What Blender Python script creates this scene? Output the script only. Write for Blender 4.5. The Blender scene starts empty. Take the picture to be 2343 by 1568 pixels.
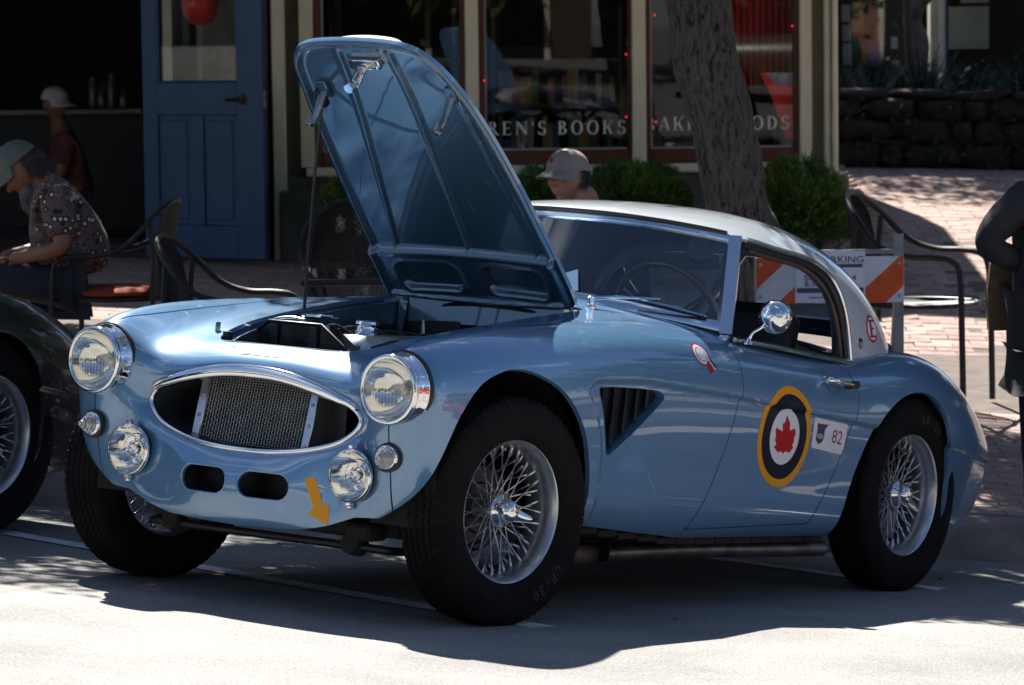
import bpy, bmesh, math, random
import numpy as np
from mathutils import Vector, Matrix, noise
RAD = math.radians
random.seed(7); rng = np.random.RandomState(7)
scene = bpy.context.scene
COL = scene.collection

# ---------------------------------------------------------------- frames
# car frame: x forward, y to the car's left, z up from the road, origin under the front axle.
CB = np.array([[-0.570, 0.819, 0.069], [0.013, -0.074, 0.997], [0.821, 0.569, 0.032]])
CR = CB[0] / np.linalg.norm(CB[0]); CU = CB[1] - CR * CB[1].dot(CR); CU /= np.linalg.norm(CU); CK = np.cross(CR, CU)
CPOS = np.array([8.607, 6.615, 1.143])
FPX = 8354.8
PITCH, ROLL = RAD(5.0), 0.012
up_c = np.array([-ROLL, math.cos(PITCH), math.sin(PITCH)]); up_c /= np.linalg.norm(up_c)
fw_c = np.array([0, 0, -1.0]); fw_c = fw_c - up_c * fw_c.dot(up_c); fw_c /= np.linalg.norm(fw_c)
rt_c = np.cross(fw_c, up_c)
W2C = np.array([rt_c, fw_c, up_c])            # rows: world axes in camera coordinates
CAMB = np.array([CR, CU, CK])                 # rows: camera axes in car coordinates
CAR2W = W2C @ CAMB                            # car vector -> world vector
CAMW = -CAR2W @ (np.zeros(3) - CPOS) 
CAMW = CAR2W @ CPOS                           # camera in world, with the car origin at the world origin
CAMW = np.array(CAMW)
SHIFT = np.array([0.0, -CAMW[1], 0.0])        # world y = depth from the camera
CAMW = CAMW + SHIFT
def c2w(p):
    p = np.asarray(p, float)
    return p @ CAR2W.T + SHIFT
CARM = Matrix([[*CAR2W[i], SHIFT[i]] for i in range(3)] + [[0, 0, 0, 1]])

cam = bpy.data.cameras.new('camera'); camo = bpy.data.objects.new('camera', cam); COL.objects.link(camo)
cam.sensor_width = 36; cam.lens = 36 * FPX / 2342.0; cam.clip_end = 2000; cam.clip_start = 0.1
Rc = W2C                                       # columns = camera axes in world
camo.matrix_world = Matrix([[*Rc[i], CAMW[i]] for i in range(3)] + [[0, 0, 0, 1]])
scene.camera = camo
cam.dof.use_dof = True; cam.dof.focus_distance = 10.7; cam.dof.aperture_fstop = 9.0

sun_car = np.array([-0.46, -0.68, 1.0])
SUNV = CAR2W @ sun_car; SUNV /= np.linalg.norm(SUNV)
SUN_EL = math.asin(SUNV[2]); SUN_AZ = math.atan2(SUNV[0], SUNV[1])
world = bpy.data.worlds.new('World'); scene.world = world; world.use_nodes = True
nt = world.node_tree; bg = nt.nodes['Background']
sky = nt.nodes.new('ShaderNodeTexSky'); sky.sky_type = 'NISHITA'; sky.sun_disc = False
sky.sun_elevation = SUN_EL; sky.sun_rotation = SUN_AZ; sky.altitude = 50; sky.air_density = 0.65; sky.dust_density = 0.3; sky.ozone_density = 2.5
# soft clouds over the blue
wtc = nt.nodes.new('ShaderNodeTexCoord'); wmp = nt.nodes.new('ShaderNodeMapping'); wmp.inputs['Scale'].default_value = (1, 1, 2.6)
wn = nt.nodes.new('ShaderNodeTexNoise'); wn.inputs['Scale'].default_value = 2.1; wn.inputs['Detail'].default_value = 9; wn.inputs['Roughness'].default_value = .58
wr = nt.nodes.new('ShaderNodeValToRGB'); wr.color_ramp.elements[0].position = .58; wr.color_ramp.elements[1].position = .76; wr.color_ramp.elements[0].color = (0, 0, 0, 1); wr.color_ramp.elements[1].color = (.8, .8, .8, 1)
wm = nt.nodes.new('ShaderNodeMix'); wm.data_type = 'RGBA'; wm.inputs[7].default_value = (15, 16, 17.5, 1)
nt.links.new(wtc.outputs['Generated'], wmp.inputs[0]); nt.links.new(wmp.outputs[0], wn.inputs['Vector']); nt.links.new(wn.outputs[0], wr.inputs[0]); nt.links.new(wr.outputs[0], wm.inputs[0])
nt.links.new(sky.outputs[0], wm.inputs[6]); nt.links.new(wm.outputs[2], bg.inputs[0]); bg.inputs[1].default_value = 0.06
sl = bpy.data.lights.new('sun', 'SUN'); sl.energy = 5.0; sl.angle = RAD(0.53); sl.color = (1.0, 0.96, 0.9)
so = bpy.data.objects.new('sun', sl); COL.objects.link(so)
so.rotation_euler = Vector(SUNV).to_track_quat('Z', 'Y').to_euler(); so.location = (0, 0, 30)
scene.view_settings.view_transform = 'Standard'; scene.view_settings.look = 'None'
scene.view_settings.gamma = 1; scene.view_settings.exposure = 1.38; scene.view_settings.use_curve_mapping = False
scene.cycles.max_bounces = 8; scene.cycles.transparent_max_bounces = 24; scene.cycles.caustics_reflective = False

# ---------------------------------------------------------------- materials
MATS = {}
def mat(name, col=(0.5, 0.5, 0.5), rough=0.5, metal=0.0, **kw):
    if name in MATS: return MATS[name]
    m = bpy.data.materials.new(name); m.use_nodes = True
    b = m.node_tree.nodes['Principled BSDF']
    b.inputs['Base Color'].default_value = (*col, 1); b.inputs['Roughness'].default_value = rough; b.inputs['Metallic'].default_value = metal
    if 'coat' in kw: b.inputs['Coat Weight'].default_value = kw['coat']; b.inputs['Coat Roughness'].default_value = kw.get('coat_rough', 0.02)
    if 'spec' in kw: b.inputs['Specular IOR Level'].default_value = kw['spec']
    if 'trans' in kw: b.inputs['Transmission Weight'].default_value = kw['trans']
    if 'ior' in kw: b.inputs['IOR'].default_value = kw['ior']
    if 'sheen' in kw: b.inputs['Sheen Weight'].default_value = kw['sheen']
    if 'emit' in kw: b.inputs['Emission Color'].default_value = (*kw['emit'], 1); b.inputs['Emission Strength'].default_value = kw.get('estr', 1)
    MATS[name] = m
    return m
def nnode(m, t, **kw):
    n = m.node_tree.nodes.new(t)
    for k, v in kw.items(): setattr(n, k, v)
    return n
def vary(name, c1, c2, scale=5, rough=0.5, metal=0.0, bump=0.0, bscale=None, detail=6, lo=0.35, hi=0.65, **kw):
    """noise-mixed colour with optional bump"""
    if name in MATS: return MATS[name]
    m = mat(name, c1, rough, metal, **kw); L = m.node_tree.links; b = m.node_tree.nodes['Principled BSDF']
    tc = nnode(m, 'ShaderNodeTexCoord'); n = nnode(m, 'ShaderNodeTexNoise'); n.inputs['Scale'].default_value = scale; n.inputs['Detail'].default_value = detail
    r = nnode(m, 'ShaderNodeValToRGB'); r.color_ramp.elements[0].position = lo; r.color_ramp.elements[1].position = hi
    r.color_ramp.elements[0].color = (*c1, 1); r.color_ramp.elements[1].color = (*c2, 1)
    L.new(tc.outputs['Object'], n.inputs['Vector']); L.new(n.outputs['Fac'], r.inputs['Fac']); L.new(r.outputs['Color'], b.inputs['Base Color'])
    if bump:
        n2 = nnode(m, 'ShaderNodeTexNoise'); n2.inputs['Scale'].default_value = bscale or scale * 4; n2.inputs['Detail'].default_value = 5
        bp = nnode(m, 'ShaderNodeBump'); bp.inputs['Strength'].default_value = bump; bp.inputs['Distance'].default_value = 0.01
        L.new(tc.outputs['Object'], n2.inputs['Vector']); L.new(n2.outputs['Fac'], bp.inputs['Height']); L.new(bp.outputs['Normal'], b.inputs['Normal'])
    return m

def paint(name, col, flake=0.35):
    if name in MATS: return MATS[name]
    m = mat(name, col, 0.30, flake, coat=1.0, coat_rough=0.015); L = m.node_tree.links; b = m.node_tree.nodes['Principled BSDF']
    tc = nnode(m, 'ShaderNodeTexCoord'); n = nnode(m, 'ShaderNodeTexNoise'); n.inputs['Scale'].default_value = 9; n.inputs['Detail'].default_value = 1
    bp = nnode(m, 'ShaderNodeBump'); bp.inputs['Strength'].default_value = 0.03; bp.inputs['Distance'].default_value = 0.01
    L.new(tc.outputs['Object'], n.inputs['Vector']); L.new(n.outputs['Fac'], bp.inputs['Height']); L.new(bp.outputs['Normal'], b.inputs['Coat Normal'])
    n3 = nnode(m, 'ShaderNodeTexNoise'); n3.inputs['Scale'].default_value = 3.0; n3.inputs['Detail'].default_value = 8; n3.inputs['Roughness'].default_value = 0.7
    mr = nnode(m, 'ShaderNodeMapRange'); mr.inputs['From Min'].default_value = 0.45; mr.inputs['From Max'].default_value = 0.8; mr.inputs['To Min'].default_value = 0.012; mr.inputs['To Max'].default_value = 0.09
    b.inputs['Coat IOR'].default_value = 1.8; L.new(tc.outputs['Object'], n3.inputs['Vector']); L.new(n3.outputs['Fac'], mr.inputs['Value']); L.new(mr.outputs['Result'], b.inputs['Coat Roughness'])
    return m

M = {}
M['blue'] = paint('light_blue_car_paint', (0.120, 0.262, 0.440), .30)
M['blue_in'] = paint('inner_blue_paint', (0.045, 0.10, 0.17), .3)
M['white'] = paint('old_white_paint', (0.56, 0.61, 0.65), 0.0)
M['blackpaint'] = paint('black_paint', (0.003, 0.003, 0.0035), 0.0); M['blackpaint'].node_tree.nodes['Principled BSDF'].inputs['Coat IOR'].default_value = 1.45
M['chrome'] = vary('chrome', (0.86, 0.87, 0.88), (0.80, 0.81, 0.82), 20, 0.05, 1.0)
M['alu'] = vary('brushed_alloy', (0.62, 0.63, 0.65), (0.52, 0.53, 0.55), 30, 0.32, 1.0)
M['silver'] = vary('silver_wheel_paint', (0.62, 0.63, 0.66), (0.50, 0.51, 0.53), 25, 0.3, 0.85)
M['black'] = vary('satin_black', (0.006, 0.006, 0.0065), (0.011, 0.011, 0.011), 12, 0.45)
M['gap'] = mat('shut_line_dark', (0.004, 0.004, 0.005), 0.8)  # near-black put where hollows and the underside would lie in shade
M['rubber'] = vary('tyre_rubber', (0.005, 0.005, 0.0055), (0.010, 0.0095, 0.009), 14, 0.8, bump=0.15, spec=.15, bscale=160)
M['trim'] = vary('rubber_trim', (0.012, 0.012, 0.012), (0.02, 0.02, 0.02), 20, 0.5)
M['dirt'] = vary('underside_grime', (0.010, 0.009, 0.008), (0.022, 0.02, 0.017), 14, 0.85, bump=0.3)
M['interior'] = vary('dark_trim_leather', (0.012, 0.014, 0.018), (0.022, 0.022, 0.026), 9, 0.55)
M['wood'] = vary('steering_wheel_wood', (0.16, 0.05, 0.018), (0.07, 0.022, 0.01), 18, 0.3, coat=0.6)
M['rust'] = vary('exhaust_rust', (0.10, 0.06, 0.045), (0.16, 0.13, 0.11), 16, 0.6, 0.5)
M['steel'] = vary('dull_steel', (0.55, 0.55, 0.56), (0.38, 0.38, 0.38), 22, 0.35, 0.9)
M['glassframe'] = vary('polished_frame', (0.80, 0.83, 0.86), (0.74, 0.77, 0.80), 8, 0.16, 1.0)
M['yellow'] = mat('decal_yellow', (0.80, 0.33, 0.01), 0.4, spec=.25)
M['navy'] = mat('decal_navy', (0.004, 0.007, 0.024), 0.35, spec=.2)
M['dwhite'] = mat('decal_white', (0.78, 0.78, 0.80), 0.4, spec=.3)
M['red'] = mat('decal_red', (0.50, 0.010, 0.012), 0.4, spec=.2)
M['maroon'] = mat('decal_maroon', (0.20, 0.02, 0.03), 0.3)

# ---------------------------------------------------------------- object helpers
def link(o, parent=None):
    COL.objects.link(o)
    if parent is not None: o.parent = parent
    return o
def mesh_obj(name, V, F, m, parent=None, smooth=True, N=None, mats=None, fm=None):
    me = bpy.data.meshes.new(name)
    me.from_pydata([tuple(map(float, v)) for v in V], [], [tuple(int(i) for i in f) for f in F])
    for mm in (mats or [m]): me.materials.append(mm)
    if fm is not None: me.polygons.foreach_set('material_index', np.asarray(fm, dtype=np.int32))
    if smooth: me.polygons.foreach_set('use_smooth', [True] * len(me.polygons))
    me.update()
    if N is not None: me.normals_split_custom_set_from_vertices([tuple(map(float, n)) for n in N])
    return link(bpy.data.objects.new(name, me), parent)
def sharp(o, ang=40):
    me = o.data
    try: me.set_sharp_from_angle(angle=RAD(ang))
    except Exception: pass
    return o
def empty(name, label=None, cat=None, group=None, mw=None, parent=None):
    o = bpy.data.objects.new(name, None); o.empty_display_size = 0.1; link(o, parent)
    if mw is not None: o.matrix_world = mw
    return tag(o, label, cat, group)
def tag(o, label=None, cat=None, group=None, kind=None):
    if label: o['label'] = label
    if cat: o['category'] = cat
    if group: o['group'] = group
    if kind: o['kind'] = kind
    return o
class MB:
    """collects shapes into one mesh"""
    def __init__(s): s.V = []; s.F = []
    def add(s, V, F):
        k = len(s.V); s.V += [tuple(map(float, v)) for v in V]; s.F += [tuple(int(i) + k for i in f) for f in F]; return s
    def box(s, c, d, R=None, bev=0.0):
        x, y, z = [q / 2 for q in d]
        if bev <= 0:
            P = np.array([(sx * x, sy * y, sz * z) for sz in (-1, 1) for sy in (-1, 1) for sx in (-1, 1)])
            F = [(0, 2, 3, 1), (4, 5, 7, 6), (0, 1, 5, 4), (2, 6, 7, 3), (0, 4, 6, 2), (1, 3, 7, 5)]
        else:
            b = min(bev, x * .95, y * .95, z * .95); P = []; idx = {}
            for sx in (-1, 1):
                for sy in (-1, 1):
                    for sz in (-1, 1):
                        for a in range(3):
                            p = [sx * (x - b), sy * (y - b), sz * (z - b)]; p[a] = (sx * x, sy * y, sz * z)[a]
                            idx[(sx, sy, sz, a)] = len(P); P.append(p)
            P = np.array(P); F = []
            for a in range(3):
                o1, o2 = [q for q in range(3) if q != a]
                for sg in (-1, 1):
                    f = []
                    for s1, s2 in ((-1, -1), (1, -1), (1, 1), (-1, 1)):
                        k = [0, 0, 0]; k[a] = sg; k[o1] = s1; k[o2] = s2; f.append(idx[(*k, a)])
                    if (sg > 0) ^ (a == 1): pass
                    else: f = f[::-1]
                    F.append(tuple(f))
            for a in range(3):   # edges along axis a
                o1, o2 = [q for q in range(3) if q != a]
                for s1 in (-1, 1):
                    for s2 in (-1, 1):
                        k0 = [0, 0, 0]; k0[o1] = s1; k0[o2] = s2
                        ka = list(k0); kb = list(k0); ka[a] = -1; kb[a] = 1
                        f = [idx[(*ka, o1)], idx[(*kb, o1)], idx[(*kb, o2)], idx[(*ka, o2)]]
                        F.append(tuple(f))
            for sx in (-1, 1):
                for sy in (-1, 1):
                    for sz in (-1, 1): F.append((idx[(sx, sy, sz, 0)], idx[(sx, sy, sz, 1)], idx[(sx, sy, sz, 2)]))
            F2 = []
            for f in F:     # orient outward
                q = P[list(f)]; n = np.cross(q[1] - q[0], q[2] - q[0]); F2.append(f if n.dot(q.mean(0)) > 0 else f[::-1])
            F = F2
        if R is not None: P = P @ np.array(R).T
        return s.add(P + np.array(c), F)
    def tube(s, pts, r, n=10, closed=False, cap=True):
        P = np.array(pts, float); m = len(P); rr = np.full(m, r) if np.isscalar(r) else np.array(r, float)
        T = np.gradient(P, axis=0) if not closed else np.roll(P, -1, 0) - np.roll(P, 1, 0)
        T /= np.maximum(np.linalg.norm(T, axis=1), 1e-9)[:, None]
        u = np.cross(T[0], [0, 0, 1.0]); 
        if np.linalg.norm(u) < .1: u = np.cross(T[0], [1.0, 0, 0])
        u /= np.linalg.norm(u); R = []
        for i in range(m):
            u = u - T[i] * u.dot(T[i]); u /= np.linalg.norm(u); v = np.cross(T[i], u)
            a = np.linspace(0, 2 * np.pi, n, endpoint=False)
            R.append(P[i] + rr[i] * (np.cos(a)[:, None] * u + np.sin(a)[:, None] * v))
        V = np.vstack(R); F = []
        for i in range(m if closed else m - 1):
            j = (i + 1) % m
            for k in range(n): F.append((i * n + k, i * n + (k + 1) % n, j * n + (k + 1) % n, j * n + k))
        if cap and not closed: F.append(tuple(range(n))[::-1]); F.append(tuple((m - 1) * n + k for k in range(n)))
        return s.add(V, F)
    def lathe(s, prof, n=32, c=(0, 0, 0), ax=(0, 0, 1), arc=None, cap=False):
        """prof: (radius, height along ax)"""
        ax = np.array(ax, float); ax /= np.linalg.norm(ax); u = np.cross(ax, [0, 0, 1.0])
        if np.linalg.norm(u) < .1: u = np.cross(ax, [0, 1.0, 0])
        u /= np.linalg.norm(u); v = np.cross(ax, u); c = np.array(c, float)
        a = np.linspace(0, 2 * np.pi, n, endpoint=False); V = []; F = []
        for r, h in prof: V += list(c + ax * h + r * (np.cos(a)[:, None] * u + np.sin(a)[:, None] * v))
        for i in range(len(prof) - 1):
            for k in range(n): F.append((i * n + k, i * n + (k + 1) % n, (i + 1) * n + (k + 1) % n, (i + 1) * n + k))
        if cap: F.append(tuple(range(n))[::-1]); F.append(tuple((len(prof) - 1) * n + k for k in range(n)))
        return s.add(V, F)
    def prism(s, poly, d0, d1, fr=None):
        """poly: 2D outline extruded from d0 to d1 along the third axis of frame fr (o, ex, ey, ez)"""
        n = len(poly); o, ex, ey, ez = [np.array(q, float) for q in (fr or ((0, 0, 0), (1, 0, 0), (0, 1, 0), (0, 0, 1)))]
        P = [o + ex * a + ey * b + ez * d for d in (d0, d1) for a, b in poly]
        F = [tuple(range(n))[::-1], tuple(range(n, 2 * n))] + [(i, (i + 1) % n, n + (i + 1) % n, n + i) for i in range(n)]
        return s.add(P, F)
    def grid(s, P):
        a, b = P.shape[:2]; i = np.arange(a * b).reshape(a, b)
        return s.add(P.reshape(-1, 3), np.stack([i[:-1, :-1], i[:-1, 1:], i[1:, 1:], i[1:, :-1]], -1).reshape(-1, 4))
    def build(s, name, m, parent=None, smooth=True, ang=40, mw=None):
        o = mesh_obj(name, s.V, s.F, m, parent, smooth)
        if smooth: sharp(o, ang)
        if mw is not None: o.matrix_world = mw
        return o
def spline(pts, n=8, closed=False):
    """Catmull-Rom through pts"""
    P = np.array(pts, float)
    if closed: Q = np.vstack([P[-1], P, P[0], P[1]])
    else: Q = np.vstack([2 * P[0] - P[1], P, 2 * P[-1] - P[-2]])
    out = []
    for i in range(1, len(Q) - 2):
        p0, p1, p2, p3 = Q[i - 1], Q[i], Q[i + 1], Q[i + 2]
        for t in np.linspace(0, 1, n, endpoint=False):
            out.append(0.5 * ((2 * p1) + (-p0 + p2) * t + (2 * p0 - 5 * p1 + 4 * p2 - p3) * t * t + (-p0 + 3 * p1 - 3 * p2 + p3) * t ** 3))
    if not closed: out.append(Q[-2])
    return np.array(out)
def interp(xs, ys):
    o = np.argsort(xs); xs = np.array(xs, float)[o]; ys = np.array(ys, float)[o]
    return lambda x: np.interp(x, xs, ys)
def smooth01(t): t = np.clip(t, 0, 1); return t * t * (3 - 2 * t)
# ================================================================ the sports car
CAR = empty('sports_car', 'light blue sports car with white hardtop, raised bonnet and maple leaf roundel', 'car', mw=CARM)
# ---- body surface: control net, ring stations (front to rear) x tracks (top centre, round the side, to bottom centre); (x, y, z)
NET = [
 # F0 grille opening edge
 [(.350,0,.690),(.350,.10,.686),(.350,.20,.668),(.345,.275,.643),(.340,.325,.618),(.337,.352,.597),(.335,.366,.580),(.335,.372,.563),(.337,.366,.543),(.342,.345,.520),(.350,.30,.492),(.362,.21,.466),(.374,.11,.452),(.370,0,.448)],
 # F1 lip
 [(.362,0,.706),(.362,.11,.702),(.362,.215,.684),(.360,.295,.660),(.358,.352,.634),(.357,.383,.610),(.357,.397,.588),(.357,.402,.565),(.359,.396,.538),(.364,.372,.508),(.372,.325,.476),(.388,.225,.448),(.392,.12,.434),(.396,0,.430)],
 # F2
 [(.345,0,.726),(.345,.13,.722),(.345,.25,.706),(.352,.345,.690),(.372,.410,.675),(.388,.445,.655),(.393,.460,.628),(.396,.463,.590),(.398,.457,.545),(.402,.436,.495),(.410,.385,.440),(.418,.270,.395),(.424,.14,.375),(.426,0,.370)],
 # F3
 [(.300,0,.745),(.300,.15,.742),(.302,.29,.727),(.320,.395,.723),(.372,.465,.735),(.404,.505,.722),(.416,.535,.690),(.420,.548,.640),(.421,.548,.575),(.420,.538,.500),(.415,.495,.400),(.417,.345,.318),(.420,.18,.290),(.421,0,.285)],
 # F4 corner
 [(.245,0,.757),(.245,.16,.753),(.250,.31,.742),(.270,.42,.748),(.320,.495,.775),(.360,.545,.785),(.375,.600,.752),(.382,.635,.690),(.385,.638,.610),(.382,.628,.520),(.372,.600,.410),(.382,.470,.285),(.390,.25,.235),(.394,0,.225)],
 # F5
 [(.150,0,.781),(.150,.165,.777),(.152,.32,.766),(.165,.43,.775),(.205,.510,.805),(.235,.565,.818),(.255,.630,.788),(.275,.678,.715),(.285,.690,.625),(.288,.686,.530),(.285,.668,.420),(.270,.620,.290),(.27,.45,.200),(.28,0,.180)],
 # x=.05
 [(.0,0,.818),(.0,.17,.814),(.0,.33,.803),(.0,.44,.806),(.02,.515,.832),(.03,.575,.845),(.04,.648,.820),(.05,.712,.745),(.055,.733,.640),(.055,.733,.540),(.055,.720,.430),(.05,.690,.300),(.05,.5,.18),(.05,0,.16)],
 # x=-.3
 [(-.30,0,.862),(-.30,.17,.858),(-.30,.33,.848),(-.30,.44,.846),(-.30,.515,.860),(-.30,.580,.864),(-.30,.658,.836),(-.30,.725,.765),(-.30,.748,.655),(-.30,.748,.540),(-.30,.735,.420),(-.30,.705,.290),(-.3,.5,.17),(-.3,0,.16)],
 # x=-.7
 [(-.66,0,.905),(-.66,.17,.902),(-.66,.33,.892),(-.66,.44,.883),(-.66,.515,.880),(-.66,.585,.872),(-.66,.662,.840),(-.66,.725,.765),(-.66,.748,.655),(-.66,.746,.540),(-.66,.730,.405),(-.66,.700,.265),(-.66,.5,.16),(-.66,0,.16)],
 # x=-1.05 cowl
 [(-1.02,0,.935),(-1.02,.17,.931),(-1.02,.33,.918),(-1.02,.44,.900),(-1.02,.515,.886),(-1.02,.590,.868),(-1.02,.662,.832),(-1.02,.722,.762),(-1.02,.748,.650),(-1.02,.746,.530),(-1.02,.730,.395),(-1.02,.700,.250),(-1.0,.5,.16),(-1.0,0,.16)],
 [(-1.40,0,.900),(-1.40,.17,.895),(-1.40,.33,.880),(-1.40,.44,.862),(-1.40,.515,.850),(-1.40,.590,.836),(-1.40,.662,.805),(-1.40,.722,.740),(-1.40,.750,.632),(-1.40,.748,.515),(-1.40,.732,.380),(-1.40,.702,.240),(-1.4,.5,.16),(-1.4,0,.16)],
 [(-1.80,0,.870),(-1.80,.17,.865),(-1.80,.33,.850),(-1.80,.44,.828),(-1.80,.515,.815),(-1.80,.590,.800),(-1.80,.665,.772),(-1.80,.727,.705),(-1.80,.753,.605),(-1.80,.752,.500),(-1.80,.738,.365),(-1.80,.708,.225),(-1.8,.5,.16),(-1.8,0,.16)],
 [(-2.10,0,.855),(-2.10,.17,.850),(-2.10,.33,.832),(-2.10,.43,.806),(-2.10,.505,.794),(-2.10,.585,.796),(-2.10,.672,.778),(-2.10,.738,.705),(-2.10,.762,.600),(-2.10,.762,.490),(-2.10,.750,.355),(-2.10,.720,.215),(-2.1,.5,.16),(-2.1,0,.16)],
 [(-2.40,0,.822),(-2.40,.17,.816),(-2.40,.33,.798),(-2.40,.43,.784),(-2.40,.505,.796),(-2.40,.585,.812),(-2.40,.672,.786),(-2.40,.740,.705),(-2.40,.764,.595),(-2.40,.764,.485),(-2.40,.750,.350),(-2.40,.720,.215),(-2.4,.5,.16),(-2.4,0,.16)],
 [(-2.68,0,.762),(-2.68,.17,.755),(-2.68,.33,.738),(-2.68,.43,.730),(-2.68,.500,.745),(-2.68,.570,.756),(-2.68,.650,.728),(-2.68,.715,.650),(-2.68,.740,.555),(-2.68,.738,.455),(-2.68,.722,.330),(-2.68,.690,.205),(-2.68,.5,.17),(-2.68,0,.17)],
 [(-2.92,0,.672),(-2.92,.17,.665),(-2.92,.33,.645),(-2.92,.43,.632),(-2.92,.495,.638),(-2.92,.555,.636),(-2.92,.620,.605),(-2.92,.668,.540),(-2.92,.685,.460),(-2.92,.682,.380),(-2.92,.665,.295),(-2.90,.635,.225),(-2.85,.5,.18),(-2.85,0,.18)],
 [(-3.07,0,.56),(-3.07,.17,.553),(-3.07,.32,.535),(-3.07,.40,.52),(-3.075,.46,.515),(-3.08,.51,.505),(-3.08,.56,.480),(-3.08,.59,.440),(-3.08,.605,.390),(-3.07,.60,.340),(-3.06,.58,.290),(-3.02,.54,.245),(-2.98,.40,.21),(-2.98,0,.20)],
 [(-3.12,0,.44),(-3.12,.12,.437),(-3.12,.22,.43),(-3.12,.28,.425),(-3.12,.33,.42),(-3.12,.365,.415),(-3.12,.39,.405),(-3.12,.40,.39),(-3.12,.40,.37),(-3.115,.39,.35),(-3.11,.37,.335),(-3.10,.33,.32),(-3.09,.2,.31),(-3.09,0,.31)],
]
NET = np.array(NET)
NET[0, :, 1] *= 1.045; NET[1, :, 1] *= 1.04; NET[2, :, 1] *= 1.015
for _i, _d in ((0, .021), (1, .020), (2, .014), (3, .007)): NET[_i, :6, 2] -= _d * np.array([1, 1, 1, .8, .4, .08])
for _i, _j, _x in ((2, 9, .378), (2, 10, .374), (2, 11, .392), (3, 9, .410), (3, 10, .388), (3, 11, .384), (4, 11, .368), (3, 12, .412)): NET[_i, _j, 0] = _x
def bs_w(t): return np.array([(1 - t) ** 3, 3 * t ** 3 - 6 * t ** 2 + 4, -3 * t ** 3 + 3 * t ** 2 + 3 * t + 1, t ** 3]) / 6
def pad_u(A): return np.concatenate([2 * A[:1] - A[1:2], A, 2 * A[-1:] - A[-2:-1]], 0)
MIR = np.array([1, -1, 1.0])
def pad_v(A): return np.concatenate([A[:, 1:2] * MIR, A, A[:, -2:-1] * MIR], 1)
def bs_nodes(A):
    for pad, ax in ((pad_u, 0), (pad_v, 1)):
        B = pad(A)
        if ax == 0: A = (B[:-2] + 4 * B[1:-1] + B[2:]) / 6
        else: A = (B[:, :-2] + 4 * B[:, 1:-1] + B[:, 2:]) / 6
    return A
CTRL = NET.copy()
for _ in range(2): CTRL = CTRL + 0.9 * (NET - bs_nodes(CTRL))
def surf(U, Vv, C=None):
    """evaluate at parameter arrays (index units)"""
    C = CTRL if C is None else C
    P = pad_v(pad_u(C)); nu, nv = C.shape[:2]
    iu = np.clip(np.floor(U).astype(int), 0, nu - 2); iv = np.clip(np.floor(Vv).astype(int), 0, nv - 2)
    wu = bs_w(U - iu); wv = bs_w(Vv - iv); out = np.zeros(U.shape + (3,))
    for a in range(4):
        for b in range(4): out += (wu[a] * wv[b])[..., None] * P[iu + a, iv + b]
    return out
def samples(n_list):
    r = [0.0]
    for i, n in enumerate(n_list): r += list(i + np.linspace(0, 1, n + 1)[1:])
    return np.array(r)
du = np.linalg.norm(np.diff(NET, axis=0), axis=2).mean(1); dv = np.linalg.norm(np.diff(NET, axis=1), axis=2)[:15].mean(0)
US = samples([max(5, int(d / 0.0105)) for d in du]); VS = samples([max(6, int(d / (0.0060 if 6 <= k <= 8 else 0.0095))) for k, d in enumerate(dv)])
UU, VV = np.meshgrid(US, VS, indexing='ij'); UU = UU.astype(float); VV = VV.astype(float)
G = surf(UU, VV)
def poly_dist(P, poly, closed=True):
    """signed distance in 2D; positive inside (closed) or left (open)"""
    Q = np.asarray(poly, float); A = Q; B = np.roll(Q, -1, 0)
    if not closed: A = Q[:-1]; B = Q[1:]
    d = np.full(len(P), 1e9); inside = np.zeros(len(P), bool); side = np.zeros(len(P))
    for a, b in zip(A, B):
        e = b - a; w = P - a; t = np.clip((w @ e) / max(e @ e, 1e-12), 0, 1); r = w - t[:, None] * e; dd = np.hypot(r[:, 0], r[:, 1])
        if closed:
            c = ((a[1] <= P[:, 1]) != (b[1] <= P[:, 1])); 
            with np.errstate(divide='ignore', invalid='ignore'): xi = a[0] + (P[:, 1] - a[1]) * e[0] / (e[1] if e[1] else 1e-12)
            inside ^= c & (P[:, 0] < xi)
        else:
            s = np.sign(e[0] * w[:, 1] - e[1] * w[:, 0]); up = dd < d - 1e-12; side[up] = s[up]
        d = np.minimum(d, dd)
    return np.where(inside, d, -d) if closed else d * side
# side feature line: flare behind the front wheel that turns into the falling swage line
CREASE = spline([(-.36, .18), (-.375, .30), (-.385, .42), (-.37, .52), (-.335, .60), (-.30, .655), (-.30, .695), (-.35, .712), (-.46, .714), (-.62, .710), (-1.1, .668), (-1.55, .619), (-2.0, .568), (-2.5, .50), (-3.2, .40)], 8)
CREASE2 = np.vstack([CREASE, [(-3.5, .40), (-3.5, 1.5), (1.2, 1.5), (1.2, -.5), (-.36, -.5)]])
fl = G.reshape(-1, 3); side = (VV.reshape(-1) > 5.2) & (fl[:, 0] < 0.0)
dc = np.zeros(len(fl)); dc[side] = poly_dist(fl[side][:, [0, 2]], CREASE2)   # + above / around the arch
amt = np.zeros(len(fl)); 
amt[side] = -0.014 * (1 - smooth01((dc[side] + 0.007) / 0.0085)) * smooth01((0.42 + dc[side]) / 0.36)
gu = np.gradient(G, axis=0); gv = np.gradient(G, axis=1)
Nn = np.cross(gu, gv); Nn /= np.maximum(np.linalg.norm(Nn, axis=2), 1e-12)[..., None]
if Nn[len(US) // 2, 0, 2] < 0: Nn = -Nn
wheel_lip = np.zeros(len(fl))
G = G + Nn * (amt.reshape(G.shape[:2]))[..., None]
gu = np.gradient(G, axis=0); gv = np.gradient(G, axis=1)
gv[:, 0] = [0, 1, 0]; 
N2 = np.cross(gu, gv); N2 /= np.maximum(np.linalg.norm(N2, axis=2), 1e-12)[..., None]
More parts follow.
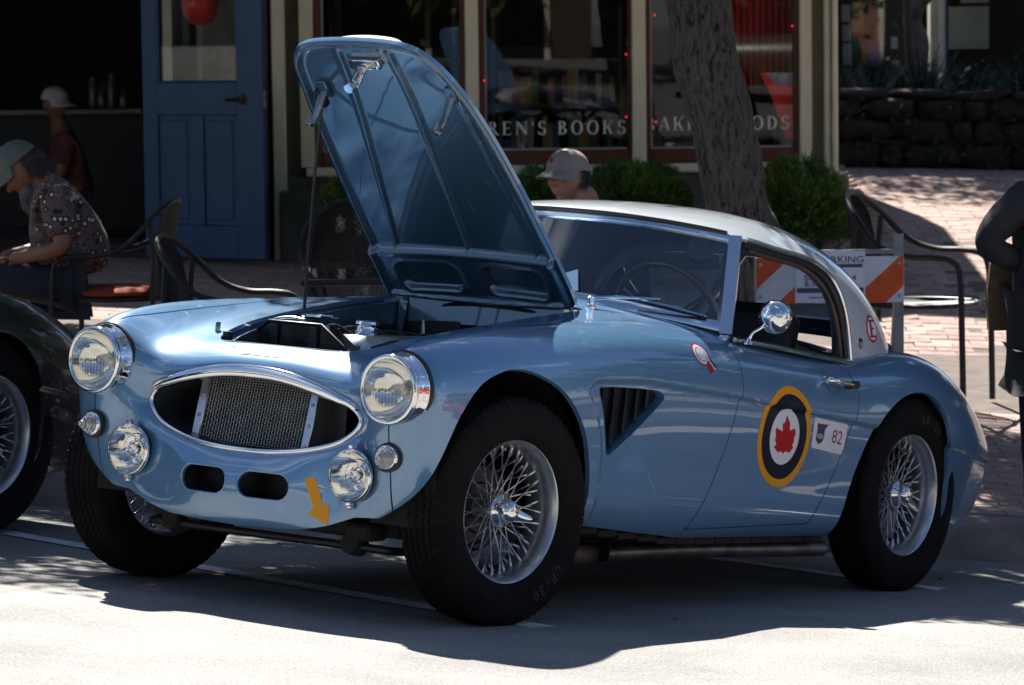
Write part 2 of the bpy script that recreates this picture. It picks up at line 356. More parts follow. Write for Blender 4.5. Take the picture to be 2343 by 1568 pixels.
if N2[len(US) // 2, 3, 2] < 0: N2 = -N2
N2[:, 0, 1] = 0
GV = G.reshape(-1, 3); GN = N2.reshape(-1, 3)
ii = np.arange(GV.shape[0]).reshape(G.shape[:2])
GF = np.stack([ii[:-1, :-1], ii[:-1, 1:], ii[1:, 1:], ii[1:, :-1]], -1).reshape(-1, 4)
if np.dot(np.cross(GV[GF[9000][1]] - GV[GF[9000][0]], GV[GF[9000][3]] - GV[GF[9000][0]]), GN[GF[9000][0]]) < 0: GF = GF[:, ::-1]
BASE = (GV, GN, [tuple(f) for f in GF])
def clip(mesh, g):
    """keep the part where g > 0; g is an array over vertices"""
    V, N, F = mesh; V = np.asarray(V); N = np.asarray(N); pos = g > 0
    nV = []; nN = []; cache = {}; keepF = []
    base = len(V)
    def cut(a, b):
        k = (a, b) if a < b else (b, a)
        if k not in cache:
            a2, b2 = k; t = g[a2] / (g[a2] - g[b2]); cache[k] = base + len(nV)
            nV.append(V[a2] + (V[b2] - V[a2]) * t); nN.append(N[a2] + (N[b2] - N[a2]) * t)
        return cache[k]
    for f in F:
        c = [pos[i] for i in f]
        if all(c): keepF.append(f)
        elif any(c):
            o = []; n = len(f)
            for i in range(n):
                a, b = f[i], f[(i + 1) % n]
                if pos[a]: o.append(a)
                if pos[a] != pos[b]: o.append(cut(a, b))
            if len(o) >= 3: keepF.append(tuple(o))
    if nV: V = np.vstack([V, nV]); N = np.vstack([N, nN])
    used = sorted({i for f in keepF for i in f}); mp = np.full(len(V), -1); mp[used] = np.arange(len(used))
    return V[used], N[used], [tuple(mp[list(f)]) for f in keepF]
def flange(mesh, d=0.012, skip=None):
    """edges folded inwards so that the panel has thickness"""
    V, N, F = mesh; N = N / np.maximum(np.linalg.norm(N, axis=1), 1e-9)[:, None]
    E = {}
    for f in F:
        for i in range(len(f)):
            a, b = f[i], f[(i + 1) % len(f)]
            if (b, a) in E: del E[(b, a)]
            else: E[(a, b)] = 1
    V = list(V); Nn = list(N); F = list(F); mp = {}
    def rim(i, nrm):
        if i not in mp:
            mp[i] = (len(V), len(V) + 1); V.append(V[i]); Nn.append(nrm); V.append(V[i] - N[i] * d); Nn.append(nrm)
        return mp[i]
    for (a, b) in E:
        if skip is not None and skip(V[a]) and skip(V[b]): continue
        t = V[b] - V[a]; nrm = np.cross(t, N[a]); L = np.linalg.norm(nrm)
        if L < 1e-9: continue
        nrm = nrm / L
        a0, a1 = rim(a, nrm); b0, b1 = rim(b, nrm); F.append((b0, a0, a1, b1))
    return np.array(V), np.array(Nn), F
def mirror(mesh):
    V, N, F = mesh; return V * MIR, N * MIR, [f[::-1] for f in F]
def panel(name, mesh, m, parent, d=0.012, skip=None, both=False, side=1):
    """half panel (side=+1/-1) or joined both halves"""
    if both:
        a = mesh; b = mirror(mesh); k = len(a[0])
        # weld along the centre line
        V = np.vstack([a[0], b[0]]); N = np.vstack([a[1], b[1]]); F = list(a[2])
        cen = np.abs(a[0][:, 1]) < 1e-6
        mp = np.where(np.concatenate([np.zeros(k, bool), cen]), np.arange(2 * k) - k, np.arange(2 * k))
        F += [tuple(int(mp[i + k]) for i in f) for f in b[2]]
        V2, N2_, F2 = flange((V, N, F), d, skip)
    else:
        mm = mesh if side > 0 else mirror(mesh)
        V2, N2_, F2 = flange(mm, d, skip)
    return mesh_obj(name, V2, F2, m, parent, True, N=N2_)

# ---- outlines (x, z) on the side, (x, y) from above
ARCH_F = spline([(.378, .0), (.372, .22), (.366, .30), (.350, .39), (.320, .51), (.281, .61), (.215, .688), (.13, .727), (.045, .740), (-.055, .723), (-.165, .672), (-.252, .585), (-.308, .48), (-.328, .39), (-.318, .30), (-.29, .20), (-.28, .0)], 6)
ARCH_R = spline([(-1.80, .0), (-1.825, .20), (-1.868, .346), (-1.985, .553), (-2.12, .648), (-2.267, .682), (-2.394, .662), (-2.484, .587), (-2.545, .452), (-2.562, .346), (-2.55, .211), (-2.52, .0)], 6)
DOOR = spline([(-1.13, 1.2), (-1.145, .86), (-1.160, .79), (-1.152, .70), (-1.128, .62), (-1.085, .51), (-1.02, .385), (-.925, .252)], 6)
DOOR_R = spline([(-1.645, .252), (-1.70, .32), (-1.775, .42), (-1.85, .576), (-1.885, .68), (-1.880, .72), (-1.85, .765), (-1.835, .80), (-1.83, 1.2)], 6)
DOORP = np.vstack([DOOR, DOOR_R])
SEAM = spline([(.6, .54), (.43, .545), (.36, .537), (.20, .517), (.0, .508), (-.3, .508), (-.6, .520), (-.9, .552), (-1.1, .590), (-1.3, .605), (-1.6, .605), (-1.95, .590), (-2.1, .560), (-2.4, .50), (-2.7, .48), (-3.0, .47), (-3.3, .47)], 4)
seam_y = interp(SEAM[:, 0], SEAM[:, 1])
BON = spline([(.264, 0), (.261, .10), (.251, .180), (.225, .234), (.163, .279), (.07, .304), (-.08, .329), (-.3, .349), (-.6, .362), (-.76, .364), (-.80, .35), (-.812, .30), (-.825, .15), (-.83, 0)], 6)
BONP = np.vstack([BON, BON[::-1][1:-1] * [1, -1]])
COCK = spline([(-1.02, 0), (-1.03, .25), (-1.07, .45), (-1.14, .585), (-1.25, .615), (-1.5, .622), (-1.8, .615), (-1.97, .585), (-2.10, .45), (-2.15, .2), (-2.16, 0)], 6)
COCKP = np.vstack([COCK, COCK[::-1][1:-1] * [1, -1]])
def xz(m): return m[0][:, [0, 2]]
def xy(m): return m[0][:, [0, 1]]
GAP = 0.0024
LOW = 0.215
low_f = interp([-3.2, -2.75, -2.5, -1.9, -.95, -.3, .3, .42, 1], [.2, .19, .20, .203, .222, .285, .29, .30, .30])
def valance_bottom(y):
    return np.interp(np.abs(y), [0, .15, .25, .33, .42, .54, .7], [.232, .236, .243, .262, .295, .302, .302])
b0 = clip(BASE, np.where(BASE[0][:, 0] > .30, BASE[0][:, 2] - valance_bottom(BASE[0][:, 1]), BASE[0][:, 2] - low_f(BASE[0][:, 0])))
# drop the undertray part
b0 = clip(b0, np.where((b0[0][:, 0] < .30) & (b0[0][:, 1] < .45) & (b0[0][:, 2] < .4), -1.0, 1.0) + 0.0)
b0 = clip(b0, -poly_dist(xz(b0), ARCH_F))
b0 = clip(b0, -poly_dist(xz(b0), ARCH_R))
outer = clip(b0, b0[0][:, 1] - seam_y(b0[0][:, 0]) - GAP)
inner = clip(b0, -(b0[0][:, 1] - seam_y(b0[0][:, 0]) + GAP))
# sides
sfr = clip(outer, poly_dist(xz(outer), np.vstack([DOOR, [(-.925, .1), (1, .1), (1, 1.2)]])) - GAP)
door = clip(outer, poly_dist(xz(outer), DOORP) - GAP)
srr = clip(outer, poly_dist(xz(outer), np.vstack([DOOR_R, [(-3.6, 1.2), (-3.6, 0), (-1.645, 0.0)]])) - GAP)
sill = clip(clip(outer, .252 - GAP - outer[0][:, 2]), poly_dist(xz(clip(outer, .252 - GAP - outer[0][:, 2])), [(-.925, .3), (-1.645, .3), (-1.645, 0), (-.925, 0)]))
VENT = spline([(-.352, .682), (-.385, .692), (-.5, .691), (-.66, .683), (-.70, .670), (-.695, .650), (-.6, .592), (-.46, .508), (-.430, .492), (-.412, .503), (-.372, .62)], 5, closed=True)
sfr = clip(sfr, -poly_dist(xz(sfr), VENT))
shr_f = clip(inner, -poly_dist(xy(inner), BONP) - 0.001)
bonnet = clip(clip(inner, inner[0][:, 2] - .6), poly_dist(xy(clip(inner, inner[0][:, 2] - .6)), BONP) - 0.004)
shr_f = clip(shr_f, np.where(shr_f[0][:, 2] > .6, -poly_dist(xy(shr_f), COCKP), 1))
OVALS = []
def oval(y0, y1, z0, z1, n=10):
    r = (z1 - z0) / 2; c = (z0 + z1) / 2; a = np.linspace(-np.pi / 2, np.pi / 2, n)
    return np.vstack([np.c_[y1 - r + r * np.cos(a), c + r * np.sin(a)], np.c_[y0 + r - r * np.cos(a), c - r * np.sin(a)]])
OV = oval(.021, .200, .316, .395)
front = shr_f[0][:, 0] > .28
shr_f = clip(shr_f, np.where(front, -poly_dist(shr_f[0][:, [1, 2]], OV), 1))
shr_f = clip(shr_f, np.where(shr_f[0][:, 0] > .30, np.hypot(shr_f[0][:, 1] - .545, shr_f[0][:, 2] - .667) - .094, 1))
sfr = clip(sfr, np.where(sfr[0][:, 0] > .30, np.hypot(sfr[0][:, 1] - .545, sfr[0][:, 2] - .667) - .094, 1))
shr_f = clip(shr_f, np.where(shr_f[0][:, 0] > .30, np.hypot(shr_f[0][:, 1] - .412, shr_f[0][:, 2] - .413) - .066, 1))
rear_shroud = clip(shr_f, -1.6 - shr_f[0][:, 0])
front_shroud = clip(shr_f, shr_f[0][:, 0] + 1.6)
skipc = lambda p: abs(p[1]) < 1e-5
panel('front_shroud', front_shroud, M['blue'], CAR, both=True)
panel('rear_shroud', rear_shroud, M['blue'], CAR, both=True)
WING = {}; DOORO = {}
for s in (1, -1):
    WING[s] = panel('front_wing', sfr, M['blue'], CAR, side=s, d=.016)
    DOORO[s] = panel('door', door, M['blue'], CAR, side=s)
    panel('rear_wing', srr, M['blue'], CAR, side=s, d=.016)
    panel('sill', sill, M['blue'], CAR, side=s)
# ---------------------------------------------------------------- glass and small material helpers
def thin_glass(name, tint=(0.9, 0.95, 0.95), refl=1.0, ribs=None):
    if name in MATS: return MATS[name]
    m = bpy.data.materials.new(name); m.use_nodes = True; T = m.node_tree; T.nodes.clear()
    o = T.nodes.new('ShaderNodeOutputMaterial'); mx = T.nodes.new('ShaderNodeMixShader'); tr = T.nodes.new('ShaderNodeBsdfTransparent'); gl = T.nodes.new('ShaderNodeBsdfGlossy')
    lw = T.nodes.new('ShaderNodeLayerWeight'); lw.inputs['Blend'].default_value = 0.5
    # Schlick fresnel for both faces of the pane
    pw = T.nodes.new('ShaderNodeMath'); pw.operation = 'POWER'; pw.inputs[1].default_value = 4.0
    ml = T.nodes.new('ShaderNodeMath'); ml.operation = 'MULTIPLY_ADD'; ml.inputs[1].default_value = 0.9 * refl; ml.inputs[2].default_value = 0.075 * refl
    T.links.new(lw.outputs['Facing'], pw.inputs[0]); T.links.new(pw.outputs[0], ml.inputs[0]); T.links.new(ml.outputs[0], mx.inputs[0])
    tr.inputs[0].default_value = (*tint, 1); gl.inputs['Roughness'].default_value = 0.0
    if ribs:
        tc = T.nodes.new('ShaderNodeTexCoord'); w = T.nodes.new('ShaderNodeTexWave'); w.bands_direction = 'Y'; w.inputs['Scale'].default_value = ribs; w.inputs['Distortion'].default_value = 0
        bp = T.nodes.new('ShaderNodeBump'); bp.inputs['Strength'].default_value = 0.5; bp.inputs['Distance'].default_value = 0.004
        T.links.new(tc.outputs['Object'], w.inputs['Vector']); T.links.new(w.outputs['Fac'], bp.inputs['Height']); T.links.new(bp.outputs['Normal'], gl.inputs['Normal'])
    T.links.new(tr.outputs[0], mx.inputs[1]); T.links.new(gl.outputs[0], mx.inputs[2]); T.links.new(mx.outputs[0], o.inputs[0])
    MATS[name] = m
    return m
M['glass'] = thin_glass('windscreen_glass', (0.76, 0.84, 0.88), 2.3); M['sideglass'] = thin_glass('rear_window_glass', (0.88, 0.92, 0.92), .8)
M['lens'] = thin_glass('lamp_lens_glass', (0.93, 0.93, 0.90), 1.6, ribs=28)
M['foglens'] = thin_glass('fog_lamp_glass', (0.95, 0.95, 0.94), 1.2)
def fluted(name):
    m = mat(name, (0.9, 0.9, 0.9), 0.08, 0, trans=1.0, ior=1.45); L = m.node_tree.links; b = m.node_tree.nodes['Principled BSDF']
    tc = nnode(m, 'ShaderNodeTexCoord'); w = nnode(m, 'ShaderNodeTexWave', bands_direction='Y'); w.inputs['Scale'].default_value = 30
    bp = nnode(m, 'ShaderNodeBump'); bp.inputs['Strength'].default_value = 0.35; bp.inputs['Distance'].default_value = 0.003
    L.new(tc.outputs['Object'], w.inputs['Vector']); L.new(w.outputs['Fac'], bp.inputs['Height']); L.new(bp.outputs['Normal'], b.inputs['Normal'])
    return m
M['reflector'] = mat('lamp_reflector', (0.93, 0.92, 0.89), 0.09, 1.0)
M['clearplastic'] = mat('clear_ribbed_plastic', (0.80, 0.80, 0.80), 0.12, 0.0, trans=0.75, ior=1.4)

def text_mesh(txt, size=1.0, extrude=0.0, align='CENTER', spacing=1.0, shear=0.0):
    cu = bpy.data.curves.new('txt', 'FONT'); cu.body = txt; cu.size = size; cu.extrude = extrude; cu.align_x = align; cu.align_y = 'CENTER'; cu.space_character = spacing; cu.shear = shear; cu.resolution_u = 3
    ob = bpy.data.objects.new('txt', cu); COL.objects.link(ob); bpy.context.view_layer.update()
    me = ob.evaluated_get(bpy.context.evaluated_depsgraph_get()).to_mesh()
    V = np.array([v.co[:] for v in me.vertices]).reshape(-1, 3); F = [tuple(p.vertices) for p in me.polygons]
    ob.to_mesh_clear(); bpy.data.objects.remove(ob); bpy.data.curves.remove(cu)
    return V, F
def decal(name, mesh, axes, poly, m, parent, off, side=1):
    """a sticker cut from the panel itself, lifted off it by off metres"""
    V, N, F = mesh; P = V[:, axes]
    lo = np.min(poly, 0) - .02; hi = np.max(poly, 0) + .02
    ok = np.all((P > lo) & (P < hi), 1); F = [f for f in F if all(ok[i] for i in f)]
    sub = clip((V, N, F), np.where(ok, poly_dist(P, poly), -1.0))
    sub = (sub[0] + sub[1] * off, sub[1], sub[2])
    if side < 0: sub = mirror(sub)
    return mesh_obj(name, sub[0], sub[2], m, parent, True, N=sub[1])
def drape(mesh, axes, Q, off):
    """lift 2D points onto the panel (nearest vertices, plane fit by normal)"""
    V, N, F = mesh; P = V[:, axes]; out = []
    third = [a for a in range(3) if a not in axes][0]
    for q in Q:
        d = np.hypot(*(P - q).T); i = int(np.argmin(d)); n = N[i]; v = V[i]
        w = n[third] if abs(n[third]) > .15 else .15
        dz = -(n[axes[0]] * (q[0] - v[axes[0]]) + n[axes[1]] * (q[1] - v[axes[1]])) / w
        p = np.zeros(3); p[axes[0]] = q[0]; p[axes[1]] = q[1]; p[third] = v[third] + dz; out.append(p + n * off)
    return np.array(out)

# ---------------------------------------------------------------- bonnet, raised on its hinges
HX, HZ, HA = -.80, .937, RAD(53)
def hinge(P):
    P = np.asarray(P, float); dx = P[..., 0] - HX; dz = P[..., 2] - HZ
    return np.stack([HX + dx * math.cos(HA) - dz * math.sin(HA), P[..., 1], HZ + dx * math.sin(HA) + dz * math.cos(HA)], -1)
HM = Matrix.Translation((HX, 0, HZ)) @ Matrix.Rotation(-HA, 4, 'Y') @ Matrix.Translation((-HX, 0, -HZ))
BN = panel('bonnet', bonnet, M['blue'], CAR, both=True, d=.014); BN.matrix_local = HM
# inner skin with its pressings, on a finer grid
us = US[(US >= 2.6) & (US <= 9)]; uf = np.linspace(3.2, 8.9, 420); vf = np.linspace(0, 3.0, 90)
A_, B_ = np.meshgrid(uf, vf, indexing='ij'); Gi = surf(A_, B_)
X_, Y_ = Gi[..., 0], np.abs(Gi[..., 1])
def seg_bump(X, Y, a, b, w, h):
    a = np.array(a); b = np.array(b); e = b - a; t = np.clip(((X - a[0]) * e[0] + (Y - a[1]) * e[1]) / (e @ e), 0, 1)
    d = np.hypot(X - a[0] - t * e[0], Y - a[1] - t * e[1]); ww = w * (1.35 - .7 * t); return h * np.exp(-(d / ww) ** 4)
def rrect(X, Y, x0, x1, y0, y1, r):
    dx = np.maximum(np.maximum(x0 + r - X, X - x1 + r), 0); dy = np.maximum(np.maximum(y0 + r - Y, Y - y1 + r), 0); return np.hypot(dx, dy) - r
def inner_drop(X, Yabs, Ys):
    h = np.zeros_like(X) + .003
    fr = smooth01((-.600 - X) / .03) * .020
    rec = smooth01(-rrect(X, Yabs, -.775, -.655, .045, .285, .04) / .014)
    rim = np.exp(-(rrect(X, Yabs, -.775, -.655, .045, .285, .04) / .010) ** 2) * .006
    h = h + fr * (1 - rec) + rim
    h = h + np.exp(-((X + .615) / .012) ** 2) * .012
    for a, b in (((.05, .27), (-.60, .285)),):
        h = h + seg_bump(X, Ys, a, b, .010, .006)
    for a, b in (((.20, -.09), (-.60, -.255)), ((.20, .10), (-.60, .02))):
        h = h + seg_bump(X, Ys, a, b, .010, .006)
    return h
def inner_half(sgn):
    Ysn = Gi[..., 1] * sgn; h = inner_drop(Gi[..., 0], np.abs(Ysn), Ysn)
    e = poly_dist(np.c_[Gi[..., 0].ravel(), Gi[..., 1].ravel()], BONP).reshape(h.shape)
    h = h + .010 * smooth01((e - .0) / .02) * 0 + .012 * (1 - smooth01((e - .012) / .018)) * 0 + .016 * np.exp(-((e - .022) / .010) ** 2)
    P = Gi.copy(); P[..., 2] -= .006 + h; P[..., 1] *= sgn
    return P, e
for sgn in (1,):
    Pa, ea = inner_half(1); Pb, eb = inner_half(-1)
def shell(P, e, sgn):
    a = np.gradient(P, axis=0); b = np.gradient(P, axis=1); n = np.cross(a, b); n /= np.linalg.norm(n, axis=2)[..., None]
    if n[200, 40, 2] > 0: n = -n
    nn = P.shape[0] * P.shape[1]; i = np.arange(nn).reshape(P.shape[:2]); F = np.stack([i[:-1, :-1], i[:-1, 1:], i[1:, 1:], i[1:, :-1]], -1).reshape(-1, 4)
    V = P.reshape(-1, 3); q = F[20000]
    if np.dot(np.cross(V[q[1]] - V[q[0]], V[q[3]] - V[q[0]]), n.reshape(-1, 3)[q[0]]) < 0: F = F[:, ::-1]
    return clip((V, n.reshape(-1, 3), [tuple(f) for f in F]), e.ravel() - .0065)
sa = shell(Pa, ea, 1); sb = shell(Pb, eb, -1)
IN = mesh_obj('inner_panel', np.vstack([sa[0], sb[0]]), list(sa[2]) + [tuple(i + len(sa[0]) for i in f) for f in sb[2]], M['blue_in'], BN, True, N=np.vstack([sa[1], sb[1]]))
def bz(x, y):   # height of the closed bonnet
    k = np.argmin((bonnet[0][:, 0] - x) ** 2 + (bonnet[0][:, 1] - abs(y)) ** 2); return bonnet[0][k, 2]
# scoop on the bonnet top
sc = MB(); prof = [(.0, 0, 1), (.02, .016, .98), (.10, .034, .95), (.15, .044, .90), (.190, .050, .86), (.202, .044, .85)]
rows = []
for dx, h, w in prof:
    x = .022 + dx; row = []
    for a in np.linspace(-1, 1, 33):
        yy = .185 * w * a; k = (1 - abs(a) ** 6); row.append((x - .015 * a * a * (dx > .15), yy, bz(x, yy) + .001 + h * k))
    rows.append(row)
sc.grid(np.array(rows)); fr = np.array(rows[-1]); base = fr.copy(); base[:, 2] = [bz(p[0], p[1]) for p in fr]; 
sco = sc.build('air_scoop', M['blue'], BN)
sg = MB(); sg.tube(fr, .0075, 8)
low = fr.copy(); low[:, 2] = [bz(p[0], p[1]) + .006 for p in fr]; sg.tube(low, .0065, 8)
for k in range(2, 31, 1):
    sg.box(((fr[k][0] + low[k][0]) / 2, fr[k][1], (fr[k][2] + low[k][2]) / 2), (.014, .0050, max(.004, fr[k][2] - low[k][2])))
sg.build('scoop_grille', M['white'], BN)
MB().grid(np.array([base - [.006, 0, 0], fr - [.006, 0, 0.002]])).build('scoop_mouth', M['gap'], BN)
# catches, locking pin, prop
M['hookmetal'] = vary('hook_steel', (.30, .29, .28), (.16, .16, .16), 30, .22, 1.0)
def hook(y, x0):
    z = bz(x0, y) - .012; mb = MB()
    mb.box((x0, y, z - .008), (.055, .032, .016), bev=.003); o = mb.build('catch_bracket', M['blue_in'], BN)
    mb = MB(); s = 1 if y > 0 else -1
    pts = spline([(x0 - .005, y, z - .015), (x0 - .035, y + s * .0, z - .055), (x0 - .060, y, z - .098), (x0 - .063, y, z - .118), (x0 - .050, y, z - .126), (x0 - .036, y, z - .112)], 6)
    T = []
    for i, p in enumerate(pts):
        w = .016 * (1 - .55 * i / len(pts)); T.append([p + [0, -w, 0], p + [.004, -w * .8, .004], p + [.004, w * .8, .004], p + [0, w, 0], p + [-.004, w * .7, -.003], p + [-.004, -w * .7, -.003]])
    T = np.array(T); T = np.concatenate([T, T[:, :1]], 1); mb.grid(T).build('safety_catch', M['hookmetal'], BN)
hook(-.215, .055); hook(.262, .050)
zp = bz(.15, 0) - .012
MB().box((.165, 0, zp - .012), (.035, .115, .024), bev=.004).build('lock_plate', M['chrome'], BN)
mb = MB(); mb.tube([(.15, -.012, zp - .02), (.13, -.014, zp - .095)], .009, 12); mb.lathe([(.0, 0), (.015, 0), (.017, .008), (.017, .02), (.012, .024)], 16, c=(.134, -.0135, zp - .108 + .0), ax=(.13 * .2, 0, 1)); mb.build('lock_pin', M['chrome'], BN)
t = np.linspace(0, 1, 90); hx = np.c_[.15 - .018 * t + .0145 * np.cos(t * 2 * np.pi * 7), -.012 + .0145 * np.sin(t * 2 * np.pi * 7), zp - .022 - .055 * t]
MB().tube(hx, .0022, 6).build('lock_spring', M['chrome'], BN)
mb = MB().box((.02, -.235, bz(.02, -.235) - .03), (.06, .035, .03), bev=.006); mb.build('prop_bracket', M['black'], BN)
pt = hinge(np.array([[.0, -.235, bz(0, -.235) - .045]]))[0]
MB().tube(spline([(-.315, -.355, .70), (-.315, -.355, .84), (-.25, -.30, 1.2), tuple(pt)], 6), .0050, 8).build('bonnet_prop', M['black'], CAR)
for s in (-1, 1):
    mb = MB(); y = s * .31
    P = [(-.70, y, bz(-.7, y) - .022), (-.77, y, bz(-.77, y) - .020)]; Q = hinge(np.array(P)); 
    pts = spline([Q[0], Q[1], (-.80, y, .925), (-.775, y, .875), (-.76, y, .80), (-.75, y, .72)], 6)
    rows = [np.array([p + [0, -.012, 0], p + [.004, -.012, 0], p + [.004, .012, 0], p + [0, .012, 0], p + [0, -.012, 0]]) for p in pts]
    mb.grid(np.array(rows)); mb.build('bonnet_hinge', M['blue_in'] if s < 0 else M['steel'], CAR)
    mb = MB(); mb.lathe([(0, 0), (.007, 0), (.007, .006), (0, .008)], 8, c=Q[0] + [0, -.0, -.0], ax=(-.7, 0, -.7)); mb.build('hinge_bolt', M['steel'], CAR)

# ---------------------------------------------------------------- engine bay
ch = []
for p, q in zip(BON, np.gradient(BON, axis=0)):
    n = np.array([q[1], -q[0]]); n /= np.linalg.norm(n); ch.append((p, n if n @ (np.array([-.3, 0]) - p) > 0 else -n))
def sz(x, y):
    V = shr_f[0]; k = np.argmin((V[:, 0] - x) ** 2 + (V[:, 1] - abs(y)) ** 2 + (V[:, 2] < .6) * 9); return V[k, 2]
rows = []
for s in (1, -1):
    rows = []
    for p, n in ch:
        z = sz(p[0] - n[0] * .012, p[1] - n[1] * .012); o = []
        for d, h in ((-.004, -.006), (.004, -.016), (.010, -.030), (.024, -.030), (.028, -.018), (.031, -.018), (.033, -.06), (.036, -.10)):
            o.append((p[0] + n[0] * d, s * (p[1] + n[1] * d), z + h))
        rows.append(o)
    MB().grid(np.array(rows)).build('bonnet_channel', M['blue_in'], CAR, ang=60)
    # inner wing panels
    rows = []
    for p, n in ch[4:-4]:
        rows.append([(p[0] + n[0] * .036, s * (p[1] + n[1] * .036), z) for z in (sz(p[0], p[1]) - .09, .62, .5, .38)])
    MB().grid(np.array(rows)).build('inner_wing', M['black'], CAR)
mb = MB(); mb.box((-.86, 0, .70), (.02, .86, .40)); mb.build('firewall', M['blue_in'], CAR)
mb = MB()
for y in (-.23, .02, .19): mb.lathe([(0, 0), (.028, 0), (.028, .004), (0, .006)], 20, c=(-.848, y, .845), ax=(1, 0, 0))
mb.build('grommet', M['gap'], CAR)
mb = MB().tube(spline([(-.83, -.20, .80), (-.80, -.19, .87), (-.79, -.08, .89), (-.79, .10, .888), (-.80, .24, .87), (-.80, .30, .80)], 8), .006, 8); mb.build('cable', M['black'], CAR)
mb = MB().box((-.50, 0, .50), (.85, .30, .30), bev=.02); mb.build('engine_block', M['dirt'], CAR)
mb = MB().box((-.45, -.04, .735), (.62, .15, .10), bev=.03); rk = mb.build('rocker_cover', M['alu'], CAR)
oc = on = None
mb = MB().lathe([(0, .036), (.026, .036), (.034, .032), (.036, .024), (.030, .020), (.030, .006), (.034, 0), (.03, -.02)], 24, c=(-.235, -.05, .795)); mb.build('oil_filler_cap', M['chrome'], CAR)
# radiator header tank
prf = [(-.36, .44), (.20, .44), (.20, .66), (.045, .752), (-.045, .812), (-.245, .812), (-.36, .735)]
mb = MB().prism(prf, -.03, .03, ((-.04, 0, 0), (0, 1, 0), (0, 0, 1), (1, 0, 0))); rt_ = mb.build('radiator_tank', mat('tank_black', (.008, .008, .009), .18, coat=.6), CAR, ang=30)
mb = MB()
for y in (-.22, -.07): mb.box((-.005, y, .64), (.014, .03, .33), bev=.003)
mb.tube([(-.008, -.36, .735), (-.008, -.245, .812), (-.008, -.045, .812), (-.008, .045, .752), (-.008, .20, .66)], .005, 8)
mb.build('tank_rib', M['black'], CAR)
MB().lathe([(.022, 0), (.022, .028), (.027, .030)], 20, c=(-.06, -.115, .800)).build('filler_neck', M['black'], CAR)
mb = MB(); mb.lathe([(0, .014), (.022, .013), (.040, .009), (.041, .002), (.036, 0), (.02, 0)], 8, c=(-.06, -.115, .832)); mb.box((-.06, -.06, .838), (.03, .05, .008), bev=.002); mb.build('radiator_cap', M['chrome'], CAR, ang=20)
MB().tube(spline([(-.05, -.14, .822), (-.05, -.20, .826), (-.05, -.27, .81), (-.06, -.34, .75)], 6), .004, 8).build('overflow_pipe', M['alu'], CAR)
MB().box((.135, -.325, .775), (.022, .006, .05), bev=.002).build('bay_clip', M['alu'], CAR)
MB().tube([(.165, -.262, .70), (.165, -.262, .775)], .014, 10).build('bump_stop', M['black'], CAR)
MB().tube([(.18, .10, .715), (.16, .17, .74)], .012, 10).build('bump_stop', M['black'], CAR)
MB().tube(spline([(-.08, .1, .74), (-.15, .14, .76), (-.2, .10, .70), (-.25, .05, .66)], 6), .022, 12).build('radiator_hose', M['trim'], CAR)

for k in range(2):
    MB().lathe([(.0001, .08), (.012, .075), (.022, .06), (.024, .02), (.036, .01), (.038, -.03)], 20, c=(-.42 - .20 * k, .17, .69)).build('carburettor', M['alu'], CAR)
for k in range(6): MB().tube(spline([(-.22 - .09 * k, -.09, .785), (-.20 - .09 * k, -.15, .81 - .005 * k), (-.25 - .06 * k, -.24, .77), (-.45, -.28, .70)], 5), .0045, 6).build('ignition_lead', M['trim'], CAR)
MB().tube(spline([(-.12, .16, .72), (-.3, .26, .79), (-.55, .28, .80), (-.83, .22, .80)], 6), .011, 8).build('heater_hose', M['trim'], CAR)
MB().lathe([(.0001, .03), (.018, .028), (.02, 0), (.02, -.04)], 20, c=(-.80, -.24, .80)).build('fluid_reservoir', M['alu'], CAR)
MB().box((-.835, .12, .83), (.02, .10, .06), bev=.004).build('fuse_box', M['black'], CAR)
# ---------------------------------------------------------------- grille and nose
F0r = surf(np.zeros(60), np.linspace(0, 13, 60)); N0 = F0r
loop = np.vstack([F0r, (F0r * MIR)[::-1][1:-1]])
rows = []
duct = [1.0, .985, .965, .93]
for k, (dx, sc_) in enumerate(((0.0, 1.0), (-.02, .985), (-.08, .99), (-.22, 1.0))):
    q = loop.copy(); cz = .565; q[:, 0] += dx; q[:, 1] *= sc_; q[:, 2] = cz + (q[:, 2] - cz) * sc_; rows.append(q)
rows = np.array(rows); rows = np.concatenate([rows, rows[:, :1]], 1)
MB().grid(rows).build('grille_duct', vary('duct_paint', (.075, .090, .105), (.045, .055, .065), 6, .3, .4), CAR)
lip = loop.copy(); lip[:, 0] += .004
mb = MB()
half = [p for p in lip]
lowi = [i for i in range(len(loop)) if loop[i, 2] < .575]
iL = len(F0r)
lower = np.vstack([F0r[F0r[:, 2] < .60], ])
lower = np.vstack([(lower * MIR)[::1], lower[::-1][1:]]); lower[:, 0] += .006
mb.tube(lower, .0085, 10); mb.build('grille_trim', M['glassframe'], CAR)
upF = F0r[F0r[:, 2] > .592]; up = np.vstack([(upF * MIR)[::-1], upF[1:]]);
rows = []
for i, p in enumerate(up):
    a = abs(p[1]) / .37; w = 1.0 if a < .9 else 1.0 - .35 * (a - .9) / .1
    d = p - [0, 0, .55]; d[0] = 0; d[1] *= .35; d /= np.linalg.norm(d); f = np.array([1.0, 0, 0]); o = []
    for ang in np.linspace(-60, 250, 11):
        c, s_ = math.cos(RAD(ang)), math.sin(RAD(ang)); o.append(p + [.007, 0, 0] + d * (c * .021 * w + .005) + f * (s_ * .016 * w + .005))
    rows.append(o)
MB().grid(np.array(rows)).build('grille_moulding', M['chrome'], CAR, ang=60)
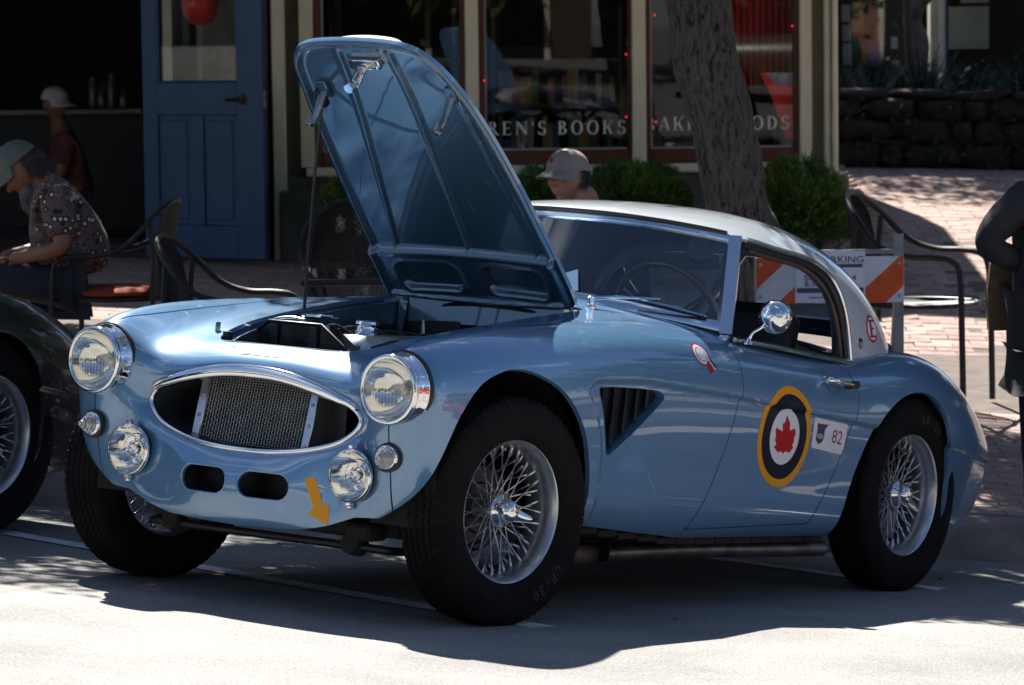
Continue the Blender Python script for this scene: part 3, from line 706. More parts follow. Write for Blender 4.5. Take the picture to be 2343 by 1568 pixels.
# woven mesh on its raked plane
def mp_(y, z): return np.array([.292 - (z - .46) * .22, y, z])
mb = MB(); zz0, zz1 = .455, .672
ys = np.arange(-.238, .150, .0105); zs = np.arange(zz0, zz1, .0078)
def amp(p): return p
for j, y in enumerate(ys):
    ztop = .690 - .30 * y * y
    pts = [mp_(y, z) + [(.0016 if (i + j) % 2 else -.0016), 0, 0] for i, z in enumerate(zs) if z < ztop]
    mb.tube(pts, .0014, 4, cap=False)
for i, z in enumerate(zs):
    pts = [mp_(y, z) + [(-.0016 if (i + j) % 2 else .0016), 0, 0] for j, y in enumerate(ys)]
    mb.tube(pts, .0011, 4, cap=False)
tag(mb.build('mesh_grille', M['steel'], CAR), kind='stuff')
for y in (-.250, .160):
    a, b = mp_(y, .452), mp_(y, .668); ax = b - a
    R = np.array([[ax[2], 0, ax[0]], [0, np.linalg.norm(ax), 0], [-ax[0], 0, ax[2]]]) / np.linalg.norm(ax)
    st = MB().box((a + b) / 2 + [.006, 0, 0], (.008, .030, np.linalg.norm(ax)), R=R, bev=.0025).build('mesh_strip', M['alu'], CAR)
    for t_ in (.08, .36, .64, .92): MB().lathe([(0, .004), (.005, .003), (.0065, 0)], 12, c=a + ax * t_ + [.010, 0, 0], ax=(1, 0, .22)).build('screw', M['steel'], st)
mb = MB().box((.20, -.02, .58), (.03, .52, .34)); mb.build('radiator_core', M['black'], CAR)
for i in range(9): pass
# oil cooler, and a dark sheet for the shade behind ovals and nose
mb = MB()
for k in range(16): mb.box((.33, 0, .318 + k * .0045), (.02, .42, .0016))
mb.build('oil_cooler', M['black'], CAR)
mb = MB().box((.20, 0, .33), (.02, .9, .20)); mb.build('air_dam', M['gap'], CAR)
# oval lips
for s in (1, -1):
    P = drape(front_shroud, [1, 2], OV, .0); P[:, 1] *= s
    MB().tube(P - [.003, 0, 0], .0035, 8, closed=True).build('vent_lip', M['blue'], CAR)
# the arrow
AR = np.array([(.245, .388), (.278, .396), (.313, .318), (.334, .330), (.333, .262), (.262, .293), (.283, .306)])
decal('towing_arrow', front_shroud, [1, 2], AR, M['yellow'], CAR, .0008)

# badge: winged plate with lettering
def nose_xy(y0, x0): pass
bw = []
for k in range(6): bw += [(.036 + .021 * k + (.0 if k else 0), .298 - .0085 * k - .0), (.036 + .021 * (k + 1), .298 - .0085 * k - .001)]
bd = [(-y, x) for (y, x) in []]
half_b = [(0, .302), (.070, .302), (.075, .297), (.088, .295), (.091, .290), (.103, .288), (.106, .283), (.118, .281), (.121, .276), (.133, .274), (.137, .269), (.150, .266), (.070, .266), (.055, .262), (0, .262)]
Bp = np.array(half_b); Bp = np.vstack([Bp, (Bp * [-1, 1])[::-1][1:-1]])
Bx = Bp[:, ::-1]
bd_full = (np.vstack([front_shroud[0], front_shroud[0] * MIR]), np.vstack([front_shroud[1], front_shroud[1] * MIR]), list(front_shroud[2]) + [tuple(i + len(front_shroud[0]) for i in f[::-1]) for f in front_shroud[2]])
sub = [f for f in bd_full[2] if all(.2 < bd_full[0][i][0] < .36 and abs(bd_full[0][i][1]) < .2 and bd_full[0][i][2] > .69 for i in f)]
top_mesh = (bd_full[0], bd_full[1], sub)
BX = np.array([((x - .282) * 1.35 + .306, y) for x, y in Bx])
decal('badge', top_mesh, [0, 1], BX + [0.0, 0], M['navy'], CAR, .0015)
bo = decal('badge_face', top_mesh, [0, 1], (BX - [.306, 0]) * [.84, .965] + [.3055, 0], mat('badge_enamel', (.34, .42, .66), .25, .1, coat=1), CAR, .0028)
V, F = text_mesh('Austin-Healey', .030, 0, shear=.3)
Q = np.c_[.268 + V[:, 1] * -1 * -1, V[:, 0] * -1]; 
Q = np.c_[.305 - V[:, 1] * 1.2, V[:, 0]]
tv = np.where(top_mesh[0][:, 2] > .69)[0]
tm = (top_mesh[0][tv], top_mesh[1][tv], [])
MBt = MB().add(drape(tm, [0, 1], Q, .0036), F); MBt.build('badge_lettering', M['red'], CAR, smooth=False)

# ---------------------------------------------------------------- lamps
def headlamp(s):
    c = np.array([.385, s * .545, .667]); ax = np.array([1, 0, 0.0]); root = None
    bz_ = MB().lathe([(.096, -.03), (.1075, -.012), (.108, .0), (.107, .004), (.1045, .012), (.1030, .026), (.1012, .036), (.0995, .039), (.1005, .042), (.1005, .047), (.097, .053), (.092, .055), (.087, .053), (.085, .048)], 64, c=c, ax=ax).build('headlight', M['chrome'], CAR, ang=50)
    MB().lathe([(.098, -.02), (.1125, -.016), (.1125, -.006), (.106, -.002)], 64, c=c, ax=ax).build('lamp_gasket', M['trim'], bz_)
    le = MB().lathe([(.0855, .048), (.078, .056), (.060, .063), (.036, .068), (.012, .070), (.0001, .070)], 48, c=c, ax=ax).build('lamp_glass', M['lens'], bz_)
    MB().lathe([(.0855, .046), (.080, .030), (.066, .008), (.045, -.012), (.020, -.026), (.0001, -.028)], 48, c=c, ax=ax).build('lamp_reflector', M['reflector'], bz_)
    MB().lathe([(.016, -.026), (.018, .0), (.014, .022), (.009, .03), (.0001, .032)], 16, c=c, ax=ax).build('bulb', M['steel'], bz_)
    MB().lathe([(.0001, .004), (.005, .003), (.006, 0)], 10, c=c + [.008, 0, -.1060], ax=(0, 0, -1)).build('screw', M['chrome'], bz_)
def sidelamp(s):
    c = np.array([.416, s * .545, .476]); ax = np.array([.97, s * .12, 0])
    a = MB().lathe([(.030, 0), (.036, 0), (.0365, .006), (.034, .012), (.030, .014)], 40, c=c, ax=ax).build('sidelight', M['chrome'], CAR, ang=50)
    MB().lathe([(.041, -.012), (.0415, .002), (.037, .004), (.03, .003)], 40, c=c, ax=ax).build('lamp_gasket', M['trim'], a)
    pr = []; r = .0300
    for k in range(5):
        pr += [(r, .012 + k * .0085), (r - .0012, .018 + k * .0085), (r - .0045, .0195 + k * .0085)]; r -= .0052
    pr += [(.0001, .056)]
    MB().lathe(pr, 40, c=c, ax=ax).build('sidelight_lens', M['clearplastic'], a, ang=30)
    MB().lathe([(.012, .0), (.013, .02), (.0001, .03)], 16, c=c, ax=ax).build('bulb', M['steel'], a)
    MB().lathe([(.030, .006), (.0001, .004)], 30, c=c, ax=ax).build('lamp_reflector', M['reflector'], a)
def foglamp(s):
    c = np.array([.392, s * .412, .413]); ax = np.array([1, s * -.02, .0])
    a = MB().lathe([(.0001, -.058), (.03, -.055), (.055, -.035), (.070, -.008), (.0735, .006)], 48, c=c, ax=ax).build('fog_lamp', M['black'], CAR)
    MB().lathe([(.0735, .004), (.0765, .008), (.0770, .014), (.0755, .019), (.0715, .021), (.0700, .018)], 56, c=c, ax=ax).build('lamp_rim', M['chrome'], a, ang=60)
    MB().lathe([(.0715, .018), (.066, .023), (.045, .0285), (.02, .031), (.0001, .0315)], 48, c=c, ax=ax).build('lamp_glass', M['foglens'], a)
    MB().lathe([(.070, .016), (.062, -.004), (.048, -.020), (.028, -.032), (.0001, -.036)], 48, c=c, ax=ax).build('lamp_reflector', M['reflector'], a)
    MB().lathe([(.014, -.036), (.0145, -.002), (.0125, .004), (.0115, .014), (.007, .018), (.0055, .024), (.0001, .026)], 24, c=c, ax=ax).build('bulb', M['chrome'], a)
    MB().lathe([(.022, -.034), (.027, -.018), (.026, -.014), (.021, -.020)], 24, c=c + [0, s * -.0, 0], ax=ax).build('bulb_holder', M['chrome'], a)
    MB().box(c + [.012, 0, .0815], (.022, .014, .012), bev=.002).build('rim_clip', M['chrome'], a)
    MB().box(c + [.008, 0, -.081], (.02, .016, .01), bev=.002).lathe([(.0001, .008), (.006, .006), (.008, 0), (.006, -.008)], 10, c=c + [.006, .0, -.090], ax=(0, 1, 0)).build('rim_screw', M['chrome'], a)
    MB().lathe([(.045, -.07), (.045, -.02)], 20, c=c, ax=ax).build('lamp_mount', M['black'], a)
for s in (1, -1): headlamp(s); sidelamp(s); foglamp(s)
# ---------------------------------------------------------------- wheels
RT, RR = .331, .2075
def tyre_mesh():
    na, prof = 600, []
    # sidewall / tread profile (radius, y)
    ysd = .083
    side = [(.200, .060), (.207, .066), (.214, .071), (.228, .0795), (.250, .0875), (.272, .0885), (.290, .0845), (.303, .080), (.310, .078)]
    tr = [(.3185, .0735), (.3245, .068)]
    nt_ = 34; yt = np.linspace(.0655, -.0655, nt_)
    P = side + tr + [(RT - .0035 * (y / .066) ** 2, y) for y in yt] + [(r, -y) for r, y in reversed(tr)] + [(r, -y) for r, y in reversed(side)]
    P = np.array(P); a = np.linspace(0, 2 * np.pi, na, endpoint=False)
    R = np.repeat(P[:, 0][None], na, 0); Y = np.repeat(P[:, 1][None], na, 0)
    ph = (a * 72 / (2 * np.pi)) % 1; tri = np.abs(ph * 2 - 1) * 2 - 1
    for c in (-.046, -.023, 0.0, .023, .046):
        d = np.abs(Y - (c + .0040 * tri[:, None])); R = R - np.where((d < .0028) & (np.abs(Y) < .06), .006, 0)
    # shoulder blocks
    k = np.arange(len(P)); sh = (np.abs(P[:, 1]) > .0585) & (P[:, 0] > .308)
    R = R - np.where(sh[None] & (ph[:, None] < .3), .0048, 0)
    V = np.stack([R * np.cos(a)[:, None], Y, R * np.sin(a)[:, None]], -1)
    n = len(P); i = np.arange(na * n).reshape(na, n); j = np.roll(i, -1, 0)
    F = np.stack([i[:, :-1], i[:, 1:], j[:, 1:], j[:, :-1]], -1).reshape(-1, 4)
    me = bpy.data.meshes.new('tyre'); me.from_pydata([tuple(map(float, v)) for v in V.reshape(-1, 3)], [], [tuple(map(int, f)) for f in F])
    me.materials.append(M['rubber']); me.polygons.foreach_set('use_smooth', [True] * len(me.polygons)); me.update(); me.set_sharp_from_angle(angle=RAD(35))
    return me
TYRE = tyre_mesh()
def nb(mb, name, m, ang=40):
    me = bpy.data.meshes.new(name); me.from_pydata(mb.V, [], mb.F); me.materials.append(m); me.polygons.foreach_set('use_smooth', [True] * len(me.polygons)); me.update(); me.set_sharp_from_angle(angle=RAD(ang)); return me
Yax = (0, 1, 0)
rimp = [(.198, .050), (.203, .057), (.2075, .060), (.2085, .0635), (.206, .066), (.2025, .064), (.199, .059), (.1945, .048), (.190, .034), (.190, .026), (.187, .020), (.1845, .010), (.183, -.02), (.185, -.04), (.188, -.05), (.199, -.06), (.2085, -.066), (.210, -.062), (.203, -.055)]
RIM = nb(MB().lathe(rimp, 96, ax=Yax), 'wheel', M['silver'])
hubp = [(.052, -.12), (.056, -.115), (.055, -.085), (.040, -.070), (.034, -.03), (.034, .010), (.042, .016), (.043, .022), (.040, .026), (.030, .028), (.0001, .028)]
HUB = nb(MB().lathe(hubp, 32, ax=Yax), 'hub', M['silver'])
SP = nb(MB().tube([(0, 0, 0), (0, 0, .82), (0, 0, .825), (0, 0, 1)], [.0020, .0020, .0036, .0040], 6), 'spoke', M['silver'])
DR = nb(MB().lathe([(.0001, -.055), (.07, -.055), (.075, -.06), (.12, -.062), (.128, -.07), (.13, -.12), (.0001, -.125)], 40, ax=Yax), 'brake_drum', M['black'])
DISC = nb(MB().lathe([(.060, -.085), (.062, -.075), (.066, -.072), (.125, -.072), (.128, -.078), (.128, -.084), (.060, -.086)], 48, ax=Yax), 'brake_disc', M['steel'])
def spinner():
    mb = MB(); mb.lathe([(.050, .020), (.051, .026), (.046, .034), (.037, .040), (.0345, .050), (.0325, .062), (.026, .071), (.016, .076), (.007, .0775), (.0001, .0778)], 40, ax=Yax)
    for s in (1, -1):
        rows = []
        for t_ in np.linspace(0, 1, 12):
            r = .020 + .062 * t_; y = .052 + .020 * t_ ** 1.5; w = .017 * (1 - .50 * t_ ** 1.5) * (1 if t_ < .93 else .6); h = .012 * (1 - .55 * t_)
            rows.append([(s * r, y + h * math.cos(q), w * math.sin(q)) for q in np.linspace(0, 2 * np.pi, 13)])
        mb.grid(np.array(rows)); 
    return nb(mb, 'spinner', M['chrome'], 50)
SPIN = spinner()
def spokes():
    L = []
    for k in range(36):      # outer row and inner row
        a = 2 * np.pi * k / 36; sg = 1 if k % 2 else -1; b = a + sg * RAD(48)
        yr = .015 if (k % 4) < 2 else .004
        L.append((np.array([.0335 * math.cos(b), .006, .0335 * math.sin(b)]), np.array([.1860 * math.cos(a), yr, .1860 * math.sin(a)])))
    for k in range(36):
        a = 2 * np.pi * (k + .5) / 36; sg = 1 if k % 2 else -1; b = a + sg * RAD(38)
        L.append((np.array([.054 * math.cos(b), -.10 + .0, .054 * math.sin(b)]), np.array([.1840 * math.cos(a), -.022, .1840 * math.sin(a)])))
    return L
SPK = spokes()
def wheel(x, y, s, steer=0.0, spin=0.0, detail=True, axn='wheel', ears=0.0):
    # local: +y is outboard
    Mx = Matrix.Translation((x, s * y, RT - .002)) @ Matrix.Rotation(steer, 4, 'Z') @ (Matrix.Rotation(math.pi, 4, 'Z') if s < 0 else Matrix.Identity(4))
    w = link(bpy.data.objects.new('wheel', RIM), CAR); w.matrix_local = Mx @ Matrix.Rotation(spin, 4, 'Y')
    for nm, me in (('tyre', TYRE), ('hub', HUB), ('spinner', SPIN), ('brake_drum', DR), ('brake_disc', DISC)):
        if nm == 'brake_disc' and x < -1: continue
        o = link(bpy.data.objects.new(nm, me), w)
        if nm == 'spinner': o.matrix_local = Matrix.Rotation(ears, 4, 'Y')
    for a, b in SPK:
        o = link(bpy.data.objects.new('spoke', SP), w); d = Vector(b - a)
        o.matrix_local = Matrix.Translation(Vector(a)) @ d.to_track_quat('Z', 'Y').to_matrix().to_4x4() @ Matrix.Diagonal((1, 1, d.length, 1))
    return w
WFL = wheel(0.0, .632, 1, RAD(-6), .3, ears=RAD(-32)); WRL = wheel(-2.337, .640, 1, 0, .9, ears=RAD(88))
wheel(0.0, .632, -1, RAD(-6), .1, ears=1.2); wheel(-2.337, .640, -1, 0, .5, ears=.4)
def chalk(w, txt, ang, spin):
    mc = mat('chalk_' + 'mark', (.20, .085, .03), .8); mb = MB(); adv = 0
    for k, ch_ in enumerate(txt):
        V, F = text_mesh(ch_, .045)
        if len(V) == 0: continue
        a = ang + k * .032 / .262
        r = .262 + V[:, 1]; t_ = a + V[:, 0] / .262
        mb.add(np.c_[r * np.cos(t_), np.interp(r, [.228, .250, .272, .290], [.0795, .0875, .0885, .0845]) + .0012, r * np.sin(t_)], F)
    o = mb.build('chalk_mark', mc, w, smooth=False); o.matrix_local = Matrix.Rotation(-spin, 4, 'Y')
chalk(WFL, '0' + '3' + '/' + 'F' + 'L', 0, 0) if False else None
def chalk2(w, txt, a0, spin, flip):
    mc = mat('chalk_mark', (.07, .035, .016), .8); mb = MB()
    for k, ch_ in enumerate(txt):
        V, F = text_mesh(ch_, .044)
        if len(V) == 0: continue
        # seen from outboard (+y towards the viewer): x of the wheel runs to the left
        a = a0 + flip * k * .115
        u = V[:, 0]; v = V[:, 1] * 1.0
        r = .262 + (v if flip > 0 else -v); t_ = a + (u if flip > 0 else u * 1.0) / .262 * (1 if flip > 0 else -1) * (1 if flip > 0 else 1)
        # angle measured clockwise from the top as seen from outboard: x = -r sin, z = r cos
        mb.add(np.c_[-r * np.sin(t_), np.interp(r, [.228, .250, .272, .290], [.0795, .0875, .0885, .0845]) + .0012, r * np.cos(t_)], F)
    o = mb.build('chalk_mark', mc, w, smooth=False); o.matrix_local = Matrix.Rotation(-spin, 4, 'Y')
chalk2(WFL, 'LF/30', RAD(130), .3, 1); chalk2(WRL, 'LR/28', RAD(8), .9, 1)

# ---------------------------------------------------------------- underside and suspension
mb = MB(); mb.box((-1.50, 0, .36), (2.6, .88, .24)); mb.build('floor_pan', M['gap'], CAR)  # dark plate under the body, added to stop light leaking through
mb = MB(); mb.box((-1.02, .0, .245), (.85, 1.24, .04), bev=.01); mb.box((-2.9, 0, .33), (.3, .9, .2), bev=.05); mb.build('chassis', M['dirt'], CAR)
for s in (1, -1):
    for cx, cz, R_, yw, x0, x1 in ((.02, .35, .43, .70, 0, 0), (-2.26, .33, .42, .72, 0, 0)):
        rows = []
        for a in np.linspace(-10, 190, 24):
            rf = R_ * (.80 if math.cos(RAD(a)) > 0 and cx > -1 else .98 if cx > -1 else 1.0) if True else R_; rf = R_ + (.305 - R_) * max(0, math.cos(RAD(a))) if cx > -1 else R_
            rows.append([(cx + rf * math.cos(RAD(a)), s * y, cz + min(R_, .40) * math.sin(RAD(a))) for y in (.43, yw - .05)])
        mb = MB().grid(np.array(rows)); 
        rows = [[(cx, s * .43, cz), (cx + min(R_, .31 if (cx > -1 and math.cos(RAD(a)) > 0) else R_) * math.cos(RAD(a)), s * .43, cz + min(R_, .40) * math.sin(RAD(a)))] for a in np.linspace(-10, 190, 24)]
        mb.grid(np.array(rows)); mb.build('wheel_arch_liner', M['gap'], CAR)  # black liner added to keep skylight out of the wheel arches
    MB().box((.0, s * .40, .30), (.34, .22, .05), bev=.01).box((.10, s * .36, .40), (.16, .14, .10), bev=.03).box((.0, s * .48, .22), (.06, .22, .03), bev=.01).build('suspension_arm', M['black'], CAR)
    MB().lathe([(.055, -.12), (.055, .12)], 20, c=(.02, s * .42, .33)).build('coil_spring', M['dirt'], CAR)
    MB().lathe([(.0001, -.03), (.03, -.03), (.032, 0), (.03, .03), (.0001, .03)], 20, c=(.26, s * .335, .205), ax=(1, 0, .2)).box((.24, s * .36, .245), (.10, .09, .05), bev=.012).build('bar_bush', M['dirt'], CAR)
MB().tube(spline([(.05, -.52, .20), (.20, -.46, .195), (.26, -.38, .200), (.265, 0, .200), (.26, .38, .200), (.20, .46, .195), (.05, .52, .20)], 6), .0125, 10).build('anti_roll_bar', M['black'], CAR)
MB().box((.22, 0, .255), (.08, .62, .06), bev=.01).box((.30, 0, .275), (.04, .40, .03)).build('cross_member', M['dirt'], CAR)
MB().box((.26, -.26, .25), (.05, .05, .07), bev=.01).build('bar_bracket', M['dirt'], CAR)
MB().tube(spline([(-.30, .36, .33), (-.36, .44, .24), (-.48, .50, .185), (-.62, .50, .165), (-.75, .48, .16)], 6), .030, 14).build('exhaust_downpipe', M['rust'], CAR)
for dy in (0, .055):
    pr = spline([(-.75, .47 + dy, .165), (-1.2, .50 + dy, .165), (-1.6, .54 + dy, .158), (-1.93, .56 + dy, .152)], 4)
    MB().tube(pr, .026, 16, cap=False).build('exhaust_pipe', M['rust'] if 0 else vary('exhaust_steel', (.16, .13, .12), (.30, .28, .27), 10, .42, .9), CAR)
    MB().lathe([(.0001, .03), (.024, .03)], 16, c=(-1.93, .56 + dy, .152), ax=(1, 0, 0)).build('pipe_inside', M['gap'], CAR)
MB().box((-1.25, .44, .18), (.8, .14, .09), bev=.03).build('silencer', M['dirt'], CAR)
MB().box((-1.60, .60, .212), (.34, .10, .018), bev=.003).build('sill_bracket', M['dirt'], CAR)
mb = MB()
for i in range(14):
    x = -.34 - i * .112; z = np.interp(x, [-1.9, -.95, -.3], [.203, .222, .285]) - .012
    mb.box((x, .645, z), (.108, .03, .022), bev=.003)
mb.build('sill_flange', M['dirt'], CAR)

# ---------------------------------------------------------------- generic open loft with mirror at v=0
def loft(NETA, nu, nv, it=2):
    A = np.array(NETA, float)
    def pv(Q): return np.concatenate([Q[:, 1:2] * MIR, Q, 2 * Q[:, -1:] - Q[:, -2:-1]], 1)
    def nodes(Q):
        B = pad_u(Q); B = (B[:-2] + 4 * B[1:-1] + B[2:]) / 6; B = pv(B); return (B[:, :-2] + 4 * B[:, 1:-1] + B[:, 2:]) / 6
    C_ = A.copy()
    for _ in range(it): C_ = C_ + .9 * (A - nodes(C_))
    P = pv(pad_u(C_)); U, V_ = np.meshgrid(np.linspace(0, A.shape[0] - 1, nu), np.linspace(0, A.shape[1] - 1, nv), indexing='ij')
    iu = np.clip(np.floor(U).astype(int), 0, A.shape[0] - 2); iv = np.clip(np.floor(V_).astype(int), 0, A.shape[1] - 2); wu = bs_w(U - iu); wv = bs_w(V_ - iv)
    out = np.zeros(U.shape + (3,))
    for a in range(4):
        for b in range(4): out += (wu[a] * wv[b])[..., None] * P[iu + a, iv + b]
    gu = np.gradient(out, axis=0); gv = np.gradient(out, axis=1); n = np.cross(gu, gv); n /= np.maximum(np.linalg.norm(n, axis=2), 1e-12)[..., None]
    n[:, 0, 1] = 0
    if n[nu // 3, 2, 2] < 0: n = -n
    i = np.arange(nu * nv).reshape(nu, nv); F = np.stack([i[:-1, :-1], i[:-1, 1:], i[1:, 1:], i[1:, :-1]], -1).reshape(-1, 4)
    V = out.reshape(-1, 3); q = F[len(F) // 3]
    if np.dot(np.cross(V[q[1]] - V[q[0]], V[q[3]] - V[q[0]]), n.reshape(-1, 3)[q[0]]) < 0: F = F[:, ::-1]
    return out, (V, n.reshape(-1, 3), [tuple(f) for f in F])
ROOF = [
 [(-1.125, 0, 1.212), (-1.135, .20, 1.209), (-1.185, .37, 1.196), (-1.265, .480, 1.180), (-1.345, .535, 1.165), (-1.375, .556, 1.158)],
 [(-1.25, 0, 1.236), (-1.26, .20, 1.230), (-1.30, .37, 1.214), (-1.355, .480, 1.192), (-1.425, .538, 1.166), (-1.46, .563, 1.150)],
 [(-1.50, 0, 1.253), (-1.505, .20, 1.246), (-1.52, .37, 1.226), (-1.54, .480, 1.192), (-1.565, .545, 1.155), (-1.59, .572, 1.130)],
 [(-1.78, 0, 1.250), (-1.78, .20, 1.243), (-1.77, .37, 1.218), (-1.75, .482, 1.172), (-1.735, .552, 1.118), (-1.76, .583, 1.108)],
 [(-2.03, 0, 1.215), (-2.03, .20, 1.207), (-2.03, .38, 1.178), (-2.02, .502, 1.122), (-1.96, .572, 1.075), (-1.885, .600, 1.052)],
 [(-2.24, 0, 1.140), (-2.24, .20, 1.130), (-2.25, .41, 1.078), (-2.21, .540, 1.010), (-2.09, .604, .965), (-1.943, .620, .965)],
 [(-2.40, 0, 1.020), (-2.40, .20, 1.012), (-2.39, .42, .965), (-2.32, .562, .900), (-2.15, .622, .868), (-1.966, .634, .868)],
 [(-2.50, 0, .870), (-2.50, .20, .866), (-2.47, .43, .850), (-2.38, .572, .812), (-2.20, .629, .785), (-1.985, .640, .770)],
]
RG, roofm = loft(ROOF, 150, 80)
RW = spline([(-.46, .93), (-.47, 1.02), (-.42, 1.09), (-.30, 1.125), (0, 1.135), (.30, 1.125), (.42, 1.09), (.47, 1.02), (.46, .93), (.40, .905), (0, .905), (-.40, .905)], 5, closed=True)
rm = clip(roofm, np.where(roofm[0][:, 0] < -2.1, -poly_dist(roofm[0][:, [1, 2]], RW), 1.0))
ROOFO = panel('hardtop', rm, M['white'], CAR, both=True, d=.012)
li = (roofm[0] - roofm[1] * .02, -roofm[1], [f[::-1] for f in rm[2]]) if False else None
lin = clip((roofm[0] - roofm[1] * .016, -roofm[1], [f[::-1] for f in roofm[2]]), np.where(roofm[0][:, 0] < -2.1, -poly_dist(roofm[0][:, [1, 2]], RW), 1.0))
mesh_obj('headlining', np.vstack([lin[0], lin[0] * MIR]), list(lin[2]) + [tuple(i + len(lin[0]) for i in f[::-1]) for f in lin[2]], M['interior'], ROOFO, True)
gl_ = clip(roofm, np.where(roofm[0][:, 0] < -2.1, poly_dist(roofm[0][:, [1, 2]], RW), -1.0))
gl_ = (gl_[0] - gl_[1] * .004, gl_[1], gl_[2]); M['glass_w'] = M['glass']; M['glass'] = M['sideglass']
mesh_obj('rear_window', np.vstack([gl_[0], gl_[0] * MIR]), list(gl_[2]) + [tuple(i + len(gl_[0]) for i in f[::-1]) for f in gl_[2]], M['glass'], ROOFO, True, N=np.vstack([gl_[1], gl_[1] * MIR]))
edge = RG[:, -1]; rear = RG[-1]
for s in (1, -1):
    e2 = edge[6:] * [1, s, 1]
    MB().tube(e2 + [0, s * .006, -.004], .009, 8).build('drip_rail', M['glassframe'], ROOFO)
    MB().tube(e2 + [0, -s * .012, -.016], .016, 8).build('door_seal', M['trim'], ROOFO)
    # side window frame (inner) and its front post
    c_ = np.array([-1.68, .60 * s, .95]); fr_ = []
    fe = np.array([p for p in e2 if p[2] < 1.15]); fe = fe + [.028, -s * .012, -.030]; fe[:, 0] = np.minimum(fe[:, 0], 9)
    MB().tube(fe, .0085, 8).build('window_frame', vary('window_channel', (.10, .06, .045), (.05, .035, .03), 20, .5), CAR)
    rr = np.vstack([rear[::-1] * [1, s, 1]])
    MB().tube(np.vstack([edge[-1:] * [1, s, 1] + [.0, 0, -.004], rr + [0, 0, -.008]]), [.017] + [.019] * len(rr), 10).build('roof_seal', M['trim'], ROOFO)
    k = spline([(-1.22, s * .655, .838), (-1.45, s * .668, .818), (-1.7, s * .672, .794), (-1.96, s * .672, .772)], 6)
    MB().tube(k, .0075, 8).build('waist_trim', M['glassframe'], CAR)
    MB().tube(k + [0, -s * .018, .003], .010, 8).build('waist_seal', M['trim'], CAR)
    MB().grid(np.array([[p + [0, -s * .02, 0], p + [0, -s * .05, -.01], p + [0, -s * .055, -.25]] for p in k])).build('door_trim', M['interior'], CAR)

M['glass'] = M['glass_w']
# ---------------------------------------------------------------- windscreen
WB = spline([(-.955, 0, .937), (-.97, .2, .930), (-1.03, .38, .912), (-1.13, .53, .885), (-1.205, .603, .868)], 8)
WT = spline([(-1.105, 0, 1.192), (-1.12, .2, 1.189), (-1.17, .36, 1.178), (-1.25, .475, 1.163), (-1.325, .540, 1.150)], 8)
WBf = np.vstack([(WB * MIR)[::-1], WB[1:]]); WTf = np.vstack([(WT * MIR)[::-1], WT[1:]])
t_ = np.linspace(0, 1, 12)[:, None, None]; gp = WBf[None] * (1 - t_) + WTf[None] * t_
WS = MB().grid(gp).build('windscreen', M['glass'], CAR)
def strip(path, up, w, d, nm, m, par):
    """flat bar with rounded edges; up = direction across the bar"""
    path = np.array(path); T = np.gradient(path, axis=0); T /= np.linalg.norm(T, axis=1)[:, None]; rows = []
    for p, t, u in zip(path, T, up):
        u = u - t * u.dot(t); u /= np.linalg.norm(u); n = np.cross(t, u); n = n if n[0] > 0 else -n
        rows.append([p + u * a * w / 2 + n * b * d / 2 for a, b in ((-1, 0), (-.85, .8), (-.5, 1), (.5, 1), (.85, .8), (1, 0), (.85, -.8), (-.85, -.8), (-1, 0))])
    return MB().grid(np.array(rows)).build(nm, m, par, ang=50)
upv = WTf - WBf
strip(WTf + [0, 0, .004], upv, .030, .020, 'top_rail', M['glassframe'], WS)
strip(WBf + upv / np.linalg.norm(upv, axis=1)[:, None] * .006, upv, .040, .020, 'bottom_rail', M['glassframe'], WS)
MB().tube(WBf + [.012, 0, -.020], .010, 8).build('screen_seal', M['trim'], WS)
MB().tube(WTf + [.008, 0, .022], .006, 8).build('header_seal', M['trim'], WS)
for s in (1, -1):
    a = WB[-1] * [1, s, 1]; b = WT[-1] * [1, s, 1]; ax = (b - a) / np.linalg.norm(b - a)
    a = a - ax * .02; b = b + ax * .012
    out = np.array([-.75, s * .66, 0]); path = [a + (b - a) * t for t in np.linspace(0, 1, 6)]
    path = [p + out * .020 for p in path]
    rows = []
    for p in path: rows.append([p + out * q + np.cross(ax, out) * s * r for q, r in ((-.026, .006), (-.024, .011), (.010, .013), (.012, .010), (.016, .010), (.018, .014), (.028, .012), (.030, .004), (.022, -.012), (-.02, -.012), (-.026, .006))])
    rows = np.array(rows); o = MB().grid(rows); o.F.append(tuple(range(10))); o.F.append(tuple(len(rows[0]) * 5 + i for i in range(10))); o.build('screen_pillar', M['glassframe'], WS, ang=50)
    MB().box(a + [-.03, s * .015, -.012], (.09, .035, .025), bev=.006).build('pillar_foot', M['chrome'], WS)
# wipers
def wiper(p0, p1, b0, b1):
    p0, p1, b0, b1 = map(np.array, (p0, p1, b0, b1))
    w = MB().lathe([(.016, -.02), (.017, -.005), (.012, .0), (.011, .015), (.013, .018), (.013, .026), (.008, .03), (.0001, .03)], 20, c=p0 - [0, 0, .012]).build('wiper', M['chrome'], CAR)
    MB().tube([p0 + [0, 0, .010], p0 * .7 + p1 * .3 + [.012, 0, .012], p1 + [.01, 0, .006]], [.0085, .006, .0035], 8).build('wiper_arm', M['chrome'], w)
    MB().tube([b0, (b0 + b1) / 2 + [.008, 0, .004], b1], [.003, .005, .003], 6).build('wiper_bridge', M['chrome'], w)
    d = b1 - b0; mb = MB(); n = 8
    mb.tube([b0 - [.004, 0, .005], b1 - [.004, 0, .005]], .0055, 6); mb.build('wiper_blade', M['trim'], w)
wiper((-.858, .345, .930), (-1.055, .480, .945), (-.985, .430, .945), (-1.165, .580, .905))
wiper((-.80, -.16, .940), (-.93, -.02, .955), (-.90, -.13, .95), (-.97, .18, .94))
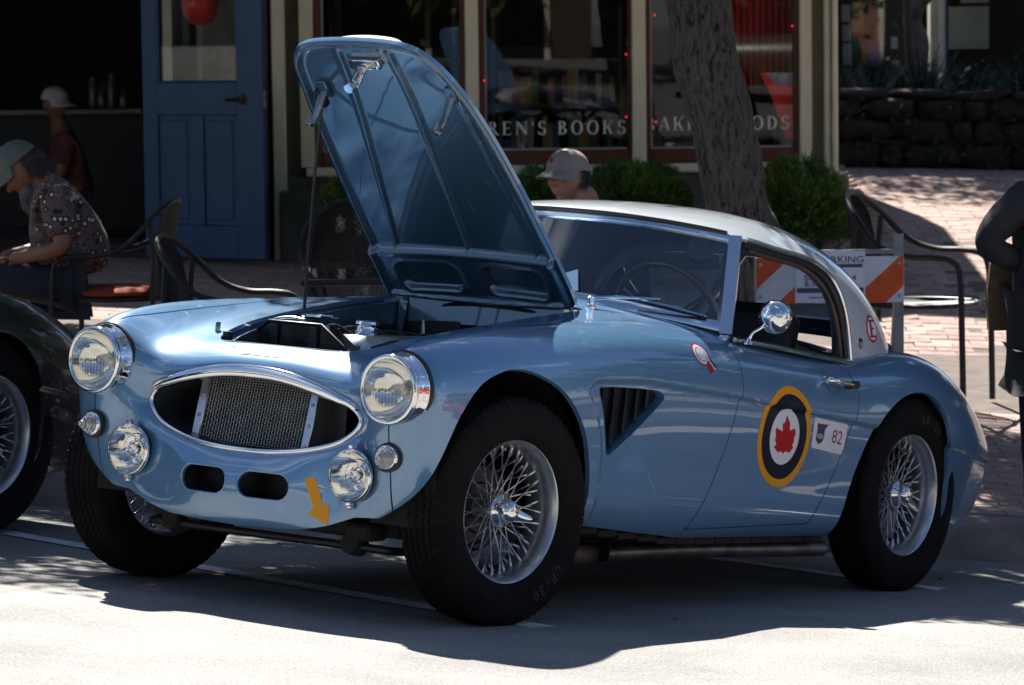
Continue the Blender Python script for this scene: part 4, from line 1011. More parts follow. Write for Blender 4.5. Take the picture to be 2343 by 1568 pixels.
# scuttle vent behind the bonnet
mb = MB(); vz = lambda x, y: sz(x, y)
mb.box((-.865, .075, .955), (.10, .27, .004)); 
for k in range(22): mb.box((-.865, -.055 + k * .0125, .958), (.10, .002, .004))
for k in range(8): mb.box((-.912 + k * .0135, .075, .9585), (.002, .27, .004))
mb.build('scuttle_vent', M['black'], CAR, smooth=False)
MB().box((-.865, -.066, .955), (.11, .008, .012), bev=.003).box((-.865, .216, .955), (.11, .010, .012), bev=.003).build('vent_frame', M['chrome'], CAR)
MB().box((-.86, .245, .948), (.07, .05, .028), bev=.012).build('vent_end', M['blue'], CAR)
# door mirror
mp = np.array([-1.325, .735, .918]); fd = np.array([.86, .36, .10]); fd /= np.linalg.norm(fd)
mi = MB().lathe([(.0001, .045), (.018, .043), (.036, .034), (.048, .020), (.0535, .004), (.0545, -.004), (.052, -.008), (.0001, -.006)], 48, c=mp, ax=fd).build('door_mirror', M['chrome'], CAR, ang=60)
MB().tube(spline([(-1.262, .682, .832), (-1.268, .690, .862), (-1.285, .715, .885), mp + fd * .040], 6), .0050, 8).lathe([(.015, 0), (.013, .006), (.008, .012), (.006, .02)], 16, c=(-1.262, .682, .826)).lathe([(.009, -.004), (.009, .006), (.0001, .009)], 12, c=mp + fd * .042, ax=fd).build('mirror_arm', M['chrome'], mi)
# door handle
hc = drape(door, [0, 2], np.array([[-1.715, .717]]), .0)[0]
a_ = np.linspace(0, 2 * np.pi, 30); 
decal('handle_recess', door, [0, 2], np.c_[-1.725 + .034 * np.cos(a_[:-1]), .712 + .042 * np.sin(a_[:-1])], vary('recess_blue', (.10, .2, .30), (.11, .21, .31), 5, .25, coat=1), CAR, .0006)  # flat ellipse on the door; the recess shade is in its darker blue
hd = MB().tube(spline([hc + [.030, .002, .004], hc + [.030, .024, .003], hc + [0, .034, 0], hc + [-.05, .032, -.006], hc + [-.135, .026, -.013], hc + [-.150, .006, -.014]], 5), .0115, 10).build('door_handle', M['chrome'], CAR)
MB().box(hc + [-.095, .034, -.011], (.095, .014, .026), bev=.006).build('handle_grip', M['black'], hd)
# louvres in the side vent
for s in (1, -1):
    P = drape(sfr, [0, 2], VENT, .0)
    ve = MB().grid(np.array([[p + [0, .002, 0], p + [0, -.012, 0], p + [0, -.05, 0]] for p in np.vstack([P, P[:1]])]) * [1, s, 1]).build('side_vent', M['blue'], CAR)
    MB().box((-.53, s * .700, .60), (.44, .004, .26)).build('vent_backing', M['gap'], ve)
    for xv in (-.41, -.475, -.54, -.60, -.655):
        zt = .690; zb = np.interp(xv, [-.69, -.43], [.650, .490]) - .0
        MB().box((xv + .014, s * .716, (zt + zb) / 2), (.034, .002, zt - zb + .01), R=Matrix.Rotation(s * RAD(22), 3, 'Z') @ Matrix.Rotation(RAD(-9), 3, 'Y')).build('louvre', vary('louvre_blue', (.012, .022, .032), (.015, .026, .036), 6, .35, coat=.6), ve)

# ---------------------------------------------------------------- stickers
def circ(x, z, rx, rz=None, n=64):
    a = np.linspace(0, 2 * np.pi, n, endpoint=False); return np.c_[x + rx * np.cos(a), z + (rz or rx) * np.sin(a)]
RX, RZ = -1.432, .538
decal('roundel', door, [0, 2], circ(RX, RZ, .162), M['yellow'], CAR, .0006)
decal('roundel_ring', door, [0, 2], circ(RX, RZ, .1365), M['navy'], CAR, .0011)
decal('roundel_centre', door, [0, 2], circ(RX, RZ, .090), M['dwhite'], CAR, .0016)
lf = np.array([(535, 602), (547, 655), (552, 705), (568, 698), (560, 745), (556, 806), (566, 795), (590, 775), (610, 768), (632, 748), (624, 800), (624, 835), (612, 865), (605, 890), (616, 905), (600, 935), (576, 960), (596, 972), (612, 990), (580, 998), (577, 1020), (552, 1036), (545, 1024), (503, 1012), (484, 1118), (474, 1113), (492, 1012), (450, 1025), (440, 1026), (432, 1012), (410, 1000), (400, 985), (386, 968), (405, 962), (432, 958), (425, 935), (405, 905), (402, 880), (415, 860), (408, 790), (410, 728), (425, 755), (448, 782), (462, 778), (476, 800), (484, 798), (484, 740), (485, 695), (507, 708), (518, 665)], float)
LF = np.c_[RX - ((lf[:, 0] - 508) - (856 - lf[:, 1]) * .08) / 315 * .18, RZ + (856 - lf[:, 1]) / 617 * .18]
decal('maple_leaf', door, [0, 2], LF, M['red'], CAR, .0021)
CD = np.array([(-1.611, .601), (-1.825, .575), (-1.811, .475), (-1.605, .502)])
def card(u, v):      # u 0..1 across, v 0..1 down
    u = np.asarray(u)[..., None]; v = np.asarray(v)[..., None]
    return (CD[0] * (1 - u) + CD[1] * u) * (1 - v) + (CD[3] * (1 - u) + CD[2] * u) * v
door_srr = (np.vstack([door[0], srr[0]]), np.vstack([door[1], srr[1]]), list(door[2]) + [tuple(i + len(door[0]) for i in f) for f in srr[2]])
decal('number_card', door, [0, 2], CD, M['dwhite'], CAR, .0010)
cr = np.array([(.08, .13), (.16, .18), (.36, .16), (.44, .12), (.37, .27), (.34, .30), (.34, .68), (.22, .86), (.10, .72), (.12, .35)])
decal('crest', door, [0, 2], card(cr[:, 0], cr[:, 1]), mat('crest_brown', (.06, .035, .04), .4), CAR, .0014)
cb = np.array([(.155, .30), (.32, .27), (.32, .48), (.14, .48)]); decal('crest_shield', door, [0, 2], card(cb[:, 0], cb[:, 1]), mat('crest_blue', (.03, .04, .25), .4), CAR, .0018)
cb = np.array([(.13, .50), (.32, .50), (.30, .66), (.14, .66)]); decal('crest_band', door, [0, 2], card(cb[:, 0], cb[:, 1]), mat('crest_grey', (.35, .35, .36), .4), CAR, .0018)
V, F = text_mesh('82', .5); V = V * [.62, 1, 1]; q = card(.74 + V[:, 0] * 1.05, .50 - V[:, 1] * 1.25)
MB().add(drape(door, [0, 2], q, .0014), F).build('number', M['maroon'], CAR, smooth=False)
RC = (-.945, .792)
for r_, m_, o_ in ((.043, 'red', .0006), (.037, 'dwhite', .0010), (.0265, 'navy', .0014), (.0240, 'dwhite', .0018)):
    decal('rosette', sfr, [0, 2], circ(RC[0], RC[1], r_, r_ * .78), M[m_], CAR, o_)
for poly, m_ in (([(-.955, .768), (-.970, .775), (-.988, .742), (-.980, .733), (-.974, .742), (-.968, .730)], 'red'), ([(-.970, .777), (-.976, .780), (-1.002, .744), (-.994, .740)], 'dwhite'), ([(-.977, .781), (-.983, .786), (-1.012, .750), (-1.003, .746)], 'navy')):
    decal('rosette_ribbon', sfr, [0, 2], np.array(poly), M[m_], CAR, .0022)
V, F = text_mesh('CLUB', .014); MB().add(drape(sfr, [0, 2], np.c_[RC[0] - V[:, 0], RC[1] + V[:, 1]], .0022), F) if False else None
EC = (-2.165, .885)
decal('circle_emblem', roofm, [0, 2], circ(EC[0], EC[1], .050, .046), M['red'], ROOFO, .0008)
decal('circle_emblem', roofm, [0, 2], circ(EC[0], EC[1], .041, .038), M['dwhite'], ROOFO, .0013)
def slab_E():
    b = [(-.46, -.5, .42, -.39), (-.46, .39, .42, .5), (-.36, -.5, -.12, .5), (-.12, -.055, .20, .055)]
    return b
for x0, z0, x1, z1 in slab_E():
    pass
mbE = MB()
for x0, z0, x1, z1 in slab_E():
    q = np.array([(x0, z0), (x1, z0), (x1, z1), (x0, z1)]) * .058; P = drape(roofm, [0, 2], np.c_[EC[0] - q[:, 0], EC[1] + q[:, 1]], .0042); mbE.add(P, [(0, 1, 2, 3)])
mbE.build('emblem_letter', M['red'], ROOFO, smooth=False)
decal('shield_badge', roofm, [0, 2], np.array([(-2.052, .855), (-2.078, .850), (-2.078, .828), (-2.063, .812), (-2.050, .830)]), M['navy'], ROOFO, .0008)
decal('shield_badge', roofm, [0, 2], np.array([(-2.054, .843), (-2.076, .840), (-2.076, .830), (-2.063, .820), (-2.053, .832)]), M['steel'], ROOFO, .0013)

# ---------------------------------------------------------------- cockpit
MB().box((-1.10, 0, .80), (.20, 1.12, .16), bev=.05).build('dashboard', M['interior'], CAR)
MB().box((-1.55, 0, .50), (.9, 1.1, .2)).box((-2.1, 0, .62), (.25, 1.0, .3), bev=.05).build('cockpit_tub', M['interior'], CAR)
for s in (1, -1):
    MB().box((-1.86, s * .27, .72), (.14, .42, .46), R=Matrix.Rotation(RAD(-14), 3, 'Y'), bev=.05).box((-1.62, s * .27, .58), (.42, .42, .14), bev=.05).build('seat', M['interior'], CAR)
sw = np.array([-1.40, .29, .885]); sax = np.array([-.92, 0, .40]); sax /= np.linalg.norm(sax); su = np.array([0, 1.0, 0]); sv = np.cross(sax, su)
a_ = np.linspace(0, 2 * np.pi, 48, endpoint=False)
wh = MB().tube(sw + .190 * (np.cos(a_)[:, None] * su + np.sin(a_)[:, None] * sv), .0125, 10, closed=True).build('steering_wheel', M['wood'], CAR)
mb = MB()
for k in (0, 120, 240):
    d = math.cos(RAD(k + 90)) * su + math.sin(RAD(k + 90)) * sv; mb.tube([sw - sax * .03, sw + d * .18], .006, 6)
mb.lathe([(.0001, 0), (.03, 0), (.035, -.02), (.012, -.05), (.012, -.30)], 20, c=sw, ax=sax); mb.build('wheel_spokes', M['alu'], wh)
rb = [(-2.14, .51 * np.sign(math.cos(a)) * abs(math.cos(a)) ** .55, .62 + .50 * max(0, math.sin(a)) ** .55) for a in np.linspace(0, np.pi, 30)]
MB().tube(rb, .021, 12).build('roll_bar', vary('roll_bar_blue', (.20, .30, .40), (.22, .32, .42), 5, .3, coat=.6), CAR)
MB().tube([(-2.14, .10, 1.10), (-1.35, .36, .80)], .017, 10).build('roll_bar_brace', MATS['roll_bar_blue'], CAR)
MB().lathe([(.0001, .012), (.04, .010), (.05, 0), (.045, -.006), (.0001, -.006)], 24, c=(-1.34, .43, 1.115), ax=(.9, .2, 0)).build('rear_view_mirror', M['black'], CAR)
MB().box((-.985, .155, .975), (.004, .10, .075), R=Matrix.Rotation(RAD(-24), 3, 'Y') @ Matrix.Rotation(.35, 3, 'X')).build('dash_card', M['dwhite'], CAR)
# ================================================================ the place
def at(u, v, d):
    """pixel of the photograph (2342 wide) and depth -> world point"""
    r = W2C @ np.array([(u - 1171) / FPX, -(v - 784) / FPX, -1.0]); return CAMW + r * d / r[1]
def road_z(x, y):
    x = np.asarray(x, float); y = np.asarray(y, float)
    p = -.0814 * x - .0557 * (y - 10.76); q = np.abs(p)
    z = np.sign(p) * np.where(q < .6, q, .6 + .7 * np.tanh((q - .6) / .7))
    # slight crown of the road beside the car (car-frame offsets of the point)
    dx, dy = x - SHIFT[0], y - SHIFT[1]; yc = dx * CAR2W[0, 1] + dy * CAR2W[1, 1]; xc = dx * CAR2W[0, 0] + dy * CAR2W[1, 0]
    return z + .034 * smooth01((yc - .78) / .6) * smooth01((.75 - xc) / 1.5) * smooth01((xc + 6) / 2)
KERB_Y = lambda x: 13.50 + .115 * np.clip(np.asarray(x, float), -6, 6)
def walk_z(x, y):
    x = np.asarray(x, float); y = np.asarray(y, float); xc = np.clip(x, -6, 6)
    z0 = road_z(xc, KERB_Y(xc)) + .14; z1 = .22 - .03 * xc; t = (y - 13.6) / 9.2
    z = z0 + np.clip(t, 0, 1) * (z1 - z0)
    ramp = .088 * np.clip(y - 18.7, 0, 8) * smooth01((xc - 2.3) / .5) * .95
    return z + ramp
OUT = {}
def grid_sheet(name, xs, ys, zf, m, kind='structure', thick=0):
    X, Y = np.meshgrid(xs, ys, indexing='ij'); P = np.stack([X, Y, zf(X, Y)], -1); o = MB().grid(P[:, ::-1]).build(name, m); tag(o, kind=kind); return o
# asphalt
def asphalt():
    m = mat('asphalt_road', (.2, .2, .2), .85); L = m.node_tree.links; b = m.node_tree.nodes['Principled BSDF']
    tc = nnode(m, 'ShaderNodeTexCoord')
    n1 = nnode(m, 'ShaderNodeTexNoise'); n1.inputs['Scale'].default_value = 150; n1.inputs['Detail'].default_value = 3
    n2 = nnode(m, 'ShaderNodeTexNoise'); n2.inputs['Scale'].default_value = 1.3; n2.inputs['Detail'].default_value = 7; n2.inputs['Roughness'].default_value = .65
    r1 = nnode(m, 'ShaderNodeValToRGB'); r1.color_ramp.elements[0].position = .32; r1.color_ramp.elements[1].position = .68
    r1.color_ramp.elements[0].color = (.17, .165, .155, 1); r1.color_ramp.elements[1].color = (.40, .385, .36, 1)
    r2 = nnode(m, 'ShaderNodeValToRGB'); r2.color_ramp.elements[0].position = .3; r2.color_ramp.elements[1].position = .7
    r2.color_ramp.elements[0].color = (.60, .60, .61, 1); r2.color_ramp.elements[1].color = (1.06, 1.05, 1.03, 1)
    mx = nnode(m, 'ShaderNodeMix', data_type='RGBA', blend_type='MULTIPLY'); mx.inputs[0].default_value = 1
    L.new(tc.outputs['Object'], n1.inputs[0]); L.new(tc.outputs['Object'], n2.inputs[0]); L.new(n1.outputs[0], r1.inputs[0]); L.new(n2.outputs[0], r2.inputs[0])
    L.new(r1.outputs[0], mx.inputs[6]); L.new(r2.outputs[0], mx.inputs[7])
    v = nnode(m, 'ShaderNodeTexVoronoi'); v.inputs['Scale'].default_value = 75; L.new(tc.outputs['Object'], v.inputs[0])
    lt = nnode(m, 'ShaderNodeMath', operation='LESS_THAN'); lt.inputs[1].default_value = .10; L.new(v.outputs['Distance'], lt.inputs[0])
    sc_ = nnode(m, 'ShaderNodeMath', operation='MULTIPLY'); sc_.inputs[1].default_value = .45; L.new(lt.outputs[0], sc_.inputs[0])
    m2 = nnode(m, 'ShaderNodeMix', data_type='RGBA'); m2.inputs[7].default_value = (.07, .066, .06, 1); L.new(sc_.outputs[0], m2.inputs[0]); L.new(mx.outputs[2], m2.inputs[6])
    L.new(m2.outputs[2], b.inputs['Base Color'])
    bp = nnode(m, 'ShaderNodeBump'); bp.inputs['Strength'].default_value = .55; bp.inputs['Distance'].default_value = .004; L.new(n1.outputs[0], bp.inputs['Height']); L.new(bp.outputs[0], b.inputs['Normal'])
    return m
xs = np.concatenate([np.arange(-300, -12, 24), np.arange(-12, 12, .5), np.arange(12, 301, 24)]); ys = np.concatenate([np.arange(-200, 2, 20), np.arange(2, 14, .5), np.arange(14, 40, 4), np.arange(40, 420, 40)])
ROAD = grid_sheet('road', xs, ys, lambda X, Y: road_z(X, Y) - np.where(Y > 14.2, .45, 0), asphalt())
# painted stall lines
def stripe(pts, w, name='parking_line'):
    P = np.array(pts); rows = []; n = 40
    a, b = P; d = (b - a) / np.linalg.norm(b - a); s = np.array([-d[1], d[0]])
    for t in np.linspace(0, 1, n):
        p = a + (b - a) * t; ww = w * .5; rows.append([(*(p + s * q * ww), float(road_z(*(p + s * q * ww))) + .004) for q in (-1, -.3, .3, 1)])
    m = vary('worn_road_paint', (.80, .80, .78), (.45, .44, .43), 9, .7, detail=9, lo=.50, hi=.75)
    o = MB().grid(np.array(rows)).build(name, m, ROAD, smooth=False); return o
c1 = c2w([-.60, -2.2, 0])[:2]; c2_ = c2w([-.062, .88, 0])[:2]; stripe((c1, c2_), .10)
c1 = c2w([-2.75, -1.2, 0])[:2]; c2_ = c2w([-2.40, 2.4, 0])[:2]; stripe((c1, c2_), .10)
# kerb in cast lengths
CONC = vary('kerb_concrete', (.30, .29, .27), (.18, .17, .16), 6, .85, bump=.3, bscale=60, detail=9)
KERB = empty('kerb'); tag(KERB, kind='structure'); KX = np.arange(-24, 24.01, 1.5)
for a, b in zip(KX[:-1], KX[1:]):
    a2, b2 = a + .004, b - .004; rows = []
    for x in np.linspace(a2, b2, 5):
        y = float(KERB_Y(x)); z = float(road_z(x, y)); t = float(walk_z(x, y + .16)); rows.append([(x, y - .012, z - .25), (x, y - .012, z), (x, y, t - .030), (x, y + .010, t - .010), (x, y + .03, t), (x, y + .15, t), (x, y + .15, z - .25)])
    o = MB().grid(np.array(rows)).build('kerb_stone', CONC, KERB, ang=50)
# sidewalk base, concrete band and bricks
MORT = vary('mortar_sand', (.16, .12, .10), (.10, .08, .07), 8, .95)
WALK = grid_sheet('sidewalk', np.arange(-24, 24.1, .5), np.arange(0, 1.0001, .04), lambda X, Y: X * 0, MORT)
def remap(X, T): y = KERB_Y(X) + .14 + T * (34 - 13.6); return y
Xg, Tg = np.meshgrid(np.arange(-24, 24.1, .5), np.linspace(0, 1, 60), indexing='ij'); Yg = remap(Xg, Tg)
co = np.stack([Xg, Yg, walk_z(Xg, Yg) + .0005], -1)
oldme = WALK.data; WALK.data = MB().grid(co[:, ::-1]).build('tmp', MORT).data; bpy.data.objects.remove(bpy.data.objects['tmp']); WALK.data.name = 'sidewalk'
def band():
    mb = MB(); 
    rows = [[(x, y, float(walk_z(x, y)) + (.0 if .01 < t < .99 else -.01)) for x in np.arange(-12, 12.1, .5)] for t, y in zip(np.linspace(0, 1, 8), np.linspace(16.85, 18.70, 8))]
    return mb.grid(np.array(rows)).build('concrete_band', vary('pale_concrete', (.50, .49, .44), (.38, .37, .33), 5, .85, bump=.2, bscale=80), WALK)
band()
BRK = [vary('brick_a', (.28, .185, .155), (.38, .27, .23), 14, .9, bump=.2, bscale=50), vary('brick_b', (.32, .22, .185), (.42, .31, .26), 11, .9, bump=.2, bscale=50), vary('brick_c', (.25, .16, .135), (.34, .235, .20), 17, .9, bump=.2, bscale=50)]
bme = []
for m_ in BRK:
    for q in range(2):
        mb = MB().box((0, 0, -.0145), (.1965 - .001 * q, .0968, .034), bev=.003); me = bpy.data.meshes.new('brick'); me.from_pydata(mb.V, [], mb.F); me.materials.append(m_); bme.append((me, m_, mb))
cells = []
for band_y0, band_y1, x0, x1 in ((13.78, 16.83, -3.4, 3.4), (18.74, 25.2, -3.6, 4.6)):
    for j, y in enumerate(np.arange(band_y0, band_y1 - .05, .1)):
        for x in np.arange(x0, x1, .2):
            xx = x + (.1 if j % 2 else 0); yy = y + .05
            if yy < KERB_Y(xx) + .22: continue
            if yy > 22.6 and xx < 2.75: continue
            cells.append((xx, yy))
vis = lambda c: (c[0] > 1.9 and (c[1] < 16.9 or c[1] > 18.6)) or (c[0] < -.55)
cells.sort(key=lambda c: (not vis(c), c[1])); rs = random.Random(5); st = {id(m_): MB() for m_ in BRK}
for k, (x, y) in enumerate(cells):
    z = float(walk_z(x, y)) + rs.uniform(-.002, .002); gx = float(walk_z(x + .1, y) - walk_z(x - .1, y)) / .2; gy = float(walk_z(x, y + .05) - walk_z(x, y - .05)) / .1
    me, m_, mb = bme[rs.randrange(6)]
    Mr = Matrix.Translation((x + rs.uniform(-.002, .002), y, z)) @ Matrix.Rotation(math.atan(gy), 4, 'X') @ Matrix.Rotation(-math.atan(gx), 4, 'Y') @ Matrix.Rotation(rs.uniform(-.012, .012), 4, 'Z')
    if k < 298:
        o = link(bpy.data.objects.new('brick', me), WALK); o.matrix_local = Mr
    else:
        A = np.array(Mr); V = np.array(mb.V) @ A[:3, :3].T + A[:3, 3]; st[id(m_)].add(V, mb.F)
for m_ in BRK: tag(st[id(m_)].build('brick_paving', m_, WALK, smooth=False), kind='stuff')

# ---------------------------------------------------------------- bookshop and cafe building
FY = 22.8
CREAM = vary('cream_trim_paint', (.80, .76, .60), (.72, .68, .53), 7, .55)
TAN = vary('tan_wall_paint', (.19, .165, .115), (.155, .135, .095), 5, .7, bump=.1, bscale=60)
GREY = vary('grey_green_plinth', (.13, .135, .115), (.10, .105, .09), 5, .75, bump=.15, bscale=60)
REDF = vary('red_frame_paint', (.085, .014, .010), (.11, .02, .013), 9, .4)
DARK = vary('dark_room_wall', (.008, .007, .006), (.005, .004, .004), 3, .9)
X = lambda u, d=FY: float(at(u, 300, d)[0])
Zp = lambda v, d=FY: float(at(1171, v, d)[2])
BLD = empty('shop_building', 'cream and red shop front with dark display windows lettered in white', 'building')
TOPZ = 3.3
def bbox(name, x0, x1, y0, y1, z0, z1, m, par=None, bev=.0):
    return MB().box(((x0 + x1) / 2, (y0 + y1) / 2, (z0 + z1) / 2), (x1 - x0, y1 - y0, z1 - z0), bev=bev).build(name, m, par if par is not None else BLD, smooth=False)
zs_sill = Zp(378); zg0 = Zp(345)
xL, xR = X(655), X(1912)
# upper wall above the openings, plinth wall
bbox('upper_wall', -9, xR, FY, FY + .25, 2.75, TOPZ, TAN); bbox('cornice', -9, xR + .12, FY - .18, FY + .0, 2.75, 2.95, CREAM)
bbox('parapet', -9, xR + .05, FY - .1, FY + .3, TOPZ, TOPZ + .12, CREAM)
bbox('plinth_wall', X(625), xR, FY + .02, FY + .25, -.3, zs_sill - .055, GREY)
bbox('wall_panel', X(640), X(722), FY - .1, FY + .02, -.3, Zp(430, FY), GREY, bev=.01)
bbox('roof', -9, xR, FY + .25, FY + 2.0, TOPZ - .1, TOPZ, TAN); bbox('cafe_roof', -9, X(640), FY + 2.0, FY + 6, TOPZ - .1, TOPZ, TAN)  # unseen roof kept low and shallow so sun reaches the bricks beyond
bbox('side_wall', xR - .25, xR, FY + .25, FY + 2.0, -.3, TOPZ - .1, TAN)
# pilasters with fluted profile
def pil(u0, u1, name='pilaster', dy=.06, z0=None, m=CREAM):
    x0, x1 = X(u0), X(u1); z0 = zs_sill if z0 is None else z0; w = x1 - x0
    o = bbox(name, x0, x1, FY - dy, FY + .12, z0, 2.75, m, bev=.008)
    return o
pil(625, 655, z0=-.1); bbox('recess_wall', X(655), X(690), FY + .05, FY + .2, -.2, 2.75, GREY); pil(688, 720); pil(1066, 1097); pil(1446, 1478); pil(1828, 1856)
bbox('wall_strip', X(1856), X(1884), FY - .01, FY + .2, zs_sill - .3, 2.75, TAN)
pil(1884, 1898, dy=.09, z0=Zp(398)); pil(1900, 1913, dy=.13, z0=Zp(398))
bbox('corner_plinth', X(1880), X(1936), FY - .20, FY + .1, -.3, Zp(408), TAN, bev=.012); bbox('plinth_cap', X(1882), X(1920), FY - .16, FY + .1, Zp(408), Zp(398), CREAM, bev=.006)
bbox('sill', X(700), X(1885), FY - .10, FY + .05, zs_sill - .055, zs_sill, CREAM, bev=.01)
def window(u0, u1, gu0, gu1):
    x0, x1, g0, g1 = X(u0), X(u1), X(gu0), X(gu1); z1 = 2.75
    f = bbox('window_frame', x0, g0, FY - .01, FY + .09, zs_sill, z1, REDF, bev=.006)
    for a in ((g1, x1, zs_sill, z1), (g0, g1, zs_sill, zg0), (g0, g1, z1 - .08, z1)): bbox('frame_bar', a[0], a[1], FY - .01, FY + .09, a[2], a[3], REDF, f, bev=.004)
    p = MB().grid(np.array([[(g0, FY + .04, zg0), (g1, FY + .04, zg0)], [(g0, FY + .04, z1 - .08), (g1, FY + .04, z1 - .08)]])).build('pane', M['shopglass'], f, smooth=False)
    t = .006
    for a in ((g0, g0 + t * 2), (g1 - t * 2, g1)): pass
    bbox('glazing_bead', g0, g0 + .012, FY + .015, FY + .038, zg0, z1 - .08, vary('bead_grey', (.42, .42, .42), (.36, .36, .36), 9, .5), f); bbox('glazing_bead', g0 + .012, g1 - .012, FY + .015, FY + .038, zg0, zg0 + .012, MATS['bead_grey'], f)
    return f
M['shopglass'] = thin_glass('shop_window_glass', (.93, .95, .93), .5)
W1 = window(720, 1066, 738, 1054); W2 = window(1097, 1446, 1110, 1438); W3 = window(1478, 1828, 1488, 1816)
# rooms behind
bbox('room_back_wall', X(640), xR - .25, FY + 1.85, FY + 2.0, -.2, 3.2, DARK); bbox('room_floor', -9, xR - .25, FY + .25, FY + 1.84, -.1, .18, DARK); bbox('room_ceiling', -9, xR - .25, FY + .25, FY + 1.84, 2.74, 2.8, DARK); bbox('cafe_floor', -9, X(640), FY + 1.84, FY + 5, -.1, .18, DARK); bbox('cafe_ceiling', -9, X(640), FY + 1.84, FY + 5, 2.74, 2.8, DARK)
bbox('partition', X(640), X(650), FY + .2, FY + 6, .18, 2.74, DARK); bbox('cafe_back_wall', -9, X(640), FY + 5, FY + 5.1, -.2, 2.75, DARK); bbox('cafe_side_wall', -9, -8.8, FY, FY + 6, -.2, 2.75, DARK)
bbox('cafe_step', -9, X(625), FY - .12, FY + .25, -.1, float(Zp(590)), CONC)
# serif lettering on the panes, thick and thin strokes
def serif(ch):
    """strokes as polygons in a unit-height box; returns polys, advance"""
    T, N_ = .15, .05
    def bar(x0, y0, x1, y1): return [(x0, y0), (x1, y0), (x1, y1), (x0, y1)]
    def stem(x, y0=0, y1=1, t=T, s0=True, s1=True):
        P = [bar(x - t / 2, y0, x + t / 2, y1)]
        if s0: P.append(bar(x - t / 2 - .07, y0, x + t / 2 + .07, y0 + N_))
        if s1: P.append(bar(x - t / 2 - .07, y1 - N_, x + t / 2 + .07, y1))
        return P
    def diag(x0, y0, x1, y1, t): return [[(x0 - t / 2, y0), (x0 + t / 2, y0), (x1 + t / 2, y1), (x1 - t / 2, y1)]]
    def ring(cx, cy, rx, ry, a0=0, a1=360, tmax=T, tmin=N_, n=28):
        P = []; a = np.radians(np.linspace(a0, a1, n))
        def pt(q, s): t = tmin + (tmax - tmin) * abs(math.cos(q)) ** 1.2; return (cx + (rx - (t if s else 0)) * math.cos(q), cy + (ry - (t if s else 0)) * math.sin(q))
        for p, q in zip(a[:-1], a[1:]): P.append([pt(p, 0), pt(q, 0), pt(q, 1), pt(p, 1)])
        return P
    if ch == 'E': return stem(.15) + [bar(.2, 0, .62, N_), bar(.2, 1 - N_, .60, 1), bar(.2, .49, .48, .54), bar(.59, 0, .63, .22), bar(.57, .80, .61, 1), bar(.46, .40, .49, .63)], .76
    if ch == 'N': return stem(.12, t=.06) + stem(.80, t=.06, s0=False) + diag(.82, 0, .14, 1, .17), .98
    if ch == 'S': return ring(.33, .74, .26, .27, 30, 268) + ring(.33, .27, .29, .28, -150, 88) + [bar(.53, .74, .57, .98), bar(.04, .02, .08, .28)], .70
    if ch == 'B': return stem(.16) + ring(.22, .755, .36, .255, -90, 90) + ring(.22, .27, .42, .28, -90, 90), .76
    if ch == 'O': return ring(.44, .5, .42, .52), .96
    if ch == 'K': return stem(.15) + diag(.26, .42, .70, 1, .06) + diag(.66, 0, .36, .60, .17) + [bar(.52, 0, .82, N_), bar(.58, .95, .80, 1)], .86
    if ch == 'W': return diag(.30, 0, .08, 1, .15) + diag(.30, 0, .52, 1, .05) + diag(.74, 0, .52, 1, .15) + diag(.74, 0, .98, 1, .05) + [bar(-.04, .95, .24, 1), bar(.86, .95, 1.08, 1)], 1.1
    if ch == 'A': return diag(.10, 0, .42, 1, .05) + diag(.74, 0, .44, 1, .16) + [bar(.20, .30, .64, .35), bar(.0, 0, .22, N_), bar(.60, 0, .88, N_)], .90
    if ch == 'D': return stem(.15) + ring(.22, .5, .52, .5, -90, 90), .84
    if ch == 'G': return ring(.44, .5, .42, .52, 45, 335) + stem(.72, 0, .42, s0=False) + [bar(.66, .76, .70, 1.0)], .92
    if ch == 'I': return stem(.16), .34
    if ch == 'L': return stem(.15) + [bar(.2, 0, .62, N_), bar(.58, 0, .62, .25)], .72
    if ch == 'R': return stem(.16) + ring(.22, .745, .36, .265, -90, 90) + diag(.68, 0, .34, .5, .17) + [bar(.58, 0, .82, N_)], .84
    if ch == 'C': return ring(.44, .5, .42, .52, 45, 315) + [bar(.70, .74, .74, 1.0)], .86
    if ch == 'H': return stem(.15) + stem(.75) + [bar(.2, .48, .7, .53)], .95
    if ch == "'": return [bar(.04, .70, .14, 1.0)], .24
    return [], .38
LETM = mat('window_lettering', (.95, .95, .96), .5)
def letters(txt, x_end, z0, h, par, y, align='R', track=.04, x_start=None):
    wds = [serif(c) for c in txt]; tot = sum(w + track for _, w in wds)
    x = (x_end - tot * h) if align == 'R' else x_start
    for c, (P, w) in zip(txt, wds):
        if P:
            mb = MB(); 
            for poly in P: mb.add([(x + a * h, y, z0 + b * h) for a, b in poly], [tuple(range(len(poly)))])
            mb.build('letter', LETM, par, smooth=False)
        x += (w + track) * h
hL = Zp(280) - Zp(311); LZ = Zp(310)
letters("CHILDREN'S BOOKS", X(1440), LZ, hL, W2, FY + .033, track=.21)
letters("W", None, Zp(317), hL, W1, FY + .033, 'L', x_start=X(742)); letters("BAKED GOODS", X(1814), Zp(304), hL, W3, FY + .033, track=.18)
